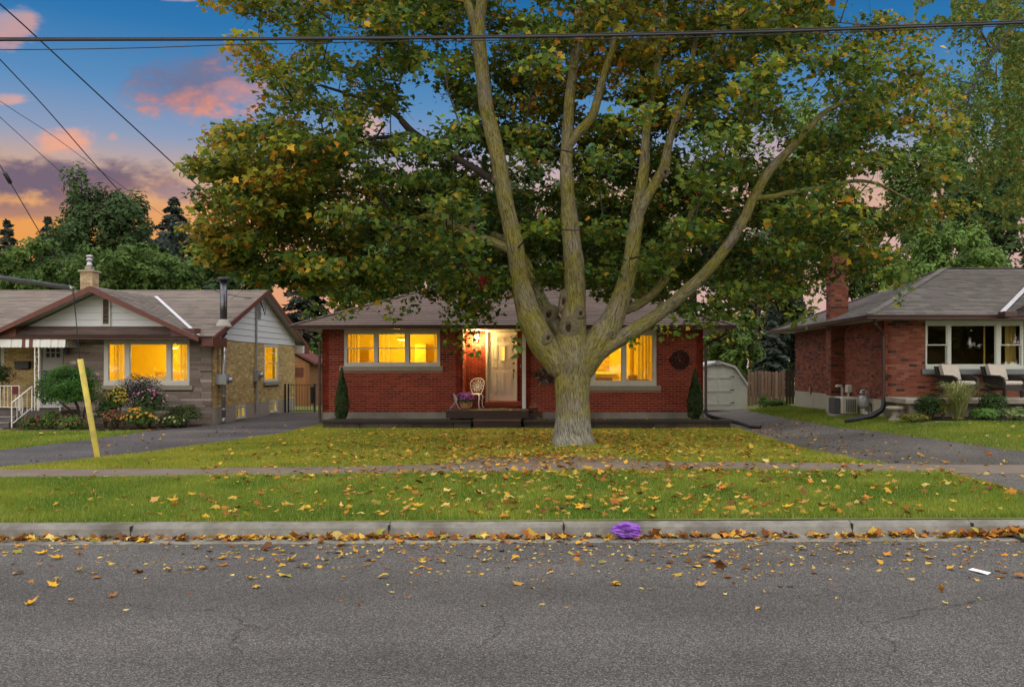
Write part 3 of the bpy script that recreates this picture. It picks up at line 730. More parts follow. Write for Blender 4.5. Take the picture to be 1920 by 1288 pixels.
# front door
xd0, xd1 = PX(911, 28), PX(970, 28); zd0, zd1 = .80, dh[3]
M_door = mat('cream_door', (.64, .62, .56), .4, .03, 3); 
mb = MB(); fw = .055
mb.box(xd0, xd0 + fw, 27.93, 28.06, zd0, zd1); mb.box(xd1 - fw * .55, xd1, 27.93, 28.06, zd0, zd1); mb.box(xd0 + fw + .001, xd1 - fw * .55 - .001, 27.93, 28.06, zd1 - .05, zd1)
door = mb.build('door_frame', M_white, hm)
leaf = MB(); a, b = xd0 + fw + .004, xd1 - fw * .55 - .004; leaf.box(a, b, 27.985, 28.03, zd0 + .02, zd1 - .054); dleaf = leaf.build('door', M_door, hm)
def dx(c): return PX(820 + c / 5.854, 28)
def dz(c): return PZ(600 + c / 5.854, 28)
mb = MB()
for r, (t, bm) in enumerate(((185, 240), (272, 438), (468, 522), (570, 788))):
    for k, (l, rr) in enumerate(((608, 660), (683, 738), (762, 818))):
        if r == 1 and k == 1: continue
        x0, x1, z1, z0 = dx(l), dx(rr), dz(t), dz(bm); f = .016
        for (p, q, s_, t_) in ((x0, x1, z1 - f, z1), (x0, x1, z0, z0 + f), (x0, x0 + f, z0 + f, z1 - f), (x1 - f, x1, z0 + f, z1 - f)): mb.box(p, q, 27.972, 27.986, s_, t_)
        mb.box(x0 + .035, x1 - .035, 27.976, 27.986, z0 + .035, z1 - .035)
mb.build('raised_panel', M_door, dleaf)
mb = MB(); x0, x1, z1, z0 = dx(686), dx(744), dz(285), dz(448)
for (p, q, s_, t_) in ((x0, x1, z1 - .02, z1), (x0, x1, z0, z0 + .02), (x0, x0 + .02, z0 + .02, z1 - .02), (x1 - .02, x1, z0 + .02, z1 - .02)): mb.box(p, q, 27.965, 27.986, s_, t_)
mb.build('door_light_frame', M_door, dleaf)
mb = MB(); mb.box(x0 + .02, x1 - .02, 27.976, 27.984, z0 + .02, z1 - .02); mb.build('door_light', mat('lit_frosted_glass', (.9, .7, .3), .35, .25, 30, emit=(1.0, .62, .12, .16)), dleaf)
mb = MB(); mb.lathe((dx(839), 27.97, dz(475)), [(.001, -.03), (.03, -.02), (.03, .02), (.001, .03)], 12); mb.build('deadbolt', M_black, dleaf)
mb = MB(); zz0, zz1 = dz(640), dz(560); xx = dx(840)
mb.tube([(xx, 27.985, zz1), (xx, 27.93, zz1 - .01), (xx, 27.915, (zz0 + zz1) / 2), (xx, 27.93, zz0 + .01), (xx, 27.985, zz0)], [.014, .013, .011, .013, .014], 8)
mb.lathe((xx, 27.972, zz1 + .02), [(.001, -.035), (.028, -.025), (.028, .025), (.001, .035)], 10); mb.build('handle', M_black, dleaf)
mb = MB(); mb.bev(xd0 - .03, PX(978, 28), 27.86, 28.05, .655, .80, .008); mb.build('door_sill', mat('red_painted_sill', (.30, .045, .02), .5, .15, 5), hm)
mb = MB(); mb.box(PX(977, 28) - .03, PX(977, 28), 27.975, 27.99, 1.86, 1.94); mb.build('doorbell', M_white, hm)
# white porch post at the corner of the recess
mb = MB(); mb.box(PX(979, 26.9), PX(985.8, 26.9), 26.86, 26.97, .634, WT); mb.build('porch_post', mat('pale_grey_paint', (.62, .62, .60), .5, .06, 5), hm)
# porch lamp (lit)
lx, lz = PX(894.5, 28), PZ(634, 28)
mb = MB(); mb.lathe((lx, 27.90, lz + .10), [(.02, 0), (.075, .01), (.075, .03), (.03, .06), (.012, .09)], 14); mb.tube([(lx, 27.90, lz + .17), (lx, 27.95, lz + .2), (lx, 28.0, lz + .17)], .012, 8)
mb.box(lx - .05, lx + .05, 27.975, 27.99, lz + .08, lz + .24); lamp = mb.build('wall_lamp', M_brown, hm)
mb = MB(); mb.lathe((lx, 27.90, lz - .12), [(.012, 0), (.035, .03), (.06, .10), (.07, .17), (.066, .215)], 16); mb.build('lamp_globe', mat('lit_globe', (1, .8, .5), .4, emit=(1.0, .62, .16, 7.0)), lamp, smooth=True)
lamp_inside(hm, (lx, 27.80, lz - .05), 26, .06, False, color=(1.0, .68, .24))
# downspouts
mb = MB(); mb.tube([(-7.45, 26.6, 2.98), (-7.45, 26.6, 2.86), (-7.06, 26.93, 2.62), (-7.06, 26.93, .35), (-7.06, 26.90, .2)], .04, 8); mb.build('downspout', M_brown, hm)
mb = MB(); mb.tube([(4.95, 26.5, 2.98), (4.95, 26.5, 2.85), (4.86, 26.55, 2.78), (4.45, 26.93, 2.56), (4.41, 26.93, 2.45), (4.41, 26.93, .62)], .042, 8); mb.build('downspout', M_brown, hm)
mb = MB(); pth = [(4.41, 26.93, .62), (4.41, 26.91, .50), (4.48, 26.86, .42), (4.65, 26.6, .37), (4.9, 26.3, .33), (5.2, 26.0, .27), (5.5, 25.7, gz(5.5, 25.7) + .06), (5.72, 25.5, gz(5.72, 25.5) + .058)]
fine = []
for i in range(len(pth) - 1):
    for k in range(8): fine.append(Vector(pth[i]).lerp(Vector(pth[i + 1]), k / 8))
fine.append(Vector(pth[-1])); mb.tube(fine, [.052 + .005 * (k % 2) for k in range(len(fine))], 10)
o = mb.build('drain_hose', M_black); tag(o, 'black corrugated hose leading rain water onto the driveway', 'hose')

# ------------------------------------------------------------------ planter, porch, steps
PT = .372; PB = .10
M_block = mat('planter_block', W1, .9, .25, 9, .5, 50, attr=True, stain=(.03, .025, .02), sscale=2.5)
def planter(label, x0, x1, ends, heavy):
    t = thing('planter', label, 'planter', ((x0 + x1) / 2, 25.8, .12))
    x = x0; base = (.085, .07, .056) if not heavy else (.075, .055, .04)
    while x < x1 - .05:
        ln = min(random.uniform(.42, .62), x1 - x); ln = x1 - x if x1 - x - ln < .2 else ln
        mb = MB(); mb.color(jit(base, .3)); mb.bev(x + .006, x + ln - .006, 25.70 + random.uniform(0, .012), 25.9, PB, .262, .012); mb.build('block', M_block, t)
        x += ln
    x = x0 - .02
    while x < x1:
        ln = min(2.4, x1 + .02 - x); mb = MB(); mb.color(jit((.045, .034, .028), .2)); mb.bev(x + .003, x + ln - .003, 25.675, 25.93, .266, PT, .014); mb.build('cap_timber', M_block, t); x += ln
    for xe in ends:
        mb = MB(); mb.color(jit(base, .2)); mb.bev(xe, xe + .19, 25.935, 26.97, PB, PT - .006, .012); mb.build('return_block', M_block, t)
    mb = MB(); mb.box(x0 + .02, x1 - .02, 25.91, 26.975, PB, .33); mb.build('bed_soil', mat('planter_soil', (.035, .024, .016), .95, .4, 12, .8, 40), t)
    return t
planter('dark block planter along the house wall left of the front steps', PX(605, 25.7), -2.45, [PX(605, 25.7)], False)
planter('dark timber-capped planter under the picture window, behind the maple trunk', -.95, PX(1370, 25.7), [PX(1370, 25.7) - .19], True)
pr = thing('front_porch', 'dark brown wooden front porch deck with one step', 'porch', (-2.0, 26.2, .12))
x0, x1 = PX(836, 25.75), PX(991, 25.75)
y = 25.76
while y < 27.95:
    mb = MB(); xa, xb = (x0, x1) if y < 26.85 else (-2.82, -.99); mb.box(xa, xb, y, y + .135, .595, .633 + random.uniform(-.002, .002)); mb.build('deck_board', M_darkwood, pr); y += .142
mb = MB(); mb.box(x0, x1, 25.73, 25.757, .42, .636); mb.build('fascia_board', M_darkwood, pr)
mb = MB(); mb.box(x0, x0 + .03, 25.76, 26.98, .42, .594); mb.box(x1 - .03, x1, 25.76, 26.98, .42, .594); mb.box(x0 + .1, x0 + .2, 25.94, 26.04, .33, .594); mb.box(x1 - .2, x1 - .1, 25.94, 26.04, .33, .594); mb.build('joist', M_darkwood, pr)
xs0, xs1 = PX(886, 25.45), PX(977, 25.45)
mb = MB(); mb.box(xs0, xs1, 25.40, 25.72, .345, .385); mb.build('step_tread', mat('worn_step_wood', (.075, .034, .024), .55, .3, 4, .25, 30, stretch=(2, 14, 14)), pr)
mb = MB(); mb.box(xs0 + .02, xs1 - .02, 25.44, 25.47, .1, .344); mb.box(xs0 + .02, xs1 - .02, 25.70, 25.728, .386, .42); mb.build('step_riser', M_darkwood, pr)
mb = MB(); mb.box(xs0 + .02, xs0 + .06, 25.471, 25.699, .1, .344); mb.box(xs1 - .06, xs1 - .02, 25.471, 25.699, .1, .344); mb.build('stringer', M_darkwood, pr)
mb = MB(); mb.box(x1 + .01, x1 + .38, 25.95, 26.6, .40, .54); mb.build('side_ledge', M_darkwood, pr)

# white cast metal chair on the porch
DZ = .634
ch = thing('garden_chair', 'white cast metal garden chair with lattice back on the porch', 'chair', (PX(891, 27.2), 27.2, DZ), rz=R(-12))
M_cast = mat('white_cast_metal', (.78, .77, .72), .45, .06, 8)
mb = MB(); mb.lathe((0, 0, .40), [(.16, 0), (.205, .01), (.21, .025), (.19, .035), (.02, .03)], 20); mb.build('seat', M_cast, ch, local=True, smooth=True)
for sx_, sy_ in ((-1, -1), (1, -1), (-1, 1), (1, 1)):
    mb = MB(); mb.tube([(sx_ * .15, sy_ * .15, .41), (sx_ * .185, sy_ * .18, .34), (sx_ * .16, sy_ * .165, .18), (sx_ * .175, sy_ * .18, .05), (sx_ * .215, sy_ * .215, .008)], [.02, .024, .017, .013, .016], 8); mb.build('leg', M_cast, ch, local=True, smooth=True)
def bk(u, v): return (u, .17 + .14 * v - .1 * (u / .2) ** 2 * .4, .43 + v * .46)
mb = MB(); rim = [(-.13, .0), (-.19, .3), (-.22, .62), (-.2, .82), (-.12, .96), (0, 1.0), (.12, .96), (.2, .82), (.22, .62), (.19, .3), (.13, .0)]
mb.tube([bk(*p) for p in rim], .016, 8); mb.tube([bk(-.13, 0), bk(0, .03), bk(.13, 0)], .014, 8); mb.build('back_frame', M_cast, ch, local=True, smooth=True)
mb = MB()
for k in range(12):
    t = 2 * math.pi * k / 12; e = (.19 * math.sin(t), .52 + .40 * math.cos(t)); mb.tube([bk(.02 * math.sin(t), .52 + .05 * math.cos(t)), bk(.11 * math.sin(t + .16), .52 + .24 * math.cos(t + .16)), bk(*e)], [.012, .009, .012], 6)
for rr in (.055, .115):
    mb.tube([bk(rr * math.sin(t), .52 + rr * 2.05 * math.cos(t)) for t in [2 * math.pi * k / 18 for k in range(19)]], .009, 6)
for k in range(10):
    t = 2 * math.pi * (k + .5) / 10; cx_, cv = .15 * math.sin(t), .52 + .33 * math.cos(t)
    mb.tube([bk(cx_ + .03 * math.cos(q), cv + .06 * math.sin(q)) for q in [2 * math.pi * j / 8 for j in range(9)]], .007, 5)
mb.build('back_lattice', M_cast, ch, local=True, smooth=True)

# purple mums in a clay pot
px_, py_ = PX(873, 26.5), 26.5
fp = thing('flower_pot', 'tan clay pot of purple chrysanthemums on the porch beside the white chair', 'flower pot', (px_, py_, DZ))
mb = MB(); mb.lathe((px_, py_, DZ), [(.10, 0), (.13, .03), (.165, .13), (.175, .2), (.19, .21), (.19, .235), (.165, .235), (.15, .2), (.02, .19)], 20); mb.build('pot', mat('tan_clay', (.36, .19, .095), .7, .2, 9, .2, 40), fp, smooth=True)
def ball_of(mb, c, r, n, size, cols, squash=.75, lower=-.15, rnd=random, lift=.0):
    for _ in range(n):
        while True:
            v = Vector((rnd.gauss(0, 1), rnd.gauss(0, 1), rnd.gauss(0, 1)))
            if v.length > .1:
                v.normalize()
                if v.z > lower: break
        p = Vector(c) + Vector((v.x * r, v.y * r, v.z * r * squash)) * rnd.uniform(.78, 1.06)
        a = (v + Vector((rnd.uniform(-.7, .7), rnd.uniform(-.7, .7), rnd.uniform(-.5, .8)))).normalized(); t1 = a.orthogonal().normalized(); t2 = a.cross(t1)
        s_ = size * rnd.uniform(.7, 1.3); mb.color(jit(rnd.choice(cols), .25, rnd)); th = rnd.uniform(0, 3.1)
        u = t1 * math.cos(th) + t2 * math.sin(th); w_ = a.cross(u)
        mb.add([p - u * s_, p + w_ * s_ * .55 + a * s_ * .15, p + u * s_, p - w_ * s_ * .55 + a * s_ * .15], [(0, 1, 2, 3)])
mb = MB(); ball_of(mb, (px_, py_, DZ + .28), .25, 420, .03, [(.05, .09, .025), (.035, .07, .02)], .8, -.4); mb.build('foliage', M_bgleaf, fp)
mb = MB(); ball_of(mb, (px_, py_, DZ + .315), .27, 520, .026, [(.42, .10, .40), (.33, .07, .34), (.52, .18, .46)], .75, -.12); mb.build('blossoms', mat('petal', W1, .7, .15, 20, attr=True, trans=.2), fp, kind='stuff')
# metal ornament left of the pot
ox, oy = PX(853, 26.3), 26.3
orn = thing('metal_ornament', 'grey metal wire ornament standing on the porch left of the flower pot', 'ornament', (ox, oy, DZ))
mb = MB(); mb.tube([(ox, oy, DZ + .44), (ox + .03, oy, DZ + .25), (ox - .14, oy - .05, DZ + .005)], .011, 6); mb.tube([(ox, oy, DZ + .44), (ox + .01, oy, DZ + .22), (ox + .16, oy - .05, DZ + .005)], .011, 6); mb.tube([(ox, oy, DZ + .44), (ox, oy + .1, DZ + .005)], .011, 6); mb.build('legs', M_galv, orn)
mb = MB(); mb.prism([(ox - .06, oy, DZ + .47), (ox + .02, oy, DZ + .42), (ox + .07, oy, DZ + .30), (ox + .05, oy, DZ + .17), (ox, oy, DZ + .22), (ox - .02, oy, DZ + .33)], (0, .02, 0)); mb.build('blade', M_galv, orn)
# pole leaning in the recess
mb = MB(); mb.tube([(PX(870, 27.5), 27.6, DZ), (PX(868, 27.9), 27.97, 2.2)], .018, 6); mb.box(PX(870, 27.5) - .12, PX(870, 27.5) + .12, 27.56, 27.64, DZ, DZ + .12); o = mb.build('broom', mat('dark_red_handle', (.06, .012, .012), .5), None); tag(o, 'dark red handled broom leaning in the corner behind the white chair', 'broom')
mb = MB(); mb.tube([(PX(880, 27.7), 27.62, DZ), (PX(873, 27.95), 27.975, 2.05)], .009, 6); mb.lathe((PX(880, 27.7), 27.62, DZ), [(.02, 0), (.02, .05), (.008, .06)], 6); o = mb.build('walking_stick', M_darkwood, None); tag(o, 'thin dark stick leaning on the bricks under the lit porch lamp', 'stick')
# small pot at the right of the porch
bx_, by_ = PX(1001, 26.3), 26.25
bp_ = thing('planter_pot', 'small brown pot with dead stems on the ledge right of the porch', 'pot', (bx_, by_, .54))
mb = MB(); mb.lathe((bx_, by_, .54), [(.09, 0), (.10, .02), (.125, .14), (.14, .15), (.14, .175), (.11, .17), (.01, .15)], 14); mb.build('pot', mat('brown_glaze', (.11, .05, .03), .4, .3, 10), bp_, smooth=True)
mb = MB()
for k in range(14): a = random.uniform(0, 6.28); mb.tube([(bx_ + .05 * math.cos(a), by_ + .05 * math.sin(a), .69), (bx_ + .12 * math.cos(a), by_ + .12 * math.sin(a), .72 + random.uniform(0, .12))], .004, 4)
mb.build('stems', mat('dead_stem', (.22, .14, .06), .9), bp_)
# dark leaf wreath and round medallion on the wall
wx, wz = PX(1022, 26.95), PZ(706, 26.95)
wr_ = thing('wall_wreath', 'dark metal sunburst of leaves hung on the brick wall beside the trunk', 'wall decoration', (wx, 26.96, wz))
for k in range(26):
    t = 2 * math.pi * k / 26 + random.uniform(-.08, .08); r0, r1 = .05 + .05 * (k % 3), random.uniform(.24, .38); yo = 26.955 - .018 * (k % 3) - random.uniform(0, .02)
    c, s_ = math.cos(t), math.sin(t); w_ = random.uniform(.028, .045); rm = (r0 + r1) * .52
    mb = MB(); mb.add([(wx + r0 * c, yo, wz + r0 * s_), (wx + rm * c - w_ * s_, yo - .004, wz + rm * s_ + w_ * c), (wx + r1 * c, yo - .03, wz + r1 * s_), (wx + rm * c + w_ * s_, yo - .004, wz + rm * s_ - w_ * c), (wx + rm * c, yo - .025, wz + rm * s_)], [(0, 4, 1), (1, 4, 2), (2, 4, 3), (3, 4, 0), (0, 1, 2, 3)])
    tan = k in (3, 9, 14, 17, 21); mb.build('leaf', mat('tan_metal_leaf', (.20, .13, .08), .6, .2, 9) if tan else mat('dark_metal_leaf', (.028, .020, .022), .5, .3, 9), wr_)
mb = MB(); mb.lathe((0, 0, 0), [(.001, -.03), (.08, -.02), (.09, 0), (.001, .01)], 14); mb.v = [(wx + x, 26.97 + z, wz + y) for x, y, z in mb.v]; mb.build('centre_boss', M_black, wr_)
mx_, mz_ = PX(1275.5, 26.96), PZ(675, 26.96)
md = thing('wall_medallion', 'round dark openwork metal medallion hung on the brick right of picture window', 'wall decoration', (mx_, 26.96, mz_))
M_bronze = mat('dark_bronze', (.022, .014, .011), .5, .3, 14, metal=.3)
def circ(r, n=28): return [(mx_ + r * math.cos(2 * math.pi * k / n), 26.965, mz_ + r * math.sin(2 * math.pi * k / n)) for k in range(n + 1)]
mb = MB(); mb.tube(circ(.27), .017, 6); mb.tube(circ(.17), .010, 6); mb.tube(circ(.07, 16), .014, 6); mb.build('ring', M_bronze, md)
mb = MB()
for k in range(16):
    t = 2 * math.pi * k / 16; c, s_ = math.cos(t), math.sin(t); mb.tube([(mx_ + .06 * c, 26.96, mz_ + .06 * s_), (mx_ + .15 * math.cos(t + .25), 26.955, mz_ + .15 * math.sin(t + .25)), (mx_ + .27 * c, 26.965, mz_ + .27 * s_)], .010, 5)
    cc, ss = math.cos(t + .2), math.sin(t + .2); mb.tube([(mx_ + .22 * cc + .035 * math.cos(q), 26.96, mz_ + .22 * ss + .035 * math.sin(q)) for q in [2 * math.pi * j / 8 for j in range(9)]], .008, 5)
mb.build('scrollwork', M_bronze, md)
# ------------------------------------------------------------------ the stone and buff brick house on the left
YEL = [(5, (.56, .41, .175)), (3, (.50, .36, .15)), (2, (.60, .45, .22)), (1, (.43, .31, .145))]
hh = thing('stone_bungalow', 'buff brick and grey stone bungalow with brown trimmed gables and white siding', 'house', (-14, 27.3, .12))
XR = -10.4; YF = 27.3; YB = 35.9; XL = -21.0; TP = 2.70; FT2 = .63; YP = 28.4; XP = PX(120, YF)
hw = (PX(195, YF), PX(355.5, YF), PZ(722.5, YF), PZ(636, YF))
ws = Wall(XP, YF, 1, 0); ln = XR - XP
hwu = (hw[0] - XP, hw[1] - XP, hw[2], hw[3])
wd = Wall(XR, YF, 0, 1)                                  # side wall, u = Y - YF
def su(px): return -XR * F / (CX - px) - YF              # pixel column on the side wall -> u
side_w = (su(494.5), su(521), PZ(715.5, 32.9), PZ(646, 32.9))
b1 = (su(440.5), su(458.5), .17, PZ(760, 29.6)); b2 = (su(504), su(518.5), .19, PZ(752, 33.0))
wp = Wall(XL, YP, 1, 0); pu = lambda px: PX(px, YP) - XL
dh2 = (pu(75), pu(119), .60, 2.62); pw = (pu(-60), pu(8), PZ(693, YP), PZ(640, YP))
mb = MB(); wall_panel(mb, ws, 0, ln, .1, TP, [hwu]); wall_panel(mb, Wall(XP, YP, 0, -1), 0, YP - YF, .1, TP, [])
mb.build('wall', mat('stone_joint', (.10, .085, .075), .95, .2, 9), hh)
mb = MB(); wall_panel(mb, wd, 0, YB - YF, FT2, TP, [side_w]); wall_panel(mb, wp, 0, XP - XL - .001, .5, TP, [dh2, pw]); wall_panel(mb, Wall(XR, YB, -1, 0), 0, XR - XL, .1, TP, []); wall_panel(mb, Wall(XL, YB, 0, -1), 0, YB - YP, .1, TP, [])
mb.build('wall', M_mortar_yel, hh)
mb = MB(); wall_panel(mb, Wall(XR + .015, YF + .002, 0, 1), 0, YB - YF, -.1, FT2 - .002, [b1, b2]); mb.build('foundation', mat('pale_foundation', (.30, .27, .23), .9, .12, 3, .3, 50, stain=(.26, .22, .18)), hh)
# stone veneer: every stone a piece
off = wloc(hh); z = .12; rnd = random.Random(5)
while z < TP - .03:
    h = rnd.choice([.055, .07, .085, .11, .14]); h = min(h, TP - z)
    free = [(0, ln)]
    for q in (hwu, (hwu[0] - .05, PX(362.5, YF) - XP, PZ(731, YF), PZ(722, YF))):
        if q[2] < z + h * .5 < q[3]:
            nf = []
            for a, b in free:
                if q[0] > a: nf.append((a, min(b, q[0])))
                if q[1] < b: nf.append((max(a, q[1]), b))
            free = [(a, b) for a, b in nf if b - a > .02]
    for a, b in free:
        u = a
        while u < b - .01:
            l = min(rnd.uniform(.2, .85), b - u); l = b - u if b - u - l < .12 else l
            mb = MB(); g = rnd.random(); mb.color(jit((.235, .19, .16) if g < .65 else ((.34, .29, .25) if g < .87 else (.17, .13, .11)), .24, rnd))
            pr_ = rnd.uniform(.010, .028); ws.box(mb, u + .004, u + l - .004, z + .003, z + h - .003, -.002, pr_); mb.build('stone', M_stone, hh); u += l
    z += h
bricks(hh, wd, .02, YB - YF, FT2, TP, [side_w, (side_w[0] - .06, side_w[1] + .1, side_w[2] - .13, side_w[2])], YEL, M_brick_red, 300, (2.2, 1.6))
bricks(hh, wp, pu(-10), XP - XL - .01, .6, TP, [dh2, pw], YEL, M_brick_red, 0)
# windows
cw = [(PX(180 + a / 6.44, YF) - XP, PX(180 + b / 6.44, YF) - XP, 'fixed') for a, b in ((148, 355), (408, 858), (910, 1110))]
window(hh, ws, *hwu, cw, sill=(hwu[0] - .04, PX(362, YF) - XP, PZ(731, YF), M_sill), fw=.13, rec=.03, label='wide three part picture window with lit room behind')
window(hh, wd, *side_w, [(side_w[0] + .07, side_w[1] - .07, 'hung')], sill=(side_w[0] - .05, side_w[1] + .08, side_w[2] - .12, M_sill), fw=.07, rec=.03)
for b in (b1, b2): window(hh, Wall(XR + .015, YF, 0, 1), *b, [(b[0] + .05, (b[0] + b[1]) / 2 - .02, 'fixed'), ((b[0] + b[1]) / 2 + .02, b[1] - .05, 'fixed')], fw=.05, rec=.02)
window(hh, wp, *pw, [(pw[0] + .1, pw[1] - .1, 'fixed')], pane=G_dark, fw=.08, rec=.04)
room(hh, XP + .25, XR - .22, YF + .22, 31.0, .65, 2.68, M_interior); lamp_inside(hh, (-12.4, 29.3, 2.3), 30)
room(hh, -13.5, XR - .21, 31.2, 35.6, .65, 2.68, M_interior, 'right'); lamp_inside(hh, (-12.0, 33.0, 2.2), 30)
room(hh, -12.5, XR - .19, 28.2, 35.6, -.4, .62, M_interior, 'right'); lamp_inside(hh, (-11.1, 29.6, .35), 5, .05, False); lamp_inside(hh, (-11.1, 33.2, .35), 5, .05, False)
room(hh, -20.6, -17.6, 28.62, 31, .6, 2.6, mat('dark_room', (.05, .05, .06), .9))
mb = MB(); mb.box(-12.95, -12.35, 30.93, 30.98, 1.9, 2.62); mb.build('wall_picture', M_white, hh)
mb = MB(); mb.box(-12.85, -12.45, 30.90, 30.929, 2.0, 2.52); mb.build('wall_picture_print', mp_, hh)
mb = MB(); mb.box(-13.4, -11.9, 30.2, 30.98, .66, 1.7); mb.build('sideboard', mat('honey_wood', (.36, .2, .07), .6, .2, 4), hh)
mb = MB(); mb.box(-11.75, -11.2, 30.7, 30.98, 1.55, 2.35); mb.build('cabinet', mat('walnut', (.16, .085, .035), .6, .2, 4), hh)
mb = MB(); mb.bev(-11.7, -11.2, 29.0, 29.5, .66, 1.75, .05); mb.build('chair_back', mat('walnut', (.16, .085, .035), .6, .2, 4), hh)
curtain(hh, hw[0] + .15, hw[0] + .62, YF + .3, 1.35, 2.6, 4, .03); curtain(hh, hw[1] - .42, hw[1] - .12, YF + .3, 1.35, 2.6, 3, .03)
# potted white orchids on the inner window sill
mb = MB(); mb.box(PX(245, YF), PX(306, YF), YF + .24, YF + .36, 1.27, 1.36); mb.build('window_box', M_white, hh)
mb = MB(); rnd = random.Random(3)
for k in range(90):
    p = Vector((rnd.uniform(PX(252, YF), PX(305, YF)), YF + .3 + rnd.uniform(-.04, .04), rnd.uniform(1.36, 1.62))); s_ = .03; mb.color(jit((.7, .68, .4), .2, rnd)); mb.add([p + Vector((-s_, 0, 0)), p + Vector((0, .01, -s_)), p + Vector((s_, 0, 0)), p + Vector((0, -.01, s_))], [(0, 1, 2, 3)])
mb.build('orchid_blooms', M_litter, hh, kind='stuff')
# roof
E1, RZ = 2.76, 4.54; YE, YE2 = 26.6, 36.6; YR = 31.6; XO = -10.08; XG = -13.58; GH = 4.19; XGR, XGL = -10.58, -16.6
def rf(y): return E1 + (y - YE) * (RZ - E1) / (YR - YE)
M_shing_l = mat('brown_grey_shingle', W1, .9, .16, 25, .4, 120, attr=True, spec=.2); bc = (.195, .165, .145)
mb = MB(); mb.add([(XL - .4, YE, E1), (XO, YE, E1), (XO, YR, RZ), (XL - .4, YR, RZ), (XL - .4, YE2, E1), (XO, YE2, E1)], [(0, 1, 2, 3), (3, 2, 5, 4)]); mb.v = [(x, y, z - .03) for x, y, z in mb.v]
roof = mb.build('roof', M_fascia, hh)
mb = MB(); shingles(mb, (XL - .4, YE, E1), (XO, YE, E1), (XO, YR, RZ), (XL - .4, YR, RZ), 34, bc, .17, .32, .012); mb.build('shingle_courses', M_shing_l, roof, kind='stuff')
mb = MB(); shingles(mb, (XO, YE2, E1), (XL - .4, YE2, E1), (XL - .4, YR, RZ), (XO, YR, RZ), 12, bc, .17, .6, .012); mb.build('shingle_courses', M_shing_l, roof, kind='stuff')
YV = YE + (GH - E1) / ((RZ - E1) / (YR - YE))           # where the cross gable's ridge meets the main roof
GF = YE - .25
mb = MB(); up = .03
mb.add([(XGR, GF, E1 + up), (XG, GF, GH + up), (XG, YV, GH + up), (XGR, YE + .02, E1 + up), (XGL, GF, E1 + up), (XGL, YE + .02, E1 + up)], [(0, 3, 2, 1), (4, 1, 2, 5)]); mb.v = [(x, y, z - .015) for x, y, z in mb.v]
mb.build('cross_gable_deck', M_fascia, roof)
mb = MB(); shingles(mb, (XGR, GF, E1 + up), (XGR, YE + .02, E1 + up), (XG, YV, GH + up), (XG, GF, GH + up), 26, bc, .17, .32, .012); shingles(mb, (XGL, YE + .02, E1 + up), (XGL, GF, E1 + up), (XG, GF, GH + up), (XG, YV, GH + up), 26, bc, .17, .32, .012); mb.build('shingle_courses', M_shing_l, roof, kind='stuff')
mb = MB(); mb.beam((XGR + .02, YE + .05, E1 + .05), (XG + .02, YV, GH + .06), .11, .012); mb.build('valley_flashing', mat('pale_flashing', (.56, .56, .58), .5, .1, 5), roof)
# barge boards of the cross gable and of the end gable
mb = MB()
for xe in (XGR + .16, XGL - .16):
    a, b = Vector((xe, GF - .012, E1 - .03)), Vector((XG, GF - .012, GH + .03)); mb.prism([a, b, b - Vector((0, 0, .17)), a - Vector((-.0 if xe > XG else 0, 0, .13))], (0, -.025, 0))
mb.build('barge_board', M_fascia, roof)
mb = MB()
for ye in (YE - .12, YE2 + .12):
    a, b = Vector((XO, ye, E1 - .06)), Vector((XO, YR, RZ + .02)); mb.prism([a, b, b - Vector((0, 0, .16)), a - Vector((0, 0, .16))], (.026, 0, 0))
mb.build('barge_board', M_fascia, roof)
mb = MB(); 
for ye, s_ in ((YE, -1), (YE2, 1)): mb.add([(XR - .05, ye, E1 - .05), (XO - .005, ye, E1 - .05), (XO - .005, YR, RZ - .05), (XR - .05, YR, RZ - .05)], [(0, 1, 2, 3)])
mb.build('gable_soffit', M_soffit, roof)
mb = MB()
for xe in (XGR, XGL): mb.add([(xe, GF, E1 - .02), (xe, YF, E1 - .02), (XG, YF, GH - .03), (XG, GF, GH - .03)], [(0, 1, 2, 3)])
mb.build('gable_soffit', M_soffit, roof)
# boxed returns of the end gable
mb = MB(); mb.box(XR + .003, XO - .004, YB + .02, YE2 + .08, E1 - .36, E1 - .07); mb.build('eave_return', M_white, hh)
mb = MB(); mb.box(XO - .003, XO + .03, YB + .25, YE2 + .15, E1 - .38, E1 - .06); mb.box(XO - .003, XO + .03, YE - .14, YF + .28, E1 - .30, E1 - .02); mb.box(XR + .003, XO - .004, YE - .1, YF + .02, E1 - .28, E1 - .06); mb.build('eave_return', M_fascia, hh)
# main eave: soffit, fascia, trough
mb = MB(); mb.box(XL - .4, XO - .01, YE + .02, YP + .02, TP + .002, TP + .02); mb.build('soffit', M_soffit, hh)
mb = MB(); mb.box(XL - .4, XO - .005, YE - .012, YE + .015, 2.66, 2.755); mb.build('fascia', M_brown, hh)
mb = MB(); gutter(mb, (XL - .4, YE - .13, 2.775), (XO + .01, YE - .13, 2.775), .115, .1); mb.build('eaves_trough', M_brown, hh)
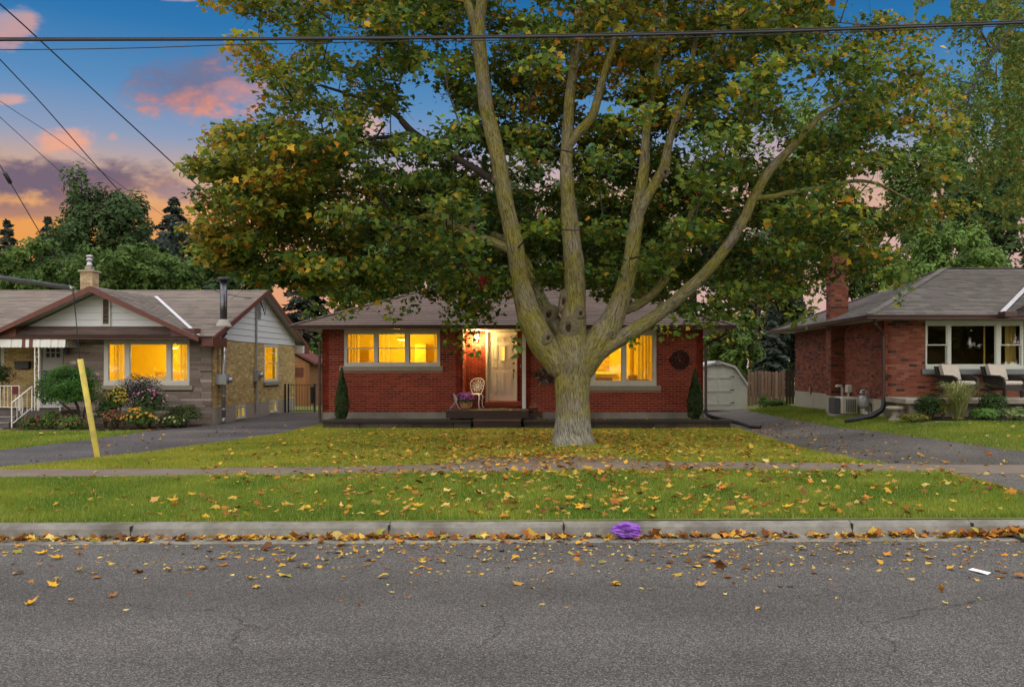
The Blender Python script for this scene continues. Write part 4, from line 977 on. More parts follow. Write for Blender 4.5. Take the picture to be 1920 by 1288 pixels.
# cross gable face: siding boards and vent, pent roof under it
gy = YF - .32
def gx(z, side): t = (z - E1) / (GH - E1); return (XGR + (XG - XGR) * t) if side > 0 else (XGL + (XG - XGL) * t)
z = 3.06
while z < GH - .12:
    z2 = min(z + .21, GH - .08); l0, l1, r0, r1 = gx(z, -1) + .15, gx(z2, -1) + .15, gx(z, 1) - .15, gx(z2, 1) - .15
    mb = MB(); mb.prism([(l0, gy, z), (r0, gy, z), (r1, gy + .02, z2 - .004), (l1, gy + .02, z2 - .004)], (0, .02, 0)); mb.build('siding_board', M_siding, hh); z = z2
vx0, vx1 = PX(191, gy), PX(208, gy); vz0, vz1 = PZ(612, gy), PZ(559, gy)
mb = MB()
for (p, q, s_, t_) in ((vx0, vx0 + .05, vz0, vz1), (vx1 - .05, vx1, vz0, vz1), (vx0 + .051, vx1 - .051, vz0, vz0 + .07), (vx0 + .051, vx1 - .051, vz1 - .04, vz1)): mb.box(p, q, gy - .035, gy + .03, s_, t_)
vent = mb.build('gable_vent', M_white, hh)
mb = MB(); mb.box(vx0 + .05, vx1 - .05, gy - .005, gy + .004, vz0 + .07, vz1 - .04); mb.build('vent_opening', M_black, vent)
for k in range(6): zz = vz0 + .1 + k * .115; mb = MB(); mb.obox(((vx0 + vx1) / 2, gy - .02, zz), ((vx1 - vx0) / 2 - .052, 0, 0), (0, .022, .016), (0, -.004, .006)); mb.build('slat', mat('brown_slat', (.16, .10, .08), .6, .2, 8), vent)
mb = MB(); shingles(mb, (XGL + .75, YE - .06, 2.80), (XGR - .75, YE - .06, 2.80), (XGR - .75, gy + .01, 3.08), (XGL + .75, gy + .01, 3.08), 4, (.13, .09, .08), .15, .32, .012); mb.build('pent_roof', M_shing_l, roof)
mb = MB(); 
for s_, x_ in ((1, XGR - .75), (-1, XGL + .75)): mb.box(min(x_, x_ + s_ * .72), max(x_, x_ + s_ * .72), YE - .06, gy, 2.74, 3.0)
mb.build('eave_return', M_fascia, hh)
# end gable siding
z = TP
while z < RZ - .1:
    z2 = min(z + .205, RZ - .06); a0 = YE + (z - E1 + .1) / (RZ - E1) * (YR - YE); a1 = YE + (z2 - E1 + .1) / (RZ - E1) * (YR - YE)
    a0 = max(a0, YF + .01); a1 = max(a1, YF + .01); b0 = min(2 * YR - (YE + (z - E1 + .1) / (RZ - E1) * (YR - YE)), YB - .01); b1_ = min(2 * YR - (YE + (z2 - E1 + .1) / (RZ - E1) * (YR - YE)), YB - .01)
    mb = MB(); mb.prism([(XR + .03, a0, z), (XR + .03, b0, z), (XR + .012, b1_, z2 - .008), (XR + .012, a1, z2 - .008)], (-.05, 0, 0)); mb.build('siding_board', M_siding, hh); z = z2
mb = MB(); wall_panel(mb, Wall(XR - .03, YF + .2, 0, 1), 1.2, 7.0, TP, 3.4, []); mb.build('gable_backing', M_soffit, hh)
# gable vent, service mast, meters, flue
mb = MB(); yv = 10.37 * F / (CX - 485.5); zt, zb = PZ(563, yv), PZ(598, yv); mb.box(XR + .03, XR + .055, yv - .14, yv + .14, zb, zt)
vent = mb.build('gable_vent', M_grey, hh)
for k in range(7): mb = MB(); mb.box(XR + .055, XR + .07, yv - .12, yv + .12, zb + .04 + k * .085, zb + .08 + k * .085); mb.build('slat', M_grey, vent)
ym = 10.33 * F / (CX - 481)
mb = MB(); mb.tube([(XR + .07, ym, .3), (XR + .07, ym, PZ(560, ym))], .035, 8); mb.tube([(XR + .07, ym, PZ(560, ym)), (XR + .12, ym - .02, PZ(556, ym)), (XR + .18, ym - .04, PZ(560, ym))], .04, 8); mb.build('service_mast', M_grey, hh)
mb = MB(); zc = PZ(704.5, ym)
mb.bev(XR + .01, XR + .17, ym - .17, ym + .15, zc - .2, zc + .2, .01); mt_ = mb.build('meter_box', M_grey, hh)
mb = MB(); mb.lathe((0, 0, 0), [(.09, 0), (.09, .05), (.075, .12), (.02, .13)], 14); mb.v = [(XR + .17 + z_, ym + .02 + x_, zc + .02 + y_) for x_, y_, z_ in mb.v]; mb.build('meter', M_galv, mt_, smooth=True)
yf_ = 10.2 * F / (CX - 421)
mb = MB(); mb.tube([(XR + .17, yf_, .32), (XR + .17, yf_, 2.9)], .062, 12); mb.tube([(XR + .17, yf_, .32), (XR + .17, yf_ - .0, .2), (XR + .1, yf_, .16)], .06, 10); mb.build('flue_pipe', M_galv, hh, smooth=True)
mb = MB(); zr = rf(yf_); mb.tube([(XR + .17, yf_, 2.85), (XR + .17, yf_, PZ(523, yf_))], .105, 14); fl = mb.build('flue_pipe', mat('dark_steel', (.10, .10, .11), .3, .3, 9, metal=.8), hh, smooth=True)
mb = MB(); mb.lathe((XR + .17, yf_, PZ(527, yf_)), [(.11, 0), (.16, .0), (.18, .02), (.18, .09), (.15, .11), (.02, .12)], 16); mb.build('flue_cap', M_black, fl, smooth=True)
mb = MB(); mb.lathe((XR + .17, yf_, zr - .12), [(.27, 0), (.23, .08), (.15, .22), (.115, .26)], 18); mb.build('roof_boot', mat('pale_boot', (.30, .28, .25), .6, .1, 8), fl, smooth=True)
for zz in (.55, .95, 2.3): mb = MB(); mb.lathe((XR + .17, yf_, zz), [(.068, 0), (.072, .01), (.072, .04), (.068, .05)], 12); mb.build('pipe_band', M_galv, hh)
mb = MB(); zc = PZ(711, yf_); mb.bev(XR + .01, XR + .33, yf_ - .24, yf_ + .16, zc - .16, zc + .16, .012); bx_o = mb.build('meter_box', M_grey, hh)
mb = MB(); mb.lathe((0, 0, 0), [(.08, 0), (.08, .06), (.06, .12), (.01, .13)], 12); mb.v = [(XR + .33 + z_, yf_ - .02 + x_, zc - .02 + y_) for x_, y_, z_ in mb.v]; mb.build('meter', M_galv, bx_o, smooth=True)
mb = MB(); mb.tube([(XR + .05, yf_ + .3, .6), (XR + .05, yf_ + .3, 2.65)], .03, 6); mb.build('conduit', M_fascia, hh)
mb = MB()
for k in range(3): mb.tube([(XR + .16, ym - .05 + .1 * k, PZ(561, ym)), (XR + .2, ym + .25 + .12 * k, PZ(577 + 6 * k, ym)), (XR + .2, ym + .5 + .1 * k, PZ(556, ym))], .012, 5)
mb.build('service_loop', M_black, hh)
# chimney
cx0, cx1 = PX(149.5, 31.4), PX(186, 31.85); cz0, cz1 = 4.2, PZ(513, 31.9)
mb = MB(); mb.box(cx0 + .012, cx1 - .012, 31.412, 31.848, cz0, cz1); chim = mb.build('chimney', M_mortar_yel, hh)
for w_, l_ in ((Wall(cx0 + .01, 31.41, 1, 0), cx1 - cx0 - .02), (Wall(cx1 - .01, 31.41, 0, 1), .43)): bricks(chim, w_, 0, l_, cz0, cz1, [], [(1, (.46, .35, .22)), (1, (.40, .29, .17))], M_brick_red, 0)
mb = MB(); mb.bev(cx0 - .05, cx1 + .05, 31.35, 31.91, cz1, cz1 + .07, .015); mb.bev(cx0 + .12, cx1 - .12, 31.5, 31.76, cz1 + .07, cz1 + .22, .03); mb.build('chimney_cap', M_sill, chim)
mb = MB(); mb.lathe(((cx0 + cx1) / 2, 31.63, cz1 + .2), [(.12, 0), (.10, .1), (.08, .14), (.08, .2), (.12, .22), (.12, .27), (.08, .29), (.08, .33), (.13, .35), (.11, .4), (.02, .43)], 14); mb.build('chimney_pot', M_galv, chim, smooth=True)
# porch: slab, steps, awning, posts, railings, door, mailbox, lantern, number
pz = .60; PFY = 26.3
mb = MB(); mb.box(XL, PX(118, 26.4), PFY, YP - .02, .30, pz); mb.box(XL, PX(112, 26.4), PFY + .04, YP - .02, .05, .30); mb.build('porch_slab', mat('painted_porch', (.075, .06, .058), .7, .2, 5, .2, 30), hh)
for k in range(3): mb = MB(); mb.box(-20, PX(27, 26.0) + .02, PFY - .30 * (k + 1), PFY - .30 * k - .002, .02, pz - .15 * (k + 1)); mb.build('porch_step', mat('step_paint', (.085, .07, .068), .6, .2, 5), hh)
for k in range(3): mb = MB(); mb.box(-20, PX(27, 26.0) + .021, PFY - .30 * (k + 1) - .012, PFY - .30 * (k + 1) + .02, pz - .15 * (k + 1) - .018, pz - .15 * (k + 1) + .003); mb.build('step_nosing', M_galv, hh)
az1, az0 = PZ(636, 26.5), PZ(650.5, 26.5); ax1 = PX(117, 26.5)
def slat_color(px): return (.13, .035, .03) if (43 < px < 50 or 56.5 < px < 63.5) else (.68, .68, .64)
M_awn = mat('awning_metal', W1, .45, .05, 5, attr=True)
px = -80.0
while px < 117:
    mb = MB(); mb.color(slat_color(px + 3)); xa, xb = PX(px, 26.5), PX(px + 6.6, 26.5); yo = 26.5 + .012 * (int(px) % 2)
    mb.add([(xa, yo, az1 + .02), (xb, yo, az1 + .02), (xb, yo - .02, az0), ((xa + xb) / 2, yo - .02, az0 - .025), (xa, yo - .02, az0), (xa, 27.4, az1 + .08), (xb, 27.4, az1 + .08)], [(0, 1, 2, 3, 4), (0, 5, 6, 1)]); mb.build('awning_slat', M_awn, hh); px += 6.75
k = 0; y = 26.52
while y < 28.2:
    mb = MB(); mb.color((.6, .6, .57)); xo = ax1 + .01 * (k % 2); mb.add([(xo, y, az1 + .02), (xo, y + .1, az1 + .02), (xo + .02, y + .1, az0), (xo + .02, y + .05, az0 - .02), (xo + .02, y, az0)], [(0, 1, 2, 3, 4)]); mb.build('awning_slat', M_awn, hh); y += .105; k += 1
M_rail = mat('white_iron', (.68, .67, .62), .45, .05, 8)
mb = MB(); pA, pB = PX(65.3, 26.55), PX(73.0, 26.55)
for x_ in (pA, pB): mb.box(x_ - .013, x_ + .013, 26.537, 26.563, pz, az0 + .1)
post = mb.build('porch_post', M_rail, hh)
mb = MB()
for k in range(7):
    zc = pz + .15 + k * .27; s_ = 1 if k % 2 else -1
    mb.tube([((pA + pB) / 2 + .045 * math.cos(t) * s_, 26.55, zc + .09 * math.sin(t)) for t in [k2 * .55 for k2 in range(10)]], .007, 5)
mb.build('scroll', M_rail, post)
def railing(a, b, h, n, name='railing', scroll=True):
    a, b = Vector(a), Vector(b); m = MB(); zv = Vector((0, 0, h))
    m.beam(a + zv, b + zv, .03, .02); m.beam(a + Vector((0, 0, .1)), b + Vector((0, 0, .1)), .02, .015)
    m.beam(a, a + zv, .026, .026, (1, 0, 0)); m.beam(b, b + zv, .026, .026, (1, 0, 0)); rl = m.build(name, M_rail, hh)
    for k in range(1, n): p = a.lerp(b, k / n); m = MB(); m.beam(p + Vector((0, 0, .108)), p + zv * .985, .012, .012, (1, 0, 0)); m.build('baluster', M_rail, rl)
    if scroll:
        c = a.lerp(b, .5) + Vector((0, -.02, h * .55)); d = (b - a).normalized(); m = MB()
        for s_ in (1, -1):
            m.tube([c + d * (.07 * s_ * math.sin(t)) + Vector((0, 0, .26 * math.cos(t))) for t in [q * math.pi / 8 for q in range(9)]], .007, 5); m.tube([c + d * (s_ * (.045 + .03 * math.cos(t))) + Vector((0, 0, .06 * math.sin(t))) for t in [q * .6 for q in range(11)]], .006, 5)
        m.build('scroll', M_rail, rl)
railing((-17.6, PFY + .06, pz), (PX(37.5, 26.4), PFY + .06, pz), .72, 18)
railing((PX(57, 26.2), PFY - .02, pz), (PX(27, 25.5), PFY - .92, .17), .70, 4)
railing((PX(75, 26.5), PFY + .08, pz), (PX(117, 26.5), PFY + .08, pz), .36, 12, scroll=False)
mb = MB(); dA, dB = PX(75, YP), PX(119, YP); mb.box(dA, dA + .06, YP - .03, YP + .05, .61, 2.6); mb.box(dB - .06, dB, YP - .03, YP + .05, .61, 2.6); mb.box(dA + .061, dB - .061, YP - .03, YP + .05, 2.54, 2.6); mb.build('door_frame', mat('grey_door', (.40, .41, .42), .4, .05, 4), hh)
mb = MB(); mb.box(dA + .064, dB - .064, YP + .0, YP + .04, .62, 2.535); dr = mb.build('door', mat('grey_door', (.40, .41, .42), .4, .05, 4), hh)
for i in range(3):
    for j in range(2):
        xa = PX(86.5 + i * 9.5, YP); zt = PZ(652 + j * 10, YP); mb = MB(); mb.box(xa, xa + .115, YP - .008, YP - .001, zt - .135, zt); mb.build('pane', G_dark, dr); mb = MB(); mb.box(xa + .003, xa + .112, YP - .0008, YP - .0002, zt - .132, zt - .003); mb.build('pane_backing', M_black, dr)
mb = MB(); mb.bev(PX(33, YP), PX(58.5, YP), YP - .16, YP - .012, PZ(692, YP), PZ(679, YP), .02); o = mb.build('mailbox', M_black, hh); mb = MB(); mb.bev(PX(32.4, YP), PX(59, YP), YP - .175, YP - .012, PZ(681.5, YP), PZ(677.5, YP), .01); mb.build('mailbox_lid', M_black, o)
lx2 = PX(128.5, YF); mb = MB(); mb.lathe((lx2, YF - .14, PZ(664, YF)), [(.04, 0), (.07, .02), (.075, .15), (.10, .17), (.02, .25)], 10); mb.beam((lx2, YF - .14, PZ(656, YF)), (lx2, YF - .02, PZ(656, YF)), .03, .03); mb.build('wall_lantern', M_black, hh)
# house number, white figures on small plates
def glyph(mb, ch, x, z, s, y):
    segs = {'1': [((.5, 0), (.5, 1))], '0': [((.15, 0), (.85, 0)), ((.85, 0), (.85, 1)), ((.85, 1), (.15, 1)), ((.15, 1), (.15, 0))], '8': [((.15, 0), (.85, 0)), ((.85, 0), (.85, 1)), ((.85, 1), (.15, 1)), ((.15, 1), (.15, 0)), ((.15, .5), (.85, .5))]}[ch]
    for a, b in segs: mb.beam((x + a[0] * s * .55, y, z + a[1] * s), (x + b[0] * s * .55, y, z + b[1] * s), .012, .018, (0, 1, 0))
mb = MB()
for k, c in enumerate('1181'): glyph(mb, c, PX(133, YF) + k * .052, PZ(682.5, YF), .09, YF - .045)
mb.build('house_number', M_rail, hh)
# red flag sign on the railing
fx = PX(28, 26.3); mb = MB(); mb.box(fx - .08, fx + .08, PFY + .0, PFY + .02, PZ(739, 26.3), PZ(724, 26.3)); o = mb.build('railing_plaque', mat('dark_red_cloth', (.10, .012, .016), .8, .2, 20)); tag(o, 'small dark red plaque hung on the white porch railing', 'plaque')
# ------------------------------------------------------------------ the red brick house on the right
RED2 = [(5, (.25, .076, .040)), (3, (.21, .060, .034)), (2, (.29, .10, .06)), (1, (.11, .045, .035)), (1, (.07, .040, .036))]
hr_ = thing('hip_roof_house', 'red brick house with grey hip roof, dark windows and a front patio', 'house', (11.5, 24.2, .5))
X0, Y0, Y1, XE = 8.71, 24.2, 33.2, 17.0; FB, WT3 = 1.0, 3.12
wfr = Wall(X0, Y0, 1, 0); wsr = Wall(X0, Y1, 0, -1)
hw3 = (PX(1735, Y0) - X0, PX(1918.5, Y0) - X0, PZ(692, Y0), WT3 - .02)
bw = (Y1 - 25.75, Y1 - 24.95, .52, .93)
def sv(px): return Y1 - X0 * F / (px - CX)
mb = MB(); wall_panel(mb, wfr, 0, XE - X0, FB, WT3, [hw3]); wall_panel(mb, wsr, 0, Y1 - Y0, FB, WT3, []); wall_panel(mb, Wall(XE, Y1, -1, 0), 0, XE - X0, FB, WT3, []); wall_panel(mb, Wall(XE, Y0, 0, 1), 0, Y1 - Y0, FB, WT3, [])
mb.build('wall', M_mortar_grey, hr_)
bricks(hr_, wfr, 0, 5.2, FB, WT3, [hw3, (hw3[0] - .1, hw3[1] + .3, PZ(701.5, Y0), hw3[2])], RED2, M_brick_red, 120, (.5, 2))
bricks(hr_, wsr, 0, Y1 - Y0 - .012, FB, WT3, [(Y1 - 28.0, Y1 - 27.5, 0, 4)], RED2, M_brick_red, 180, (6.5, 1.9))
mb = MB(); wall_panel(mb, Wall(X0 - .012, Y1, 0, -1), 0, Y1 - Y0, .1, FB - .002, [bw]); mb.box(X0, XE, Y0 - .012, Y0 + .1, .1, FB - .002); mb.build('foundation', mat('cream_foundation', (.36, .335, .265), .9, .1, 3, .2, 40, stain=(.34, .31, .25)), hr_)
# chimney stack on the side wall
CXL = X0 - .42; mb = MB(); mb.box(CXL + .01, X0 + .12, 27.51, 27.99, FB, 5.4); chs = mb.build('chimney', M_mortar_grey, hr_)
bricks(chs, Wall(CXL + .01, 27.51, 1, 0), 0, .53, FB, 5.4, [], RED2, M_brick_red, 0); bricks(chs, Wall(CXL + .01, 27.99, 0, -1), .01, .47, FB, 5.4, [], RED2, M_brick_red, 0)
mb = MB(); mb.box(CXL, X0, 27.5, 28.0, .2, FB - .003); mb.build('chimney_footing', mat('cream_foundation', (.36, .335, .265)), chs)
# roof
e3 = 3.22; xl, xr_, yf3, yb3 = 8.08, 17.6, 23.46, 34.2; ap = Vector((12.3, 28.8, 4.98)); ap2 = Vector((15.5, 28.8, 4.98))
A, B, C, D = (xl, yf3, e3), (xr_, yf3, e3), (xr_, yb3, e3), (xl, yb3, e3)
mb = MB(); mb.add([A, B, C, D, ap, ap2], [(0, 1, 5, 4), (2, 3, 4, 5), (3, 0, 4), (1, 2, 5)]); mb.v = [(x, y, z - .02) for x, y, z in mb.v]
roof3 = mb.build('roof', M_brown, hr_)
M_shing_r = mat('grey_shingle', W1, .9, .2, 25, .4, 120, attr=True, spec=.2); bc = (.165, .148, .138)
mb = MB(); shingles(mb, A, B, ap2, ap, 38, bc, .22, .26, .012); shingles(mb, D, A, ap, ap, 34, bc, .2, .3, .012); shingles(mb, B, C, ap2, ap2, 14, bc, .2, .6, .012); shingles(mb, C, D, ap, ap2, 14, bc, .2, .6, .012)
mb.build('shingle_courses', M_shing_r, roof3, kind='stuff')
for a, b in ((A, ap), (D, ap), (ap, ap2)):
    mb = MB(); a, b = Vector(a), Vector(b)
    for k in range(22): mb.color(jit(bc, .15)); mb.beam(a.lerp(b, k / 22) + Vector((0, 0, .012)), a.lerp(b, (k + 1.1) / 22) + Vector((0, 0, .02)), .2, .025)
    mb.build('ridge_cap', M_shing_r, roof3)
mb = MB(); q = Vector(D).lerp(ap, .66); mb.obox(q + Vector((.25, -.3, .1)), (.3, .1, .12), (-.05, .2, 0), (0, 0, .035)); mb.build('roof_vent', M_sill, roof3)
mb = MB(); mb.box(xl + .03, xr_ - .03, yf3 + .03, yb3 - .03, WT3, WT3 + .02); mb.build('soffit', M_soffit, hr_)
mb = MB(); mb.box(xl, xr_, yf3, yf3 + .028, WT3 - .01, e3 - .012); mb.box(xl, xl + .028, yf3 + .03, yb3, WT3 - .01, e3 - .012); mb.build('fascia', M_brown, hr_)
mb = MB(); gutter(mb, (xl - .1, yf3 - .12, e3 - .005), (xr_, yf3 - .12, e3 - .005)); gutter(mb, (xl - .12, yb3, e3 - .005), (xl - .12, yf3 - .11, e3 - .005)); mb.build('eaves_trough', M_brown, hr_)
# projecting roof that begins at the picture's edge, with its valley
gx0 = PX(1880, 23.3)
mb = MB(); shingles(mb, (gx0 + .1, yf3 - .3, e3 + .02), (gx0 + .1, yf3 + .05, e3 + .02), (gx0 + 2.6, 26.4, 4.45), (gx0 + 2.6, yf3 - .3, 4.45), 20, bc, .2, .28); mb.build('porch_roof', M_shing_r, roof3)
mb = MB(); mb.beam((gx0 + .05, yf3 + .0, e3 + .05), (gx0 + 2.5, 26.35, 4.5), .13, .012); mb.build('valley_flashing', mat('pale_flashing', (.56, .56, .58)), roof3)
mb = MB(); mb.bev(gx0 - .1, gx0 + .2, yf3 - .5, yf3 - .12, e3 - .08, e3 + .07, .015); mb.build('trough_end', M_brown, roof3)
# picture window: hung, fixed, hung
cc = lambda a: PX(1640 + a / 5.854, Y0) - X0
window(hr_, wfr, *hw3, [(cc(568), cc(795), 'hung'), (cc(830), cc(1332), 'fixed'), (cc(1378), cc(1608), 'hung')], pane=G_dark, sill=(cc(512), hw3[1] + .3, PZ(701.5, Y0), mat('slate_sill', (.17, .185, .185), .8, .15, 9)), fw=.1, rec=.03, label='unlit wide window with white frame, wicker chairs before it', fmat=mat('pale_green_white', (.52, .55, .48), .5, .05, 5))
room(hr_, X0 + .25, 14.5, Y0 + .22, 28, 1.0, 3.08, mat('dim_room', (.26, .17, .06), .9, .2, 2))
curtain(hr_, PX(1897, Y0), PX(1917, Y0), Y0 + .35, 1.75, 3.05, 3, .03); curtain(hr_, PX(1848, Y0 + .2), PX(1851, Y0 + .2), Y0 + .32, 1.75, 3.0, 1, .01)
# basement window in the side wall
window(hr_, Wall(X0 - .012, Y1, 0, -1), *bw, [(bw[0] + .05, (bw[0] + bw[1]) / 2 - .02, 'fixed'), ((bw[0] + bw[1]) / 2 + .02, bw[1] - .05, 'fixed')], pane=G_dark, fw=.06, rec=.03)
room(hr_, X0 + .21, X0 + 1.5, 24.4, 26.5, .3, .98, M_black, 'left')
# downspout with boot
mb = MB(); mb.tube([(8.3, 23.7, 3.12), (8.3, 23.7, 3.0), (8.62, 24.05, 2.78), (8.66, 24.08, 2.68), (8.66, 24.08, 1.05)], .05, 8); mb.build('downspout', M_brown, hr_)
mb = MB(); mb.tube([(8.66, 24.08, 1.05), (8.66, 24.06, .85), (8.58, 24.02, .72), (8.3, 24.0, gz(8.3, 24) + .09), (7.9, 24.0, gz(7.9, 24) + .08), (7.62, 24.02, gz(7.6, 24) + .07)], [.055, .065, .075, .08, .075, .07], 10); mb.build('downspout_boot', M_black, hr_, smooth=True)
# meters and vents along the side wall
mb = MB(); yy = 27.2; mb.tube([(X0 - .16, yy, .5), (X0 - .16, yy, 1.22), (X0 - .2, yy, 1.3), (X0 - .34, yy - .06, 1.3), (X0 - .36, yy - .06, 1.26)], .045, 8); mb.build('vent_pipe', M_white, hr_, smooth=True)
mb = MB(); mb.bev(X0 - .14, X0 - .015, 26.75, 27.0, 1.1, 1.34, .03); mb.tube([(X0 - .08, 26.87, .95), (X0 - .08, 26.87, 1.12)], .03, 6); mb.build('water_meter', M_white, hr_)
mb = MB(); yy = 29.85 + 1.2; mb.box(X0 - .05, X0 - .013, yy, yy + .14, .93, 1.17); mb.build('side_vent', M_sill, hr_)
ac = thing('heat_pump', 'grey and cream heat pump unit on a slab beside the brick side wall', 'heat pump', (8.35, 26.4, gz(8.35, 26.4)))
z0 = gz(8.35, 26.4)
mb = MB(); mb.box(8.0, 8.66, 26.0, 26.9, z0 - .05, z0 + .04); mb.build('slab', M_conc, ac)
mb = MB(); mb.bev(8.2, 8.62, 26.05, 26.85, z0 + .05, z0 + .52, .02); mb.build('case', mat('cream_metal', (.50, .47, .38), .5, .05, 5), ac)
mb = MB(); mb.bev(8.02, 8.19, 26.25, 26.8, z0 + .05, z0 + .50, .02); mb.build('side_panel', mat('slate_grey', (.06, .065, .075), .5, .1, 5), ac)
for k in range(5): mb = MB(); mb.box(8.3 + .06 * k, 8.33 + .06 * k, 26.035, 26.05, z0 + .1, z0 + .46); mb.build('louvre', mat('slate_grey', (.06, .065, .075)), ac)
gm = thing('gas_meter', 'grey gas meter with pipes in front of the white basement window', 'gas meter', (8.5, 25.15, gz(8.5, 25)))
gy_ = 25.1; z0 = gz(8.5, 25.1); mb = MB(); mb.lathe((8.48, gy_, z0 + .22), [(.06, 0), (.13, .05), (.155, .12), (.155, .26), (.13, .34), (.06, .37)], 14); mb.build('case', M_grey, gm, smooth=True)
mb = MB(); mb.tube([(8.42, gy_, z0 + .55), (8.42, gy_, z0 + .72), (8.5, gy_ - .0, z0 + .74), (8.62, gy_, z0 + .7), (8.62, gy_, z0 + .0)], .022, 8); mb.tube([(8.54, gy_, z0 + .55), (8.54, gy_, z0 + .68), (8.69, gy_, z0 + .68)], .022, 8); mb.lathe((8.42, gy_, z0 + .62), [(.02, 0), (.06, .01), (.06, .06), (.02, .08)], 10); mb.build('pipe', M_galv, gm, smooth=True)
# patio slab
pt = thing('patio', 'raised concrete patio slab on stained piers along the brick house front', 'patio', (11, 23.4, .5))
M_patio = mat('patio_concrete', (.33, .30, .25), .9, .2, 3, .3, 40, stain=(.13, .115, .095), sscale=1.5); SZ = 1.08
mb = MB(); mb.bev(8.69, 14.5, 22.6, 24.17, SZ - .13, SZ, .012); mb.build('slab', M_patio, pt)
mb = MB(); mb.box(8.98, 14.4, 23.05, 24.15, .35, SZ - .132); mb.build('retaining_wall', M_patio, pt)
mb = MB(); mb.add([(8.80, 22.72, .45), (9.16, 22.72, .45), (9.12, 22.74, SZ - .131), (8.86, 22.74, SZ - .131), (8.80, 23.04, .45), (9.16, 23.04, .45), (9.12, 23.04, SZ - .131), (8.86, 23.04, SZ - .131)], [(0, 1, 2, 3), (1, 5, 6, 2), (5, 4, 7, 6), (4, 0, 3, 7)]); mb.build('pier', M_patio, pt)
mb = MB(); mb.lathe((8.56, 22.95, gz(8.56, 22.95) - .02), [(.19, 0), (.18, .05), (.12, .09), (.10, .16), (.10, .26), (.14, .29), (.23, .30), (.24, .36), (.20, .38), (.02, .385)], 16); o = mb.build('stone_pedestal', M_patio, smooth=True); tag(o, 'small weathered concrete pedestal beside the patio corner downspout', 'pedestal')
# wicker chairs
M_wick = mat('dark_wicker', (.022, .018, .016), .6, .4, 30, .6, 60); M_cush = mat('beige_cushion', (.46, .41, .35), .9, .08, 8, .2, 40)
def wicker(label, x, y, rz):
    t = thing('wicker_chair', label, 'chair', (x, y, SZ), 'wicker chairs on the patio', R(rz)); t.scale = (.92, .92, .92)
    mb = MB(); mb.box(-.33, .33, -.32, .30, .28, .36); mb.box(-.33, .33, -.325, -.30, .2, .28); mb.build('seat_frame', M_wick, t, local=True)
    mb = MB(); mb.add([(-.36, .24, .2), (.36, .24, .2), (.37, .46, .88), (-.37, .46, .88), (-.36, .30, .2), (.36, .30, .2), (.37, .51, .88), (-.37, .51, .88)], [(0, 1, 2, 3), (5, 4, 7, 6), (4, 0, 3, 7), (1, 5, 6, 2), (3, 2, 6, 7), (0, 4, 5, 1)]); mb.build('backrest', M_wick, t, local=True)
    for s_ in (-1, 1):
        mb = MB(); mb.tube([(s_ * .38, .34, .60), (s_ * .39, .1, .60), (s_ * .39, -.2, .59), (s_ * .39, -.32, .54), (s_ * .385, -.36, .42), (s_ * .36, -.34, .02)], [.035, .04, .04, .04, .032, .022], 8)
        mb.build('arm', M_wick, t, local=True, smooth=True)
        mb = MB(); mb.box(s_ * .372 - .018, s_ * .372 + .018, -.30, .32, .26, .58); mb.build('arm_panel', M_wick, t, local=True)
        for yy, ht in ((-.28, .28), (.27, .28)): mb = MB(); mb.box(s_ * .33 - .025, s_ * .33 + .025, yy - .025, yy + .025, .0, ht); mb.build('leg', M_wick, t, local=True)
    mb = MB(); mb.bev(-.32, .32, -.34, .24, .362, .47, .03); mb.build('seat_cushion', M_cush, t, local=True, smooth=False)
    m2 = MB(); m2.bev(-.31, .31, .0, .13, 0, .50, .035); m2.v = [(a, .13 + b + c * .30, .475 + c * .92) for a, b, c in m2.v]; m2.build('back_cushion', M_cush, t, local=True)
wicker('dark wicker armchair with beige cushions behind the tall ornamental grass', PX(1797, 23.45), 23.5, 24)
wicker('dark wicker armchair with beige cushions behind the round patio shrub', PX(1885, 23.45), 23.5, 22)
# ------------------------------------------------------------------ garden shed and picket fence
SY = 35.0; sz = gz(6.5, 35)
sh = thing('garden_shed', 'pale green-grey gambrel garden shed with double doors at the driveway end', 'shed', (6.2, SY, sz))
M_shed = mat('shed_paint', (.54, .55, .49), .6, .06, 4, .1, 20, stain=(.42, .42, .36))
gx_ = lambda px: PX(px, SY); gz_ = lambda py: PZ(py, SY)
pk = (gx_(1346), gz_(678)); k1 = (gx_(1377.5), gz_(688)); lo = (gx_(1401), gz_(721)); mir = lambda p: (2 * pk[0] - p[0], p[1])
poly = [(mir(lo)[0], sz), (lo[0], sz), lo, k1, pk, mir(k1), mir(lo)]
mb = MB(); mb.prism([(x, SY, z) for x, z in poly], (0, 2.6, 0)); mb.build('wall', M_shed, sh)
for a, b in ((lo, k1), (k1, pk), (pk, mir(k1)), (mir(k1), mir(lo))):
    d = Vector((b[0] - a[0], 0, b[1] - a[1])); n = Vector((d.z, 0, -d.x)).normalized(); n = n if n.z > 0 or abs(n.z) < 1e-3 else -n
    A_, B_ = Vector((a[0], SY - .1, a[1])) + n * .006, Vector((b[0], SY - .1, b[1])) + n * .006
    mb = MB(); mb.prism([A_, B_, B_ + n * .03, A_ + n * .03], (0, 2.8, 0)); mb.build('roof_panel', mat('shed_roof', (.36, .36, .36), .8, .15, 8), sh)
    mb = MB(); A2, B2 = A_ - Vector((0, .018, 0)) + n * .033, B_ - Vector((0, .018, 0)) + n * .033; mb.prism([A2, B2, B2 - n * .07, A2 - n * .07], (0, .016, 0)); mb.build('roof_trim', M_white, sh)
mb = MB(); mb.box(pk[0] - .1, pk[0] + .1, SY - .13, SY - .03, gz_(684), gz_(676)); mb.build('ridge_plate', M_galv, sh)
mid = gx_(1346); dr_ = gx_(1374); dl_ = 2 * mid - dr_; top = gz_(693); bot = sz + .03
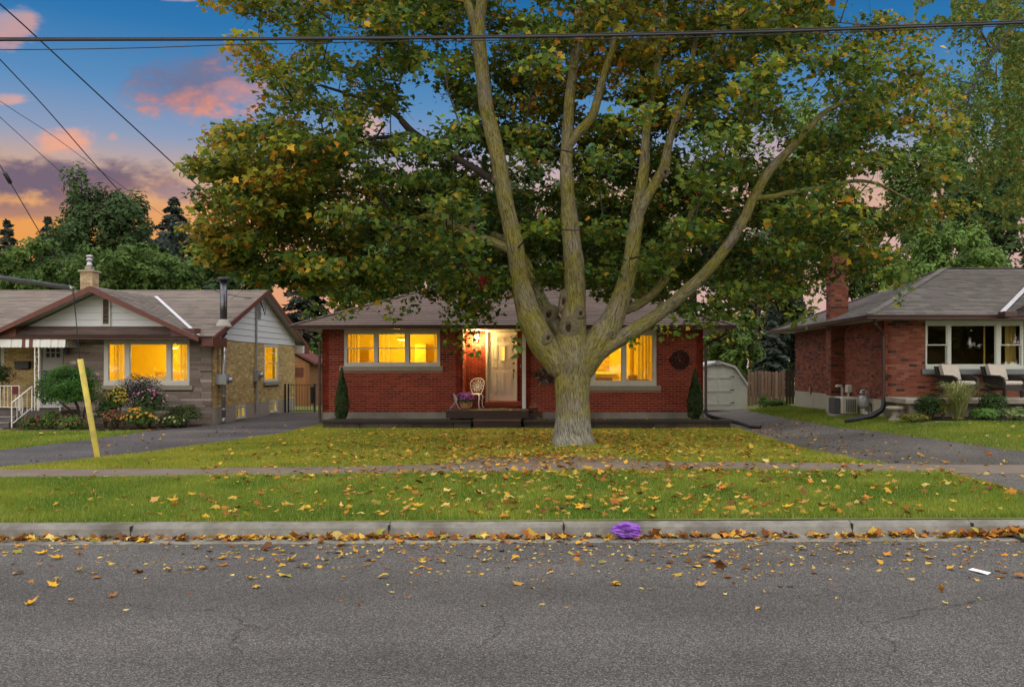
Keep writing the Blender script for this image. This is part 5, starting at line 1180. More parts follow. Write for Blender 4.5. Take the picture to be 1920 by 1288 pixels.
for (a, b) in ((dl_, mid - .006), (mid + .006, dr_)):
    mb = MB(); mb.box(a, b, SY - .028, SY - .003, bot, top); d_ = mb.build('door', M_shed, sh)
    for zc in (gz_(707.5), gz_(732.5), gz_(757)): mb = MB(); mb.box(a + .01, b - .01, SY - .05, SY - .029, zc - .035, zc + .035); mb.build('batten', M_shed, d_)
    mb = MB(); mb.box(a, a + .05, SY - .046, SY - .029, bot, top - .001); mb.box(b - .05, b, SY - .046, SY - .029, bot, top - .001); mb.build('stile', M_shed, d_)
for zc in (gz_(706), gz_(731), gz_(755)): mb = MB(); mb.add([(dr_ + .02, SY - .055, zc - .02), (dr_ + .02, SY - .055, zc + .02), (dr_ - .14, SY - .055, zc + .006), (dr_ - .14, SY - .055, zc - .006)], [(0, 3, 2, 1)]); mb.box(dr_, dr_ + .03, SY - .054, SY - .03, zc - .03, zc + .03); mb.build('hinge', M_black, sh)
fe = thing('picket_fence', 'weathered grey-brown wooden picket fence between shed and brick house', 'fence', (8.2, 36, gz(8.2, 36)))
M_fence = mat('weathered_wood', W1, .9, .35, 5, .4, 30, attr=True, stretch=(9, 9, 1)); rnd = random.Random(8)
x = PX(1402, 36.2); k = 0
def picket(par, x0, x1, y, zb, zt, c):
    mb = MB(); mb.color(c); w_ = x1 - x0; e = .04; mb.prism([(x0, y, zb), (x1, y, zb), (x1, y, zt - e), (x1 - w_ * .25, y, zt), (x0 + w_ * .25, y, zt), (x0, y, zt - e)], (0, .02, 0)); return mb.build('picket', M_fence, par)
while x < PX(1473, 36.2):
    w_ = rnd.uniform(.105, .13); zg = gz(x, 36.2); picket(fe, x, x + w_, 36.2 + (.05 if k % 2 else 0), zg + .02, PZ(696, 36.2) + rnd.uniform(-.05, .04), jit((.29, .19, .13), .3, rnd)); x += w_ * (.78 if k % 2 else 1.05) + .03; k += 1
for zc in (.75, 1.4): mb = MB(); mb.color((.16, .115, .09)); mb.box(PX(1402, 36.2), PX(1475, 36.2), 36.26, 36.3, zc, zc + .08); mb.build('rail', M_fence, fe)
g2 = thing('fence_gate', 'dark brown wooden gate boards against the brick house corner', 'gate', (8.9, 34.6, gz(8.9, 34.6)))
x = PX(1473, 34.6)
while x < X0 + .25: picket(g2, x, x + .1, 34.6, gz(x, 34.6) + .02, PZ(692, 34.6) + rnd.uniform(-.03, .03), jit((.11, .07, .055), .2, rnd)); x += .112
for zc in (.75, 1.5): mb = MB(); mb.color((.1, .065, .05)); mb.box(PX(1473, 34.6), X0 + .24, 34.625, 34.66, zc, zc + .08); mb.build('rail', M_fence, g2)
# ------------------------------------------------------------------ gate and wooden shed between the houses on the left
gt = thing('iron_gate', 'thin black iron gate across the drive between the two left houses', 'gate', (-8.8, 34.5, gz(-8.8, 34.5)))
GY = 34.5; ga, gb = PX(535, GY), -7.08; zb, zt = gz(-9, GY) + .06, PZ(721, GY)
mb = MB()
for x_ in (ga, ga + .12, PX(590, GY), gb - .06): mb.box(x_ - .025, x_ + .025, GY - .025, GY + .025, zb - .06, zt + .04)
mb.build('gate_post', M_black, gt)
mb = MB(); mb.box(ga + .146, PX(590, GY) - .026, GY - .012, GY + .012, zt - .02, zt); mb.box(ga + .146, PX(590, GY) - .026, GY - .012, GY + .012, zb, zb + .025); mb.box(PX(590, GY) + .026, gb - .09, GY - .012, GY + .012, zt - .02, zt); mb.box(PX(590, GY) + .026, gb - .09, GY - .012, GY + .012, zb, zb + .025); mb.build('rail', M_black, gt)
x = ga + .22
while x < gb - .1:
    mb = MB(); mb.box(x - .006, x + .006, GY - .006, GY + .006, zb + .025, zt - .02); mb.build('bar', M_black, gt); x += .105
mb = MB(); mb.bev(PX(584, GY), PX(589, GY), GY - .1, GY - .03, PZ(757, GY), PZ(724, GY), .02); mb.build('latch_box', M_black, gt)
ws_ = thing('wooden_shed', 'orange-brown board wooden shed behind the buff brick house', 'shed', (-12, 40, .12))
M_ced = mat('cedar_board', W1, .75, .25, 4, .25, 30, attr=True, stretch=(8, 8, 1)); WY_ = 40.0; xa, xb = -14.6, PX(580, WY_); zt = PZ(683, WY_)
x = xa; rnd = random.Random(4)
while x < xb - .02: mb = MB(); mb.color(jit((.30, .135, .045), .2, rnd)); mb.box(x, min(x + .19, xb), WY_, WY_ + .03, .1, zt); mb.build('board', M_ced, ws_); x += .195
mb = MB(); mb.box(xa + .02, xb - .005, WY_ + .032, WY_ + 2.4, .1, zt); mb.build('wall', mat('shed_inner', (.18, .085, .035), .8), ws_)
mb = MB(); mb.prism([(xa - .1, WY_ + .01, zt), (xb + .05, WY_ + .01, zt), ((xa + xb) / 2, WY_ + .01, zt + 1.05)], (0, 2.4, 0)); mb.build('gable', mat('cedar_gable', (.30, .14, .05), .8, .2, 5), ws_)
for s_, xe in ((1, xb + .3), (-1, xa - .3)): mb = MB(); c_ = (xa + xb) / 2; a_, b_ = Vector((xe, WY_ - .15, zt - .02)), Vector((c_, WY_ - .15, zt + 1.14)); mb.prism([a_, b_, b_ + Vector((0, 0, .1)), a_ + Vector((0, 0, .1))], (0, 2.7, 0)); mb.build('roof_panel', M_fascia, ws_)
for k in range(4): mb = MB(); mb.box(PX(553, WY_) - .1, PX(569, WY_), WY_ - .04, WY_ - .004, PZ(690 + k * 4.6, WY_) - .03, PZ(690 + k * 4.6, WY_) + .02); mb.build('louvre', M_fascia, ws_)
# ------------------------------------------------------------------ leaves
MAPLE = np.array([(0, 0), (.32, -.04), (.29, .17), (.56, .40), (.29, .54), (0, 1.0), (-.29, .54), (-.56, .40), (-.29, .17), (-.32, -.04)], dtype=float)
def leaf_proto(outline, curl, fold):
    """fan of triangles round a middle point; returns (verts, tris). x across, y along, z up"""
    o = np.asarray(outline); c = np.array([0, .32]); v = np.zeros((len(o) + 1, 3)); v[:-1, :2] = o; v[-1, :2] = c
    v[:, 2] = -curl * (v[:, 1] - .3) ** 2 + fold * np.abs(v[:, 0]); n = len(o)
    f = np.array([(n, i, (i + 1) % n) for i in range(n)]); return v, f
def place_leaves(protos, pos, yaw_dir, nrm, size, cols, which):
    """numpy placement: pos (n,3); yaw_dir (n,3) leaf axis; nrm (n,3) leaf normal"""
    ay = yaw_dir / np.linalg.norm(yaw_dir, axis=1, keepdims=True)
    az = nrm - (nrm * ay).sum(1, keepdims=True) * ay; az /= np.maximum(np.linalg.norm(az, axis=1, keepdims=True), 1e-6); ax = np.cross(ay, az)
    Vs, Fs, Cs, off = [], [], [], 0
    for k, (v, f) in enumerate(protos):
        i = np.where(which == k)[0]
        if not len(i): continue
        s = size[i][:, None, None]
        P_ = pos[i][:, None, :] + s * (v[None, :, 0:1] * ax[i][:, None, :] + v[None, :, 1:2] * ay[i][:, None, :] + v[None, :, 2:3] * az[i][:, None, :])
        nv = len(v); Vs.append(P_.reshape(-1, 3)); Fs.append((f[None] + (np.arange(len(i)) * nv)[:, None, None] + off).reshape(-1)); Cs.append(np.repeat(cols[i], nv, 0)); off += nv * len(i)
    return np.concatenate(Vs), np.concatenate(Fs), np.concatenate(Cs)
def unit(n): v = RNG.normal(0, 1, (n, 3)); return v / np.linalg.norm(v, axis=1, keepdims=True)
def in_poly(px, py, poly):
    poly = np.asarray(poly, dtype=float); c = np.zeros(len(px), bool); j = len(poly) - 1
    for i in range(len(poly)):
        xi, yi, xj, yj = *poly[i], *poly[j]
        c ^= ((yi > py) != (yj > py)) & (px < (xj - xi) * (py - yi) / (yj - yi + 1e-12) + xi); j = i
    return c

# ------------------------------------------------------------------ the big maple
TX, TY = PX(1075, 18.6), 18.6; TB = gz(TX, TY)
mp = thing('maple_tree', 'big Norway maple with forked mossy grey trunk on the front lawn', 'tree', (TX, TY, TB))
def bark_mat():
    mt = bpy.data.materials.new('maple_bark'); mt.use_nodes = True; nt = mt.node_tree; N = nt.nodes; L = nt.links; bs = N['Principled BSDF']; bs.inputs['Roughness'].default_value = .9; bs.inputs['Specular IOR Level'].default_value = .2
    uv = N.new('ShaderNodeAttribute'); uv.attribute_name = 'bark'      # (around, along) in metres
    mp1 = N.new('ShaderNodeMapping'); L.new(uv.outputs['Vector'], mp1.inputs[0]); mp1.inputs['Scale'].default_value = (46, 6.0, 1)
    tc = N.new('ShaderNodeTexCoord')
    n1 = N.new('ShaderNodeTexNoise'); L.new(mp1.outputs[0], n1.inputs['Vector']); n1.inputs['Scale'].default_value = 1.0; n1.inputs['Detail'].default_value = 4; n1.inputs['Distortion'].default_value = 1.2
    w = N.new('ShaderNodeMapRange'); L.new(n1.outputs[0], w.inputs[0]); w.inputs[1].default_value = .36; w.inputs[2].default_value = .62
    c1 = N.new('ShaderNodeMix'); c1.data_type = 'RGBA'; L.new(w.outputs[0], c1.inputs[0]); c1.inputs[6].default_value = (.078, .064, .044, 1); c1.inputs[7].default_value = (.275, .245, .195, 1)
    n2 = N.new('ShaderNodeTexNoise'); L.new(tc.outputs['Object'], n2.inputs['Vector']); n2.inputs['Scale'].default_value = 1.6; n2.inputs['Detail'].default_value = 7; n2.inputs['Roughness'].default_value = .7
    r2 = N.new('ShaderNodeMapRange'); L.new(n2.outputs[0], r2.inputs[0]); r2.inputs[1].default_value = .36; r2.inputs[2].default_value = .58; r2.inputs[4].default_value = .9
    c2 = N.new('ShaderNodeMix'); c2.data_type = 'RGBA'; L.new(r2.outputs[0], c2.inputs[0]); L.new(c1.outputs[2], c2.inputs[6])
    moss = N.new('ShaderNodeMix'); moss.data_type = 'RGBA'; L.new(w.outputs[0], moss.inputs[0]); moss.inputs[6].default_value = (.09, .083, .014, 1); moss.inputs[7].default_value = (.285, .255, .045, 1); L.new(moss.outputs[2], c2.inputs[7])
    n3 = N.new('ShaderNodeTexNoise'); L.new(tc.outputs['Object'], n3.inputs['Vector']); n3.inputs['Scale'].default_value = 2.3; n3.inputs['Detail'].default_value = 8; n3.inputs['Roughness'].default_value = .75
    r3 = N.new('ShaderNodeMapRange'); L.new(n3.outputs[0], r3.inputs[0]); r3.inputs[1].default_value = .58; r3.inputs[2].default_value = .70; r3.inputs[4].default_value = .7
    c3 = N.new('ShaderNodeMix'); c3.data_type = 'RGBA'; L.new(r3.outputs[0], c3.inputs[0]); L.new(c2.outputs[2], c3.inputs[6]); c3.inputs[7].default_value = (.27, .26, .23, 1)
    sp = N.new('ShaderNodeSeparateXYZ'); L.new(tc.outputs['Object'], sp.inputs[0])
    ft = N.new('ShaderNodeMath'); ft.operation = 'MULTIPLY_ADD'; L.new(n3.outputs[0], ft.inputs[0]); ft.inputs[1].default_value = -1.1; L.new(sp.outputs[2], ft.inputs[2])
    r4 = N.new('ShaderNodeMapRange'); L.new(ft.outputs[0], r4.inputs[0]); r4.inputs[1].default_value = .12; r4.inputs[2].default_value = -.12; r4.inputs[4].default_value = .75
    lich = N.new('ShaderNodeMix'); lich.data_type = 'RGBA'; L.new(w.outputs[0], lich.inputs[0]); lich.inputs[6].default_value = (.085, .078, .062, 1); lich.inputs[7].default_value = (.34, .33, .30, 1)
    c4 = N.new('ShaderNodeMix'); c4.data_type = 'RGBA'; L.new(r4.outputs[0], c4.inputs[0]); L.new(c3.outputs[2], c4.inputs[6]); L.new(lich.outputs[2], c4.inputs[7])
    L.new(c4.outputs[2], bs.inputs['Base Color'])
    bp = N.new('ShaderNodeBump'); bp.inputs['Strength'].default_value = .9; bp.inputs['Distance'].default_value = .02; L.new(n1.outputs[0], bp.inputs['Height']); L.new(bp.outputs[0], bs.inputs['Normal'])
    return mt
M_bark = bark_mat(); M_twig = mat('twig_bark', (.030, .024, .018), .9, .4, 5, .3, 30)
def limb_mesh(name, pts, rads, n=20, parent=None, material=None, rough=.05, seed=0):
    """smooth tapering limb through world points, with bark coordinates"""
    pts = [Vector(p) for p in pts]; fine = []; fr = []; K = 7
    for i in range(len(pts) - 1):
        p0 = pts[max(i - 1, 0)]; p1 = pts[i]; p2 = pts[i + 1]; p3 = pts[min(i + 2, len(pts) - 1)]
        for k in range(K):
            t = k / K; fine.append(.5 * ((2 * p1) + (p2 - p0) * t + (2 * p0 - 5 * p1 + 4 * p2 - p3) * t * t + (3 * p1 - p0 - 3 * p2 + p3) * t ** 3)); fr.append(rads[i] + (rads[i + 1] - rads[i]) * (t * t * (3 - 2 * t)))
    fine.append(pts[-1]); fr.append(rads[-1])
    V = []; UV = []; up = None; s_ = 0
    for i, p in enumerate(fine):
        d = fine[min(i + 1, len(fine) - 1)] - fine[max(i - 1, 0)]; d.normalize()
        if i: s_ += (p - fine[i - 1]).length
        if up is None: up = d.cross(Vector((0, 1, .01)))
        up = (up - d * up.dot(d)).normalized(); sd = d.cross(up)
        for k in range(n):
            t = 2 * math.pi * k / n; dir_ = up * math.cos(t) + sd * math.sin(t); r = fr[i] * (1 + rough * 2.2 * mnoise.noise((p * 1.7 + dir_ * .5) + Vector((seed, 0, 0))) + rough * mnoise.noise(p * 5 + dir_ * 1.2))
            V.append(p + dir_ * r); UV.append((abs(((t / math.pi) % 2) - 1) * math.pi * fr[i], s_, seed))
    fs = []
    for i in range(len(fine) - 1):
        for k in range(n): a = i * n + k; b = i * n + (k + 1) % n; fs += [a, b, b + n, a + n]
    off = wloc(parent) if parent else Vector()
    me = np_mesh(name, np.array([tuple(v - off) for v in V]), np.array(fs), 4); at = me.attributes.new('bark', 'FLOAT_VECTOR', 'POINT'); at.data.foreach_set('vector', np.array(UV, dtype=np.float32).ravel())
    me.polygons.foreach_set('use_smooth', [True] * len(me.polygons)); me.materials.append(material or M_bark)
    return link(name, me, parent), fine, fr
SKEL = []   # limb points for attaching branches
def limb(name, data, n=18, material=None, rough=.05):
    """data: (px, py, dY, radius px)"""
    pts = [P(a, b, TY + d) for a, b, d, r in data]; rr = [r / F * (TY + d) for a, b, d, r in data]
    o, fine, fr = limb_mesh(name, pts, rr, n, mp, material, rough, len(SKEL) * .37); SKEL.extend([(p, r) for p, r in zip(fine, fr)]); return o
trunk = limb('trunk', [(1075, 842, 0, 43), (1075, 828, 0, 39), (1075, 812, 0, 35), (1074, 780, 0, 32.5), (1074, 740, 0, 32), (1073, 705, 0, 34), (1071, 675, 0, 39), (1073, 645, .0, 34), (1075, 615, 0, 25), (1076, 590, 0, 21)], 32, rough=.035)
_v = np.empty(len(trunk.data.vertices) * 3, dtype=np.float32); trunk.data.vertices.foreach_get('co', _v); _v = _v.reshape(-1, 3)   # root flare
_k = np.clip(1 - (_v[:, 2] + .05) / .55, 0, 1) ** 2; _a = np.arctan2(_v[:, 1], _v[:, 0]); _s = 1 + _k * (.02 + .20 * np.clip(np.sin(_a * 5 + .6) + .4 * np.sin(_a * 3 + 2), 0, 1)); _v[:, 0] *= _s; _v[:, 1] *= _s; trunk.data.vertices.foreach_set('co', _v.ravel()); trunk.data.update()
limb('limb', [(1066, 712, -.02, 16), (1046, 682, -.06, 25), (1022, 650, -.12, 27), (1000, 608, -.18, 25), (984, 565, -.2, 21), (973, 510, -.2, 17.5), (961, 440, -.15, 16), (947, 370, -.1, 15.5), (932, 290, 0, 15), (913, 205, .1, 13.5), (903, 120, .15, 12.5), (897, 55, .2, 12.5), (906, -20, .2, 10), (912, -150, .3, 7)], 20)
limb('limb', [(896, 70, .2, 9), (884, 25, .25, 9), (868, -25, .3, 8), (850, -140, .4, 5)], 14)
limb('limb', [(1066, 655, .25, 17), (1043, 612, .35, 15.5), (1020, 572, .45, 12), (1003, 535, .6, 10), (985, 490, .9, 9), (960, 460, 1.3, 8), (925, 440, 1.7, 7)], 14)
limb('limb', [(1073, 655, -.02, 28), (1076, 600, -.04, 24), (1079, 560, .0, 20.5), (1077, 500, .05, 19.5), (1071, 440, .1, 17.5), (1065, 370, .2, 13.5), (1062, 300, .3, 12), (1064, 262, .35, 11.5), (1067, 200, .45, 9.5), (1076, 120, .5, 9), (1082, 50, .6, 8), (1090, -40, .7, 7), (1096, -160, .9, 5)], 18)
limb('limb', [(1064, 275, .3, 8), (1084, 250, .25, 9.5), (1111, 217, .15, 8.5), (1124, 172, .1, 7.5), (1135, 132, .1, 6.5), (1150, 88, .1, 5.5), (1157, 20, .1, 4), (1160, -60, .1, 3)], 12)
limb('limb', [(1080, 90, .5, 6), (1100, 42, .5, 7), (1122, 0, .5, 6), (1150, -90, .6, 4)], 10)
limb('limb', [(1078, 712, 0, 20), (1100, 675, -.03, 27), (1130, 632, -.08, 26), (1152, 590, -.1, 20.5), (1170, 540, -.05, 16.5), (1183, 490, .0, 15), (1191, 430, .1, 14), (1200, 370, .2, 11.5), (1208, 310, .3, 10), (1211, 258, .4, 8), (1222, 180, .5, 7), (1240, 80, .6, 6), (1254, -10, .7, 5), (1268, -120, .9, 3)], 18)
limb('limb', [(1193, 415, .1, 9), (1212, 372, .05, 9.5), (1232, 338, 0, 9.5), (1247, 310, 0, 9.5), (1252, 280, 0, 7.5), (1262, 240, .0, 6.5), (1284, 180, -.1, 5.5), (1300, 100, -.2, 4.5), (1312, 10, -.3, 3)], 12)
limb('limb', [(1115, 668, -.12, 16), (1140, 648, -.16, 16), (1175, 628, -.2, 14.5), (1222, 599, -.25, 12.8), (1271, 560, -.3, 12), (1322, 513, -.3, 11), (1366, 458, -.3, 10), (1396, 408, -.3, 9.5), (1412, 372, -.3, 9), (1442, 322, -.25, 8.5), (1482, 280, -.2, 7.5), (1510, 250, -.2, 6), (1545, 212, -.2, 5), (1606, 182, -.2, 4), (1680, 150, -.2, 2.5)], 16)
limb('limb', [(1415, 372, -.3, 5.5), (1450, 369, -.25, 5.5), (1483, 361, -.2, 5), (1540, 352, -.1, 4), (1600, 340, 0, 3.5), (1645, 345, .1, 3), (1690, 368, .1, 2.5), (1730, 388, .1, 1.6)], 10)
limb('limb', [(1160, 585, .1, 8), (1195, 572, .3, 9), (1236, 538, .6, 8), (1264, 494, .9, 7.5), (1280, 450, 1.2, 6), (1296, 400, 1.5, 5), (1330, 340, 1.9, 4)], 12)
limb('limb', [(955, 468, -.15, 9), (925, 455, -.1, 8.5), (874, 435, .0, 8), (816, 408, .2, 6.5), (770, 412, .4, 5.5), (738, 417, .5, 5.5), (680, 396, .7, 4.5), (600, 385, 1, 3.5), (520, 400, 1.2, 2.5)], 12)
limb('limb', [(930, 345, .1, 7), (905, 325, .3, 6.5), (858, 298, .6, 6.5), (812, 272, .8, 6), (773, 246, 1.0, 5.5), (738, 212, 1.1, 5), (692, 190, 1.2, 3.5), (600, 160, 1.3, 2.4)], 10, M_twig)
limb('limb', [(775, 247, 1.0, 4), (735, 256, 1, 4), (690, 262, 1, 3.5), (640, 285, 1, 2.5)], 8, M_twig)
limb('limb', [(740, 417, .5, 3.5), (720, 380, .5, 3), (690, 300, .6, 2.5), (722, 230, .8, 2)], 8, M_twig)
# healed branch scars: a ring of bark round a dark hollow
def knot(px, py, dY, rx, ry, tilt, facing=(0, -1, .05)):
    best = None
    for p_, r_ in SKEL:                                  # nearest bark surface along the line of sight
        dpx = math.hypot(CX + F * p_.x / p_.y - px, CY - F * (p_.z - H) / p_.y - py) / F * p_.y
        if dpx < r_ * .96:
            ys_ = p_.y - math.sqrt(r_ * r_ - dpx * dpx)
            if best is None or ys_ < best[0]: best = (ys_, p_)
    if best: dY = best[0] - TY
    c = P(px, py, TY + dY)
    if best: n0 = c - best[1]; facing = (n0.x, n0.y, n0.z * .25)
    f = Vector(facing).normalized(); u = Vector((1, 0, 0)); u = (u - f * u.dot(f)).normalized(); v = f.cross(u) * -1
    u, v = u * math.cos(tilt) + v * math.sin(tilt), v * math.cos(tilt) - u * math.sin(tilt); s_ = TY / F; V = []; n = 20
    prof = [(2.0, -.03), (1.55, .018), (1.2, .042), (.9, .044), (.66, .03), (.5, .012)]
    for k in range(n):
        t = 2 * math.pi * k / n
        for rr, h in prof: w_ = 1 + .08 * math.sin(3 * t + px); V.append(c + (u * math.cos(t) * rx + v * math.sin(t) * ry) * s_ * rr * w_ + f * h)
    m_ = len(prof); fs = []
    for k in range(n):
        for q in range(m_ - 1): a = k * m_ + q; b = ((k + 1) % n) * m_ + q; fs += [a, b, b + 1, a + 1]
    off = wloc(mp); me = np_mesh('branch_scar', np.array([tuple(x - off) for x in V]), np.array(fs), 4); me.polygons.foreach_set('use_smooth', [True] * len(me.polygons)); me.materials.append(mat('scar_bark', (.135, .115, .065), .9, .35, 14, .5, 40)); sc_ = link('branch_scar', me, mp)
    mb = MB(); mb.add([c + (u * math.cos(t) * rx + v * math.sin(t) * ry) * s_ * .6 + f * .017 for t in [2 * math.pi * k / 14 for k in range(14)]], [tuple(range(14))]); mb.build('hollow', mat('scar_hollow', (.035, .016, .01), .95, .4, 20), sc_)
knot(1066, 615, -.31, 10, 13, .15); knot(1029, 591, .22, 9, 11, .5, (.2, -1, .1)); knot(1027, 634, -.41, 6, 7.5, .4, (-.1, -1, .1)); knot(1147, 627, -.30, 5, 6, -.3, (.2, -1, 0)); knot(1088, 588, -.24, 6, 7, .2, (.2, -1, .1)); knot(1057, 566, -.12, 6, 12, .1, (-.3, -1, .1)); knot(1247, 324, -.13, 6, 6, 0)
knot(927, 337, -.05, 4, 5, 0, (-.5, -1, 0))
# crown
OUT = [(405, -10), (430, 30), (500, 55), (425, 60), (455, 105), (475, 150), (520, 175), (500, 225), (440, 225), (380, 245), (350, 275), (395, 290), (345, 325), (395, 350), (360, 395), (372, 445), (368, 495), (400, 520), (455, 530), (540, 545), (575, 575), (600, 612), (640, 590), (690, 590), (735, 560), (790, 565), (815, 610), (880, 640), (900, 590), (950, 640), (968, 600), (990, 540), (1040, 540), (1100, 540), (1150, 560), (1200, 600), (1260, 620), (1320, 620), (1350, 590), (1400, 560), (1450, 560), (1500, 610), (1545, 600), (1570, 545), (1610, 500), (1650, 520), (1690, 575), (1700, 500), (1720, 440), (1790, 420), (1825, 380), (1835, 310), (1790, 270), (1800, 215), (1760, 150), (1770, 80), (1700, 30), (1640, 45), (1640, -20), (1640, -260), (1250, -420), (800, -420), (440, -260)]
HOLES = [[(740, 150), (800, 110), (850, 190), (840, 260), (790, 262), (750, 235)], [(1450, 130), (1500, 120), (1560, 170), (1530, 245), (1470, 215)], [(690, 215), (745, 235), (735, 262), (670, 262)], [(600, 20), (660, 30), (700, 110), (650, 130), (610, 90)], [(1540, -10), (1640, -20), (1640, 40), (1580, 60)], [(500, 60), (560, 50), (560, 100), (500, 120)], [(1410, 230), (1450, 225), (1470, 290), (1400, 290)], [(600, 120), (660, 150), (640, 190), (590, 180)], [(1610, 330), (1680, 300), (1720, 350), (1690, 400), (1620, 385)], [(560, 210), (640, 225), (640, 260), (580, 255)], [(1290, 520), (1340, 500), (1350, 560), (1300, 570)]]
FRONT = []  # limbs kept clear of leaves on the street side
limb_poly = [[(1075, 840), (1072, 680), (1000, 608), (973, 510), (947, 370), (913, 205), (897, 55), (900, -60)], [(1075, 650), (1077, 500), (1065, 370), (1062, 262), (1076, 120)], [(1064, 262), (1111, 217), (1150, 88)], [(1075, 700), (1152, 590), (1191, 430), (1208, 310)], [(1193, 415), (1247, 310), (1262, 240)], [(1110, 668), (1271, 560), (1366, 458), (1442, 322), (1482, 280)]]
def dist_poly(px, py):
    best = np.full(len(px), 1e9)
    for pl in limb_poly:
        for (x0, y0), (x1, y1) in zip(pl[:-1], pl[1:]):
            dx_, dy_ = x1 - x0, y1 - y0; t = np.clip(((px - x0) * dx_ + (py - y0) * dy_) / (dx_ * dx_ + dy_ * dy_), 0, 1); best = np.minimum(best, np.hypot(px - x0 - t * dx_, py - y0 - t * dy_))
    return best
cand = RNG.uniform([340, -420], [1850, 660], (30000, 2)); ok = in_poly(cand[:, 0], cand[:, 1], OUT)
for sx_, sy_ in ((-16, 0), (30, 0), (0, -14), (0, 14)): ok &= in_poly(cand[:, 0] + sx_, cand[:, 1] + sy_, OUT) | (RNG.random(len(cand)) < .12)
for h in HOLES: ok &= ~in_poly(cand[:, 0], cand[:, 1], h) | (RNG.random(len(cand)) < .04)
cand = cand[ok]; chosen = []
depth = []
for (px, py) in cand:
    ex = (px - 1075) / 760.0; ey = (py - 100) / 560.0; rr = min(1.0, ex * ex + (ey * ey if ey > 0 else ey * ey * .8)); half = 5.2 * math.sqrt(max(0.03, 1 - rr))
    d = RNG.uniform(-.75 * half, half)
    if d < -2.9 and py < 160: d = RNG.uniform(-2.6, half)
    near = dist_poly(np.array([px]), np.array([py]))[0]
    if near < 52 and d < .6: d = RNG.uniform(.7, max(1.2, half))
    if py > 470 and 560 < px < 1600 and d > 2.5: d = RNG.uniform(-1.5, 2.5)
    q = np.array([px * .011, py * .011, d]); 
    if all((q[0] - c[0]) ** 2 + (q[1] - c[1]) ** 2 + ((q[2] - c[2]) * .62) ** 2 > .62 ** 2 for c in chosen): chosen.append(q); depth.append((px, py, d))
    if len(chosen) > 640: break
for _ in range(310):
    px, py = RNG.uniform(560, 1640), RNG.uniform(-20, 540)
    if in_poly(np.array([px]), np.array([py]), OUT)[0] and not any(in_poly(np.array([px]), np.array([py]), h)[0] for h in HOLES): depth.append((px, py, RNG.uniform(1.2, 4.4)))
for _ in range(66):
    px, py = RNG.uniform(372, 640), RNG.uniform(235, 525)
    if in_poly(np.array([px - 14]), np.array([py]), OUT)[0] and not any(in_poly(np.array([px]), np.array([py]), h)[0] for h in HOLES): depth.append((px, py, RNG.uniform(-2, 2.2)))
BL = np.array(depth)
Y_ = TY + BL[:, 2]; CEN = np.stack([(BL[:, 0] - CX) / F * Y_, Y_, H - (BL[:, 1] - CY) / F * Y_], 1)
# twigs from the limbs to every leaf cluster
sk = np.array([tuple(p) for p, r in SKEL]); tw = MB(); rnd = random.Random(21)
nodes = sk.copy(); order = np.argsort(np.linalg.norm(CEN - np.array([TX, TY, 4.5]), axis=1))
for i in order:
    c = CEN[i]; d = np.linalg.norm(nodes - c, axis=1) + .35 * np.maximum(0, nodes[:, 2] - c[2]); j = int(np.argmin(d)); a = Vector(nodes[j]); b = Vector(c); ln_ = (b - a).length
    if ln_ > .05:
        m1 = a.lerp(b, .5) + Vector((rnd.uniform(-.1, .1), rnd.uniform(-.1, .1), -.04 * ln_ + rnd.uniform(-.05, .12))) * ln_ * .8; r0 = .006 + .0065 * ln_
        if ln_ < 3.5: tw.tube([a, a.lerp(m1, .6), m1, m1.lerp(b, .6) + Vector((0, 0, .03)), b], [r0 * 1.3, r0, r0 * .8, r0 * .6, .004], 5, cap=False)
        nodes = np.vstack([nodes, np.array([tuple(m1), tuple(b), tuple(m1.lerp(b, .5))])])
    for _ in range(5):
        e = b + Vector((rnd.gauss(0, .3), rnd.gauss(0, .3), rnd.gauss(-.05, .2))); tw.tube([b, b.lerp(e, .5) + Vector((0, 0, .04)), e], [.005, .004, .002], 4, cap=False)
tw.build('twigs', M_twig, mp, kind='stuff')
PROT = [leaf_proto(MAPLE, .25, .10), leaf_proto(MAPLE, .5, -.25), leaf_proto(MAPLE, .1, .3)]
per = 160; n = len(CEN) * per; ci = np.repeat(np.arange(len(CEN)), per)
rad = np.where(BL[:, 1] < -60, .75, .60)[ci] * RNG.uniform(.75, 1.2, len(CEN))[ci]
dirs = unit(n); rr = RNG.random(n) ** (1 / 2.2); pos = CEN[ci] + dirs * (rad * rr)[:, None] * np.array([1.15, 1.1, .44])
# sparser at the rim
ppx = CX + F * pos[:, 0] / pos[:, 1]; ppy = CY - F * (pos[:, 2] - H) / pos[:, 1]
keep = np.ones(n, bool)
near = dist_poly(ppx, ppy); keep &= ~((near < 21) & (pos[:, 1] < TY + .3) & (RNG.random(n) < .93))
for h in HOLES: keep &= ~(in_poly(ppx, ppy, h) & (RNG.random(n) < .72))
keep &= ~((ppy > 600) & (ppx > 985) & (ppx < 1190)); keep &= ~((ppy > 640) & (RNG.random(n) < .75)); keep &= ~((ppy < -60) & (RNG.random(n) < .35))
keep &= ~((ppy < 120) & (pos[:, 1] < 12.9)); keep &= ~((ppy > 560) & (ppx > 640) & (ppx < 830) & (RNG.random(n) < .6)); keep &= ~((ppy > 560) & (ppx > 930) & (ppx < 1010) & (RNG.random(n) < .4))
keep &= ~((ppy > 600) & (pos[:, 1] > 25.2)); keep &= ~((ppy > 606) & (ppx > 882) & (ppx < 958)); keep &= ~((ppy > 478) & (ppx > 1552) & (ppx < 1590) & (RNG.random(n) < .85))
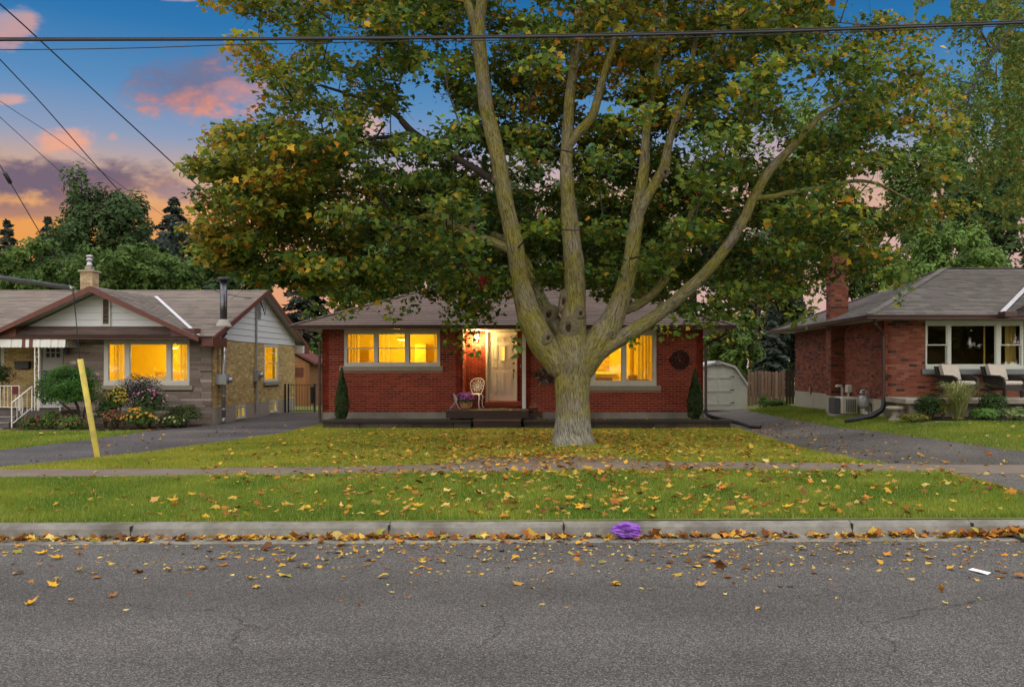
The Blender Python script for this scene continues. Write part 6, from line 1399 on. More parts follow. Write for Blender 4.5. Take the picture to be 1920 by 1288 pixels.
# hanging sprays at the lower edge
SPR = [(858, 560, .2, 34, 105), (880, 585, .3, 22, 90), (735, 590, -.3, 18, 14), (968, 640, -.5, 9, 36), (648, 575, -.5, 28, 25), (1282, 600, -.5, 30, 36), (1310, 570, .2, 30, 45), (1340, 600, .4, 20, 30), (1500, 575, -1, 34, 36), (1690, 530, -1, 16, 44), (1655, 505, -1.2, 20, 40), (585, 565, -.5, 22, 32), (1240, 620, -.8, 14, 16), (1190, 640, -.5, 14, 12), (720, 560, .3, 26, 24), (1000, 560, .6, 20, 40), (770, 555, .2, 22, 30)]
ex_p = []
for (a, b, d, w_, h_) in SPR:
    k = int(w_ * h_ * .052) + 8; yy = TY + d + RNG.normal(0, .3, k); u = RNG.uniform(-1, 1, k); v = RNG.uniform(-1, 1, k); x_ = a + u * w_ * np.sqrt(1 - .5 * v * v); y2 = b + v * h_
    ex_p.append(np.stack([(x_ - CX) / F * yy, yy, H - (y2 - CY) / F * yy], 1))
    for _ in range(3):
        s_ = Vector(P(a + rnd.uniform(-.4, .4) * w_, b - h_ * 1.0, TY + d)); e = Vector(P(a + rnd.uniform(-.9, .9) * w_, b + h_ * rnd.uniform(.3, .9), TY + d))
ex_p = np.concatenate(ex_p); pos = np.concatenate([pos[keep], ex_p]); rrk = np.concatenate([rr[keep], RNG.random(len(ex_p))]); n = len(pos)
ppx = CX + F * pos[:, 0] / pos[:, 1]; ppy = CY - F * (pos[:, 2] - H) / pos[:, 1]
up_ = np.array([0, -.35, 1.0]); nrm = unit(n) * .75 + up_; ydir = unit(n) * np.array([1, 1, .5]) + np.array([0, -.15, -.35])
size = RNG.normal(.112, .030, n).clip(.055, .18)
G1, G2, G3 = np.array((.080, .150, .018)), np.array((.180, .235, .028)), np.array((.056, .120, .030)); OR, YL, BR, RDD = np.array((.52, .22, .022)), np.array((.60, .37, .032)), np.array((.28, .12, .028)), np.array((.24, .035, .025))
t = RNG.random((n, 1)); cols = G1 * (1 - t) + G2 * t
cols = np.where((RNG.random(n) < .35)[:, None], G3 * RNG.uniform(.8, 1.4, (n, 1)), cols)
edge = np.clip((760 - ppx) / 380, 0, 1) * .13 + np.clip((ppx - 1350) / 500, 0, 1) * .07 + np.clip((150 - ppy) / 300, 0, 1) * .06 + .018 + .16 * np.exp(-(((ppx - 1180) / 200) ** 2 + ((ppy - 120) / 130) ** 2))
cl = np.array([mnoise.noise(Vector(p) * .8) for p in pos]); edge = np.clip(edge * (1 + 2.2 * cl), .015, .7) * (.55 + .6 * rrk)
a = RNG.random(n); au = a < edge; k = RNG.random(n)
cols = np.where((au & (k < .45))[:, None], YL, cols); cols = np.where((au & (k >= .45) & (k < .86))[:, None], OR, cols); cols = np.where((au & (k >= .86))[:, None], BR, cols)
oliv = (~au) & (RNG.random(n) < edge * 3.2 + .05); cols = np.where(oliv[:, None], np.array((.27, .26, .026)), cols)
red = (np.hypot(ppx - 905, ppy - 525) < 11) & (pos[:, 1] < TY + 2); cols = np.where(red[:, None], RDD, cols)
ck = np.concatenate([ci[keep], np.zeros(len(ex_p), int)]); cols = cols * RNG.uniform(.72, 1.3, len(CEN))[ck][:, None] * RNG.uniform(.72, 1.28, (n, 1)); which = RNG.integers(0, len(PROT), n)
# the 300 that show largest (nearest the street) are leaves of their own, the rest one part
vis = np.where((ppy > 0) & (ppx > 0) & (ppx < 1920), pos[:, 1] - size * 20, 1e9); big = np.argsort(vis)[:300]; m_ = np.ones(n, bool); m_[big] = False
off = np.array(wloc(mp)); V, Fc, Cc = place_leaves(PROT, (pos - off)[m_], ydir[m_], nrm[m_], size[m_], cols[m_], which[m_])
me = np_mesh('crown', V, Fc, 3, Cc); me.materials.append(M_leaf); link('crown', me, mp, kind='stuff'); NLEAF = int(m_.sum())
for i in big:
    V, Fc, Cc = place_leaves(PROT, np.zeros((1, 3)), ydir[i:i + 1], nrm[i:i + 1], size[i:i + 1], cols[i:i + 1], which[i:i + 1]); me = np_mesh('leaf', V, Fc, 3, Cc); me.materials.append(M_leaf); link('leaf', me, mp, loc=Vector(pos[i] - off))

# ------------------------------------------------------------------ fallen leaves
LM = [leaf_proto(MAPLE * 1.0, .35, .12), leaf_proto(MAPLE * np.array([1, .9]), 1.0, -.35), leaf_proto(MAPLE * np.array([.8, 1]), -.7, .5), leaf_proto([(0, 0), (.25, .15), (.36, .45), (.2, .8), (0, 1), (-.22, .78), (-.34, .42), (-.22, .12)], .5, .2), leaf_proto(MAPLE * np.array([.55, 1.0]), -1.0, .9)]
FC = [(.60, .33, .03), (.56, .37, .06), (.50, .20, .025), (.30, .11, .024), (.15, .06, .02), (.62, .48, .15), (.43, .24, .07), (.26, .24, .04)]
def fallen(n, fx, fy, zf, size=(.10, .02), wts=(5, 4, 3, 3, 2, 2, 2, 1), tilt=.35, lift=.012):
    x, y = fx(n), fy(n); z = zf(x, y) + lift; p = np.stack([x, y, z], 1); nr = unit(n) * tilt + np.array([0, 0, 1.0]); yd = unit(n) * np.array([1, 1, .15])
    w = np.array(wts, float); c = np.array(FC)[RNG.choice(len(FC), n, p=w / w.sum())] * RNG.uniform(.7, 1.25, (n, 1)); s_ = np.clip(RNG.normal(size[0], size[1], n), .04, .17)
    return p, yd, nr, s_, c, RNG.choice(len(LM), n, p=[.3, .2, .17, .15, .18])
U = lambda a, b: (lambda n: RNG.uniform(a, b, n))
def rz2(x, y): return np.where(np.asarray(y) > 9.735, .006 + .004 * np.asarray(x), road_z(x, y))
sets = []
LW = (5, 4, 3, 3, 2, 2, 2, 1)
# front lawn: thickest under the crown
p = fallen(7800, lambda n: RNG.normal(-.3, 3.4, n), lambda n: RNG.beta(1.5, 1.6, n) * 10.3 + 15.25, ground, (.085, .022), (7, 6, 4, 3, 1, 2, 2, 1), .5, .035)
k = (p[0][:, 0] > -7.6) & (p[0][:, 0] < 5.0) & is_lawn(p[0][:, 0], p[0][:, 1])[1] & (np.hypot(p[0][:, 0] - TX, p[0][:, 1] - TY) > .5) & (p[0][:, 1] < 25.4)
k &= RNG.random(len(k)) < np.clip(.25 + .08 * (p[0][:, 0] + 8.5), .15, .8); sets.append(('lawn', [q[k] for q in p]))
p = fallen(1050, lambda n: np.clip(RNG.normal(.6, 3.6, n), -9.5, 6), U(10.35, 14.2), ground, (.096, .024), LW, .6, .04); k = is_lawn(p[0][:, 0], p[0][:, 1])[0]; sets.append(('boulevard', [q[k] for q in p]))
p = fallen(260, lambda n: RNG.normal(.5, 3.0, n), lambda n: RNG.normal(13.9, .22, n), ground, (.10, .02), LW, .5, .035); sets.append(('walk', p))
p = fallen(300, lambda n: RNG.normal(.5, 3.5, n), U(14.1, 15.5), ground, (.10, .02), LW, .4, .024); sets.append(('walk', p))
p = fallen(1500, U(-7.5, 5.6), lambda n: 10.03 - np.abs(RNG.normal(0, .07, n)), rz2, (.082, .022), (3, 3, 4, 5, 5, 2, 2, 1), .7, .02)
k = RNG.random(len(p[0])) < np.array([.30 + .9 * max(0, mnoise.noise((x * 1.3, 2.0, 0))) + .25 for x in p[0][:, 0]]); sets.append(('gutter', [q[k] for q in p]))
p = fallen(190, lambda n: RNG.normal(5.2, .28, n), lambda n: RNG.normal(9.98, .06, n), rz2, (.10, .02), (2, 2, 3, 5, 5, 1, 2, 2), .9, .05); sets.append(('gutter', p))
p = fallen(460, U(-7.5, 5.8), lambda n: 9.95 - np.abs(RNG.normal(0, 1.2, n)), rz2, (.072, .024), LW, .3, .009); k = p[0][:, 1] > 7.0; sets.append(('road', [q[k] for q in p]))
p = fallen(620, lambda n: RNG.normal(1.2, 2.8, n), lambda n: 9.8 - np.abs(RNG.normal(0, .9, n)), rz2, (.040, .012), (4, 4, 3, 3, 1, 6, 3, 1), .25, .006); k = (p[0][:, 1] > 6.9); sets.append(('road', [q[k] for q in p]))
p = fallen(260, lambda n: 5.3 + np.abs(RNG.normal(0, 1.3, n)), U(15.3, 27), ground, (.085, .02), (3, 2, 3, 5, 4, 2, 3, 1), .4, .018); sets.append(('drive', p))
p = fallen(60, U(-11, -8), U(16, 27), ground, (.085, .02), (3, 2, 3, 5, 4, 2, 3, 1), .4, .018); sets.append(('drive', p))
p = fallen(120, U(7.4, 14), U(16, 21), ground, (.08, .02), LW, .5, .035); sets.append(('drive', p))
p = fallen(110, U(-18, -11.6), U(18.5, 24), ground, (.08, .02), (2, 2, 3, 4, 4, 2, 2, 2), .5, .035); sets.append(('drive', p))
p = fallen(30, U(-.8, 4.5), U(25.75, 26.4), lambda x, y: np.full(len(x), .375), (.08, .02), LW, .5, .01); sets.append(('planter', p))
p = fallen(14, U(-3.0, -1.1), U(25.8, 26.8), lambda x, y: np.full(len(x), .636), (.09, .02), LW, .5, .01); sets.append(('planter', p))
NAMES = {'lawn': ('fallen maple leaf lying on the front lawn', 'leaves on the lawn'), 'boulevard': ('fallen maple leaf on the grass beside the kerb', 'leaves on the grass strip'), 'walk': ('fallen maple leaf on or beside the concrete sidewalk', 'leaves on the sidewalk'), 'gutter': ('fallen leaf drifted against the kerb in the gutter', 'leaves in the gutter'), 'road': ('fallen leaf lying on the grey asphalt road', 'leaves on the road')}
allp = [np.concatenate([s_[1][i] for s_ in sets]) for i in range(6)]; where = sum([[s_[0]] * len(s_[1][0]) for s_ in sets], [])
px_l = F * allp[3] / allp[0][:, 1]; xs_l = CX + F * allp[0][:, 0] / allp[0][:, 1]; inview = (xs_l > 5) & (xs_l < 1915); ok_set = np.array([w in NAMES for w in where])
order = np.argsort(-np.where(inview & ok_set, px_l, 0))[:300]; m_ = np.ones(len(px_l), bool); m_[order] = False
V, Fc, Cc = place_leaves(LM, *[q[m_] for q in allp]); me = np_mesh('fallen_leaves', V, Fc, 3, Cc); me.materials.append(M_litter); o = link('fallen_leaves', me); tag(o, 'yellow and brown fallen maple leaves scattered over lawn, walk and road', 'leaves', kind='stuff')
bgx0 = PX(1172, 9.95)
def leaf_colour(c):
    r, g, b = c; return 'yellow' if g > .5 * r else ('orange' if r > .3 else 'brown')
for i in order:
    V, Fc, Cc = place_leaves(LM, np.zeros((1, 3)), *[q[i:i + 1] for q in allp[1:]]); zmin = V[:, 2].min(); me = np_mesh('maple_leaf', V, Fc, 3, Cc); me.materials.append(M_litter); pp = Vector(allp[0][i]); g0 = {'lawn': ground, 'boulevard': ground, 'walk': ground}.get(where[i], rz2); zb = float(g0(pp.x, pp.y)) + (.012 if where[i] in ('lawn', 'boulevard') else (.016 if where[i] == 'walk' else .003)); pp.z = max(pp.z, zb - zmin) if where[i] not in ('gutter', 'road') else (zb - zmin + (.02 if where[i] == 'gutter' else .0) * RNG.random())
    sz_ = 'large ' if allp[3][i] > .112 else ('small ' if allp[3][i] < .085 else ''); fm = ['flat ', 'curled ', 'cupped ', 'oval ', 'folded '][int(allp[5][i])]; nr_ = min(((math.hypot(pp.x - q[0], pp.y - q[1]), q[2]) for q in ((bgx0, 9.93, ' near the purple bag'), (3.85, 8.28, ' near the white paper scrap'), (5.35, 9.8, ' near the storm drain'), (-8.78, 17.3, ' near the yellow guy guard'), (TX, TY, ' near the maple trunk'))), key=lambda q: q[0]); nr_ = nr_[1] if nr_[0] < 1.6 else ''; cn = leaf_colour(FC[int(np.argmin(np.linalg.norm(np.array(FC) / np.linalg.norm(FC, axis=1, keepdims=True) - allp[4][i] / np.linalg.norm(allp[4][i]), axis=1)))]); lb, gr = NAMES[where[i]]
    o = link('maple_leaf', me, loc=pp); lab = sz_ + fm + cn + ' ' + lb.replace('fallen ', '') + nr_; tag(o, lab, 'leaf', (sz_ + fm + cn + ' ' + gr + nr_))
# ------------------------------------------------------------------ trees behind the houses
M_trunk = mat('tree_trunk', (.05, .038, .028), .95, .35, 3, .5, 20, stretch=(6, 6, 1))
def leaf_quads(pos, nrm, size, cols):
    n = len(pos); nrm = nrm / np.linalg.norm(nrm, axis=1, keepdims=True); r = unit(n); t1 = np.cross(nrm, r); t1 /= np.maximum(np.linalg.norm(t1, axis=1, keepdims=True), 1e-6); t2 = np.cross(nrm, t1); s = size[:, None]
    V = np.stack([pos - t1 * s, pos + t2 * s * .5 - nrm * s * .12, pos + t1 * s, pos - t2 * s * .5 - nrm * s * .12], 1).reshape(-1, 3)
    return V, np.arange(n * 4), np.repeat(cols, 4, 0)
def crown_points(kind, c, rx, ry, rz_, n, clump):
    if kind == 'conifer':
        t = RNG.random(n) ** 1.35; ang = RNG.uniform(0, 2 * math.pi, n); tiers = 13; tt = np.floor(t * tiers) / tiers + RNG.random(n) * .55 / tiers
        r = (1 - tt) ** .9 * (.45 + .6 * np.sqrt(RNG.random(n))) * (.75 + .35 * np.sin(ang * 3 + tt * 40)); z = c[2] - rz_ + tt * 2 * rz_ - .22 * r * rx
        p = np.stack([c[0] + np.cos(ang) * r * rx, c[1] + np.sin(ang) * r * ry, z], 1); return p, np.stack([np.cos(ang) * .5, np.sin(ang) * .5, np.full(n, .8)], 1), np.sin(tt * 50)
    u = unit(clump); rr = RNG.uniform(.12, .90, clump) ** .6; cc = u * rr[:, None]; cc[:, 2] = np.where(cc[:, 2] < -.55, cc[:, 2] * .6, cc[:, 2]); k = RNG.integers(0, clump, n); br = RNG.uniform(.15, .30, clump)
    d = unit(n); q = cc[k] + d * (br[k] * RNG.random(n) ** .4)[:, None]
    p = np.array(c) + q * np.array([rx, ry, rz_]); return p, d + np.array([0, -.2, .7]), RNG.uniform(-1, 1, clump)[k]
def bg_tree(name, label, px, top, bot, Y, wpx, pal, kind='round', n=3600, leaf=.17, clump=46, group=None, base=None, trunk_r=None, dens=None):
    zt, zb = PZ(top, Y), PZ(bot, Y); x = PX(px, Y); rx = wpx / F * Y / 2; g0 = gz(x, Y) if base is None else base; rz_ = (zt - zb) / 2
    t = thing(name, label, 'tree' if kind != 'shrub' else 'shrub', (x, Y, g0), group)
    p, nr, cl = crown_points('conifer' if kind == 'conifer' else 'round', (x, Y, (zt + zb) / 2), rx, min(rx, 4.5), rz_, n, clump)
    tt = np.clip(.5 + .28 * cl + RNG.normal(0, .22, n), 0, 1)[:, None]; cols = (np.array(pal[0]) * (1 - tt) + np.array(pal[1]) * tt) * RNG.uniform(.75, 1.25, (n, 1))
    if len(pal) > 2: cols = np.where((RNG.random(n) < .14)[:, None], np.array(pal[2]) * RNG.uniform(.7, 1.2, (n, 1)), cols)
    off = np.array(wloc(t)); V, Fc, Cc = leaf_quads(p - off, nr + unit(n) * .5, leaf * RNG.uniform(.7, 1.35, n), cols); me = np_mesh('crown', V, Fc, 4, Cc); me.materials.append(M_bgleaf); link('crown', me, t, kind='stuff')
    mb = MB(); r0 = trunk_r or max(.06, rx * .06); zc = (zt + zb) / 2
    mb.tube([(x, Y, g0 - .1), (x + .1, Y, g0 + (zb - g0) * .5), (x, Y, zb), (x + .05, Y, zc), (x, Y, zt - rz_ * .3)], [r0 * 1.25, r0, r0 * .85, r0 * .5, r0 * .1], 8)
    if kind == 'round':
        for k in range(9):
            a = random.uniform(0, 6.28); z0 = zb + random.uniform(-.1, 1.0) * rz_ * .9; e = (x + math.cos(a) * rx * .7, Y + math.sin(a) * min(rx, 4.5) * .7, min(zt, z0 + rz_ * random.uniform(.4, .9))); mb.tube([(x, Y, z0), (x + math.cos(a) * rx * .3, Y + math.sin(a) * min(rx, 4.5) * .3, z0 + rz_ * .3), e], [r0 * .45, r0 * .3, r0 * .08], 5)
    mb.build('trunk', M_trunk, t); return t
DG = [(.026, .056, .018), (.064, .112, .032)]; MG = [(.042, .088, .017), (.10, .165, .03)]; LG = [(.07, .15, .026), (.16, .25, .052)]; BG = [(.026, .042, .032), (.066, .088, .068)]; YG = [(.10, .105, .012), (.20, .17, .020), (.30, .19, .02)]; OG = [(.05, .07, .012), (.11, .12, .02)]
B = bg_tree
B('deciduous_tree', 'tall dark green tree rising above the stone house chimney', 196, 316, 560, 47, 200, DG, n=12000, leaf=.14, clump=64)
B('conifer_tree', 'ragged conifer at the orange sunset edge left of the stone house', 14, 408, 600, 62, 110, BG, 'conifer', 2600, .24)
B('conifer_tree', 'thin drooping conifer top against the orange sunset', 90, 402, 600, 60, 120, BG, 'conifer', 2000, .22)
B('spruce_tree', 'dark grey-green pointed evergreen behind the stone house roof', 326, 366, 560, 55, 180, BG, 'conifer', 7000, .2)
B('evergreen_tree', 'broad blackish evergreen mass below the pointed grey-green one', 345, 455, 560, 52, 150, [(.014, .026, .018), (.04, .055, .04)], n=3200, leaf=.2)
B('evergreen_tree', 'broad grey-green tree mass filling in below the pointed evergreen', 300, 418, 570, 51, 190, BG, n=7000, leaf=.15, clump=60)
B('deciduous_tree', 'dark green tree between the thin conifer and the tall green tree', 120, 430, 570, 50, 150, DG, n=5500, leaf=.14, clump=55)
B('deciduous_tree', 'rounded vine-green tree beside the orange maple leaves', 405, 386, 560, 50, 130, MG, n=5200, leaf=.13)
B('deciduous_tree', 'low leafy green tree behind the stone house chimney, left side', 75, 452, 575, 42, 200, MG, n=6000, leaf=.12, clump=60)
B('deciduous_tree', 'low leafy green tree behind the stone house between chimney and flue', 262, 455, 575, 42, 230, MG, n=7000, leaf=.12, clump=70)
B('deciduous_tree', 'dark shaded tree behind the stone house gable end', 445, 470, 600, 44, 150, DG, n=3000, leaf=.17)
B('spruce_tree', 'blue-grey spruce behind the gap between stone house and bungalow', 575, 470, 640, 50, 140, BG, 'conifer', 3600, .22)
B('leafy_shrub', 'bright green climbing shrub in the gap behind the iron gate', 594, 628, 768, 44, 52, MG, 'shrub', 1900, .12)
B('deciduous_tree', 'green tree in the gap between the two left houses', 640, 560, 720, 50, 130, MG, n=2600, leaf=.18)
for px, top, w_, pal, lab in ((720, 360, 200, DG, 'dark green tree behind the bungalow roof, left of its peak'), (850, 340, 200, MG, 'mid green tree behind the peak of the bungalow roof'), (985, 300, 220, DG, 'dark tree behind the bungalow, seen left of the maple fork'), (1150, 290, 230, OG, 'olive tree behind the bungalow, seen right of the maple fork'), (1300, 380, 220, DG, 'dark leafy tree behind the right end of the bungalow roof')):
    B('deciduous_tree', lab, px, top, 560, 54, w_ * 1.15, pal, n=8000, leaf=.17, clump=64, group='trees behind the bungalow')
for px, Y in ((765, 46), (823, 45), (842, 44)):
    x = PX(px, Y); t = thing('bare_trunk', 'bare dark tree trunk showing above the bungalow roof', 'tree trunk', (x, Y, .1), 'trunks above the bungalow roof'); mb = MB(); ln_ = {765: .2, 823: .1, 842: 1.2}[px]
    mb.tube([(x, Y, 0), (x + .1, Y, 3), (x + ln_ * .5, Y, 5.5), (x + ln_, Y, 9)], [.30, .26, .22, .16], 10); mb.build('trunk', M_trunk, t)
B('leafy_tree', 'green tree with yellow patches behind the garden shed', 1372, 575, 705, 40, 150, MG + [(.30, .24, .02)], n=3800, leaf=.13)
B('spruce_tree', 'blue-grey spruce between the garden shed and the picket fence', 1448, 570, 730, 43, 90, BG, 'conifer', 2800, .18)
B('evergreen_tree', 'black-green evergreen behind the dark fence gate', 1487, 540, 720, 45, 90, [(.012, .022, .014), (.03, .045, .03)], n=2600, leaf=.18)
B('leafy_tree', 'olive leafed tree hanging over the end of the bungalow roof', 1420, 500, 640, 46, 170, OG, n=2600, leaf=.16, clump=26)
B('deciduous_tree', 'tall pale green tree seen through the gap right of the maple limbs', 1500, 135, 560, 62, 230, LG, n=9000, leaf=.17)
B('deciduous_tree', 'green tree behind the brick chimney stack', 1620, 370, 600, 52, 230, MG, n=7000, leaf=.15)
B('deciduous_tree', 'bright light green tree over the ridge of the grey hip roof', 1782, 408, 590, 42, 200, LG, n=9500, leaf=.115, clump=70)
B('deciduous_tree', 'tall mid green tree behind the bright light green one', 1760, 230, 560, 56, 260, MG, n=9000, leaf=.16)
B('deciduous_tree', 'tall dark blue-green tree at the far side of the hip roof house', 1860, 260, 600, 50, 170, DG, n=7000, leaf=.15)
B('deciduous_tree', 'high green tree crown beyond the overhanging birch branches', 1868, 50, 500, 58, 300, LG, n=15000, leaf=.15, clump=80)
B('deciduous_tree', 'dark leafy tree behind the hip roof, right of the bright one', 1950, 420, 600, 44, 170, DG, n=3000, leaf=.17)
# tree row added across the street: blocks low sun glare, mirrored in dark windows
STREET = [('olive', OG), ('yellowing', YG), ('mid green', MG), ('dark green', DG)]
for k in range(18):
    x = -52 + 5.4 * k + random.uniform(-.6, .6); y = -14 + random.uniform(-1.2, 1.2); r = random.uniform(3.1, 4.0); nm, pal = STREET[(k * 3 + k // 4) % 4]; n = 3600
    t = thing('added_street_tree', nm + ' tree added across the street, blocks low sun and mirrors in panes', 'tree', (x, y, 0), nm + ' trees added across the street'); p, nr, cl = crown_points('round', (x, y, .4 + r), r, r, r * .98, n, 60); tt = np.clip(.5 + .3 * cl, 0, 1)[:, None]; V, Fc, Cc = leaf_quads(p - np.array((x, y, 0)), nr, np.full(n, .42), np.array(pal[0]) * (1 - tt) + np.array(pal[1]) * tt); me = np_mesh('crown', V, Fc, 4, Cc); me.materials.append(M_bgleaf); link('crown', me, t, kind='stuff'); mb = MB(); mb.tube([(x, y, -.2), (x, y, 2.5), (x, y, 1.5 + r)], [.25, .2, .1], 8); mb.build('trunk', M_trunk, t)
for px, top, Y, w_, lab in ((1190, 440, 47, 190, 'low dark tree just over the bungalow ridge, right of the trunk'), (1010, 450, 47, 180, 'low dark tree just over the bungalow ridge, left of the trunk'), (880, 440, 48, 170, 'low green tree just behind the peak of the bungalow roof'), (700, 455, 48, 180, 'low green tree over the left slope of the bungalow roof'), (1420, 420, 50, 200, 'low dark tree between the bungalow and the brick chimney')):
    B('deciduous_tree', lab, px, top, 610, Y, w_, DG if px > 950 else MG, n=5500, leaf=.15, clump=50, group='trees behind the bungalow')
# far wood closing the horizon
rows = MB(); xs_w = np.linspace(-75, 75, 46); n = 26000; k = RNG.integers(0, len(xs_w), n); hts = RNG.uniform(5.0, 8.0, len(xs_w)); d = unit(n)
pw_ = np.stack([xs_w[k] + d[:, 0] * 2.6, 84 + d[:, 1] * 2 + RNG.normal(0, 1, n), .4 + hts[k] * .5 + d[:, 2] * hts[k] * .52], 1); tt = RNG.random((n, 1)); V, Fc, Cc = leaf_quads(pw_, d + np.array([0, -.2, .6]), np.full(n, .42), (np.array(DG[0]) * (1 - tt) + np.array(MG[1]) * tt)); me = np_mesh('far_wood', V, Fc, 4, Cc); me.materials.append(M_bgleaf); o = link('far_wood', me); tag(o, 'distant belt of green trees closing off the back gardens', 'wood', kind='stuff')
# yellow-green birch standing off the right edge, its boughs hanging into view
bt = thing('birch_tree', 'yellow-green birch with thin black hanging boughs at the right edge', 'tree', (19.0, 26.0, gz(16, 26)))
mb = MB(); mb.tube([(19.0, 26, .3), (18.9, 26, 5), (18.6, 26, 10), (18.4, 26, 14)], [.3, .26, .2, .1], 10); mb.build('trunk', M_trunk, bt)
mb = MB(); YB_ = 25.0
def bough(pts, r): q = [P(a, b, YB_ + d) for a, b, d in pts]; mb.tube(q, [r * (1 - .8 * i / (len(q) - 1)) for i in range(len(q))], 6)
bough([(2100, -120, .5), (1960, 10, 0), (1900, 50, 0), (1862, 100, 0), (1830, 150, 0), (1818, 180, 0), (1808, 230, 0), (1803, 290, 0)], .07)
bough([(1862, 100, 0), (1840, 60, 0), (1850, 0, 0), (1870, -60, .3)], .04); bough([(1822, 170, 0), (1790, 190, 0), (1778, 205, 0)], .03); bough([(1818, 180, 0), (1790, 205, 0), (1755, 235, .2), (1735, 260, .3)], .03); bough([(1815, 200, 0), (1790, 240, .2), (1770, 265, .3)], .022); bough([(1826, 158, 0), (1800, 152, 0), (1770, 160, 0)], .022); bough([(1960, 10, 0), (1900, 5, .4), (1840, 20, .5), (1790, 12, .5)], .03)
mb.build('bough', M_black, bt)
n = 19000; seg = RNG.random(n); gxp = np.where(seg < .28, RNG.normal(1835, 75, n), np.where(seg < .8, RNG.normal(1905, 42, n), RNG.normal(1770, 50, n))); gyp = np.where(seg < .28, RNG.normal(25, 26, n) + (1850 - gxp) * -.05, np.where(seg < .8, RNG.uniform(60, 430, n), RNG.normal(215, 50, n))); dd = RNG.normal(0, 1.4, n)
clv = np.array([mnoise.noise((a * .028, b * .028, 4.0)) for a, b in zip(gxp, gyp)]); kk = (clv > -.12 - .25 * (gxp > 1880)) & (gxp > 1715) & ~((seg >= .8) & (RNG.random(n) < .55)); gxp, gyp, dd, clv = gxp[kk], gyp[kk], dd[kk], clv[kk]; n = len(gxp); yy = YB_ + 1.5 + dd; pb = np.stack([(gxp - CX) / F * yy, yy, H - (gyp - CY) / F * yy], 1); tt = np.clip(.5 + clv + RNG.normal(0, .2, n), 0, 1)[:, None]; cb = np.array(YG[0]) * (1 - tt) + np.array(YG[1]) * tt; cb = np.where((RNG.random(n) < .62)[:, None], np.array((.085, .155, .03)), cb)
V, Fc, Cc = leaf_quads(pb - np.array(wloc(bt)), unit(n) + np.array([0, -.4, .5]), np.full(n, .07) * RNG.uniform(.7, 1.4, n), cb * RNG.uniform(.75, 1.25, (n, 1))); me = np_mesh('crown', V, Fc, 4, Cc); me.materials.append(M_bgleaf); link('crown', me, bt, kind='stuff')

# ------------------------------------------------------------------ shrubs and garden plants
def bush(name, label, c, rx, ry, rz_, n, leaf, pal, cat='shrub', group=None, flowers=None, upright=False, top=None, trunk=None, lower=-.5):
    g0 = gz(c[0], c[1]); t = thing(name, label, cat, (c[0], c[1], g0), group); d = unit(n); d[:, 2] = np.where(d[:, 2] < lower, -d[:, 2], d[:, 2]); q = RNG.random(n) ** .35
    lump = np.array([mnoise.noise(Vector(v) * 2.3 + Vector(c)) for v in d]); q = q * (1 + .28 * lump)
    p = np.array(c) + d * q[:, None] * np.array([rx, ry, rz_]); tt = np.clip(.5 + .5 * lump + RNG.normal(0, .25, n), 0, 1)[:, None]; cols = (np.array(pal[0]) * (1 - tt) + np.array(pal[1]) * tt) * RNG.uniform(.75, 1.25, (n, 1))
    nr = d + np.array([0, 0, .5]) if not upright else unit(n) * np.array([1, 1, .2]); off = np.array(wloc(t)); V, Fc, Cc = leaf_quads(p - off, nr + unit(n) * .45, leaf * RNG.uniform(.6, 1.4, n), cols); me = np_mesh('foliage', V, Fc, 4, Cc); me.materials.append(M_bgleaf); link('foliage', me, t, kind='stuff')
    mb = MB()
    if trunk:
        for tr_ in trunk: mb.tube(tr_[0], tr_[1], 7)
    else:
        for k in range(5): a = k * 1.26; mb.tube([(c[0], c[1], g0 - .03), (c[0] + .4 * rx * math.cos(a), c[1] + .4 * ry * math.sin(a), c[2]), (c[0] + .6 * rx * math.cos(a), c[1] + .6 * ry * math.sin(a), c[2] + rz_ * .5)], [.015, .01, .004], 5)
    mb.build('stem', M_trunk, t)
    if flowers:
        fn, fs, fc = flowers; mb = MB()
        for _ in range(fn):
            v = Vector(unit(1)[0]); v.z = abs(v.z); v.y = -abs(v.y); pp = Vector(c) + Vector((v.x * rx, v.y * ry, v.z * rz_)) * random.uniform(.85, 1.1); n_ = (v + Vector((0, -.6, .6))).normalized(); t1 = n_.orthogonal().normalized(); t2 = n_.cross(t1); s_ = fs * random.uniform(.7, 1.3); mb.color(jit(random.choice(fc), .2)); mb.add([pp + (t1 * math.cos(a) + t2 * math.sin(a)) * s_ * (1 if k % 2 else .6) for k, a in enumerate([2 * math.pi * k / 10 for k in range(10)])] + [pp + n_ * s_ * .35], [(k, (k + 1) % 10, 10) for k in range(10)])
        mb.build('blossom', mat('petal', W1), t)
    return t
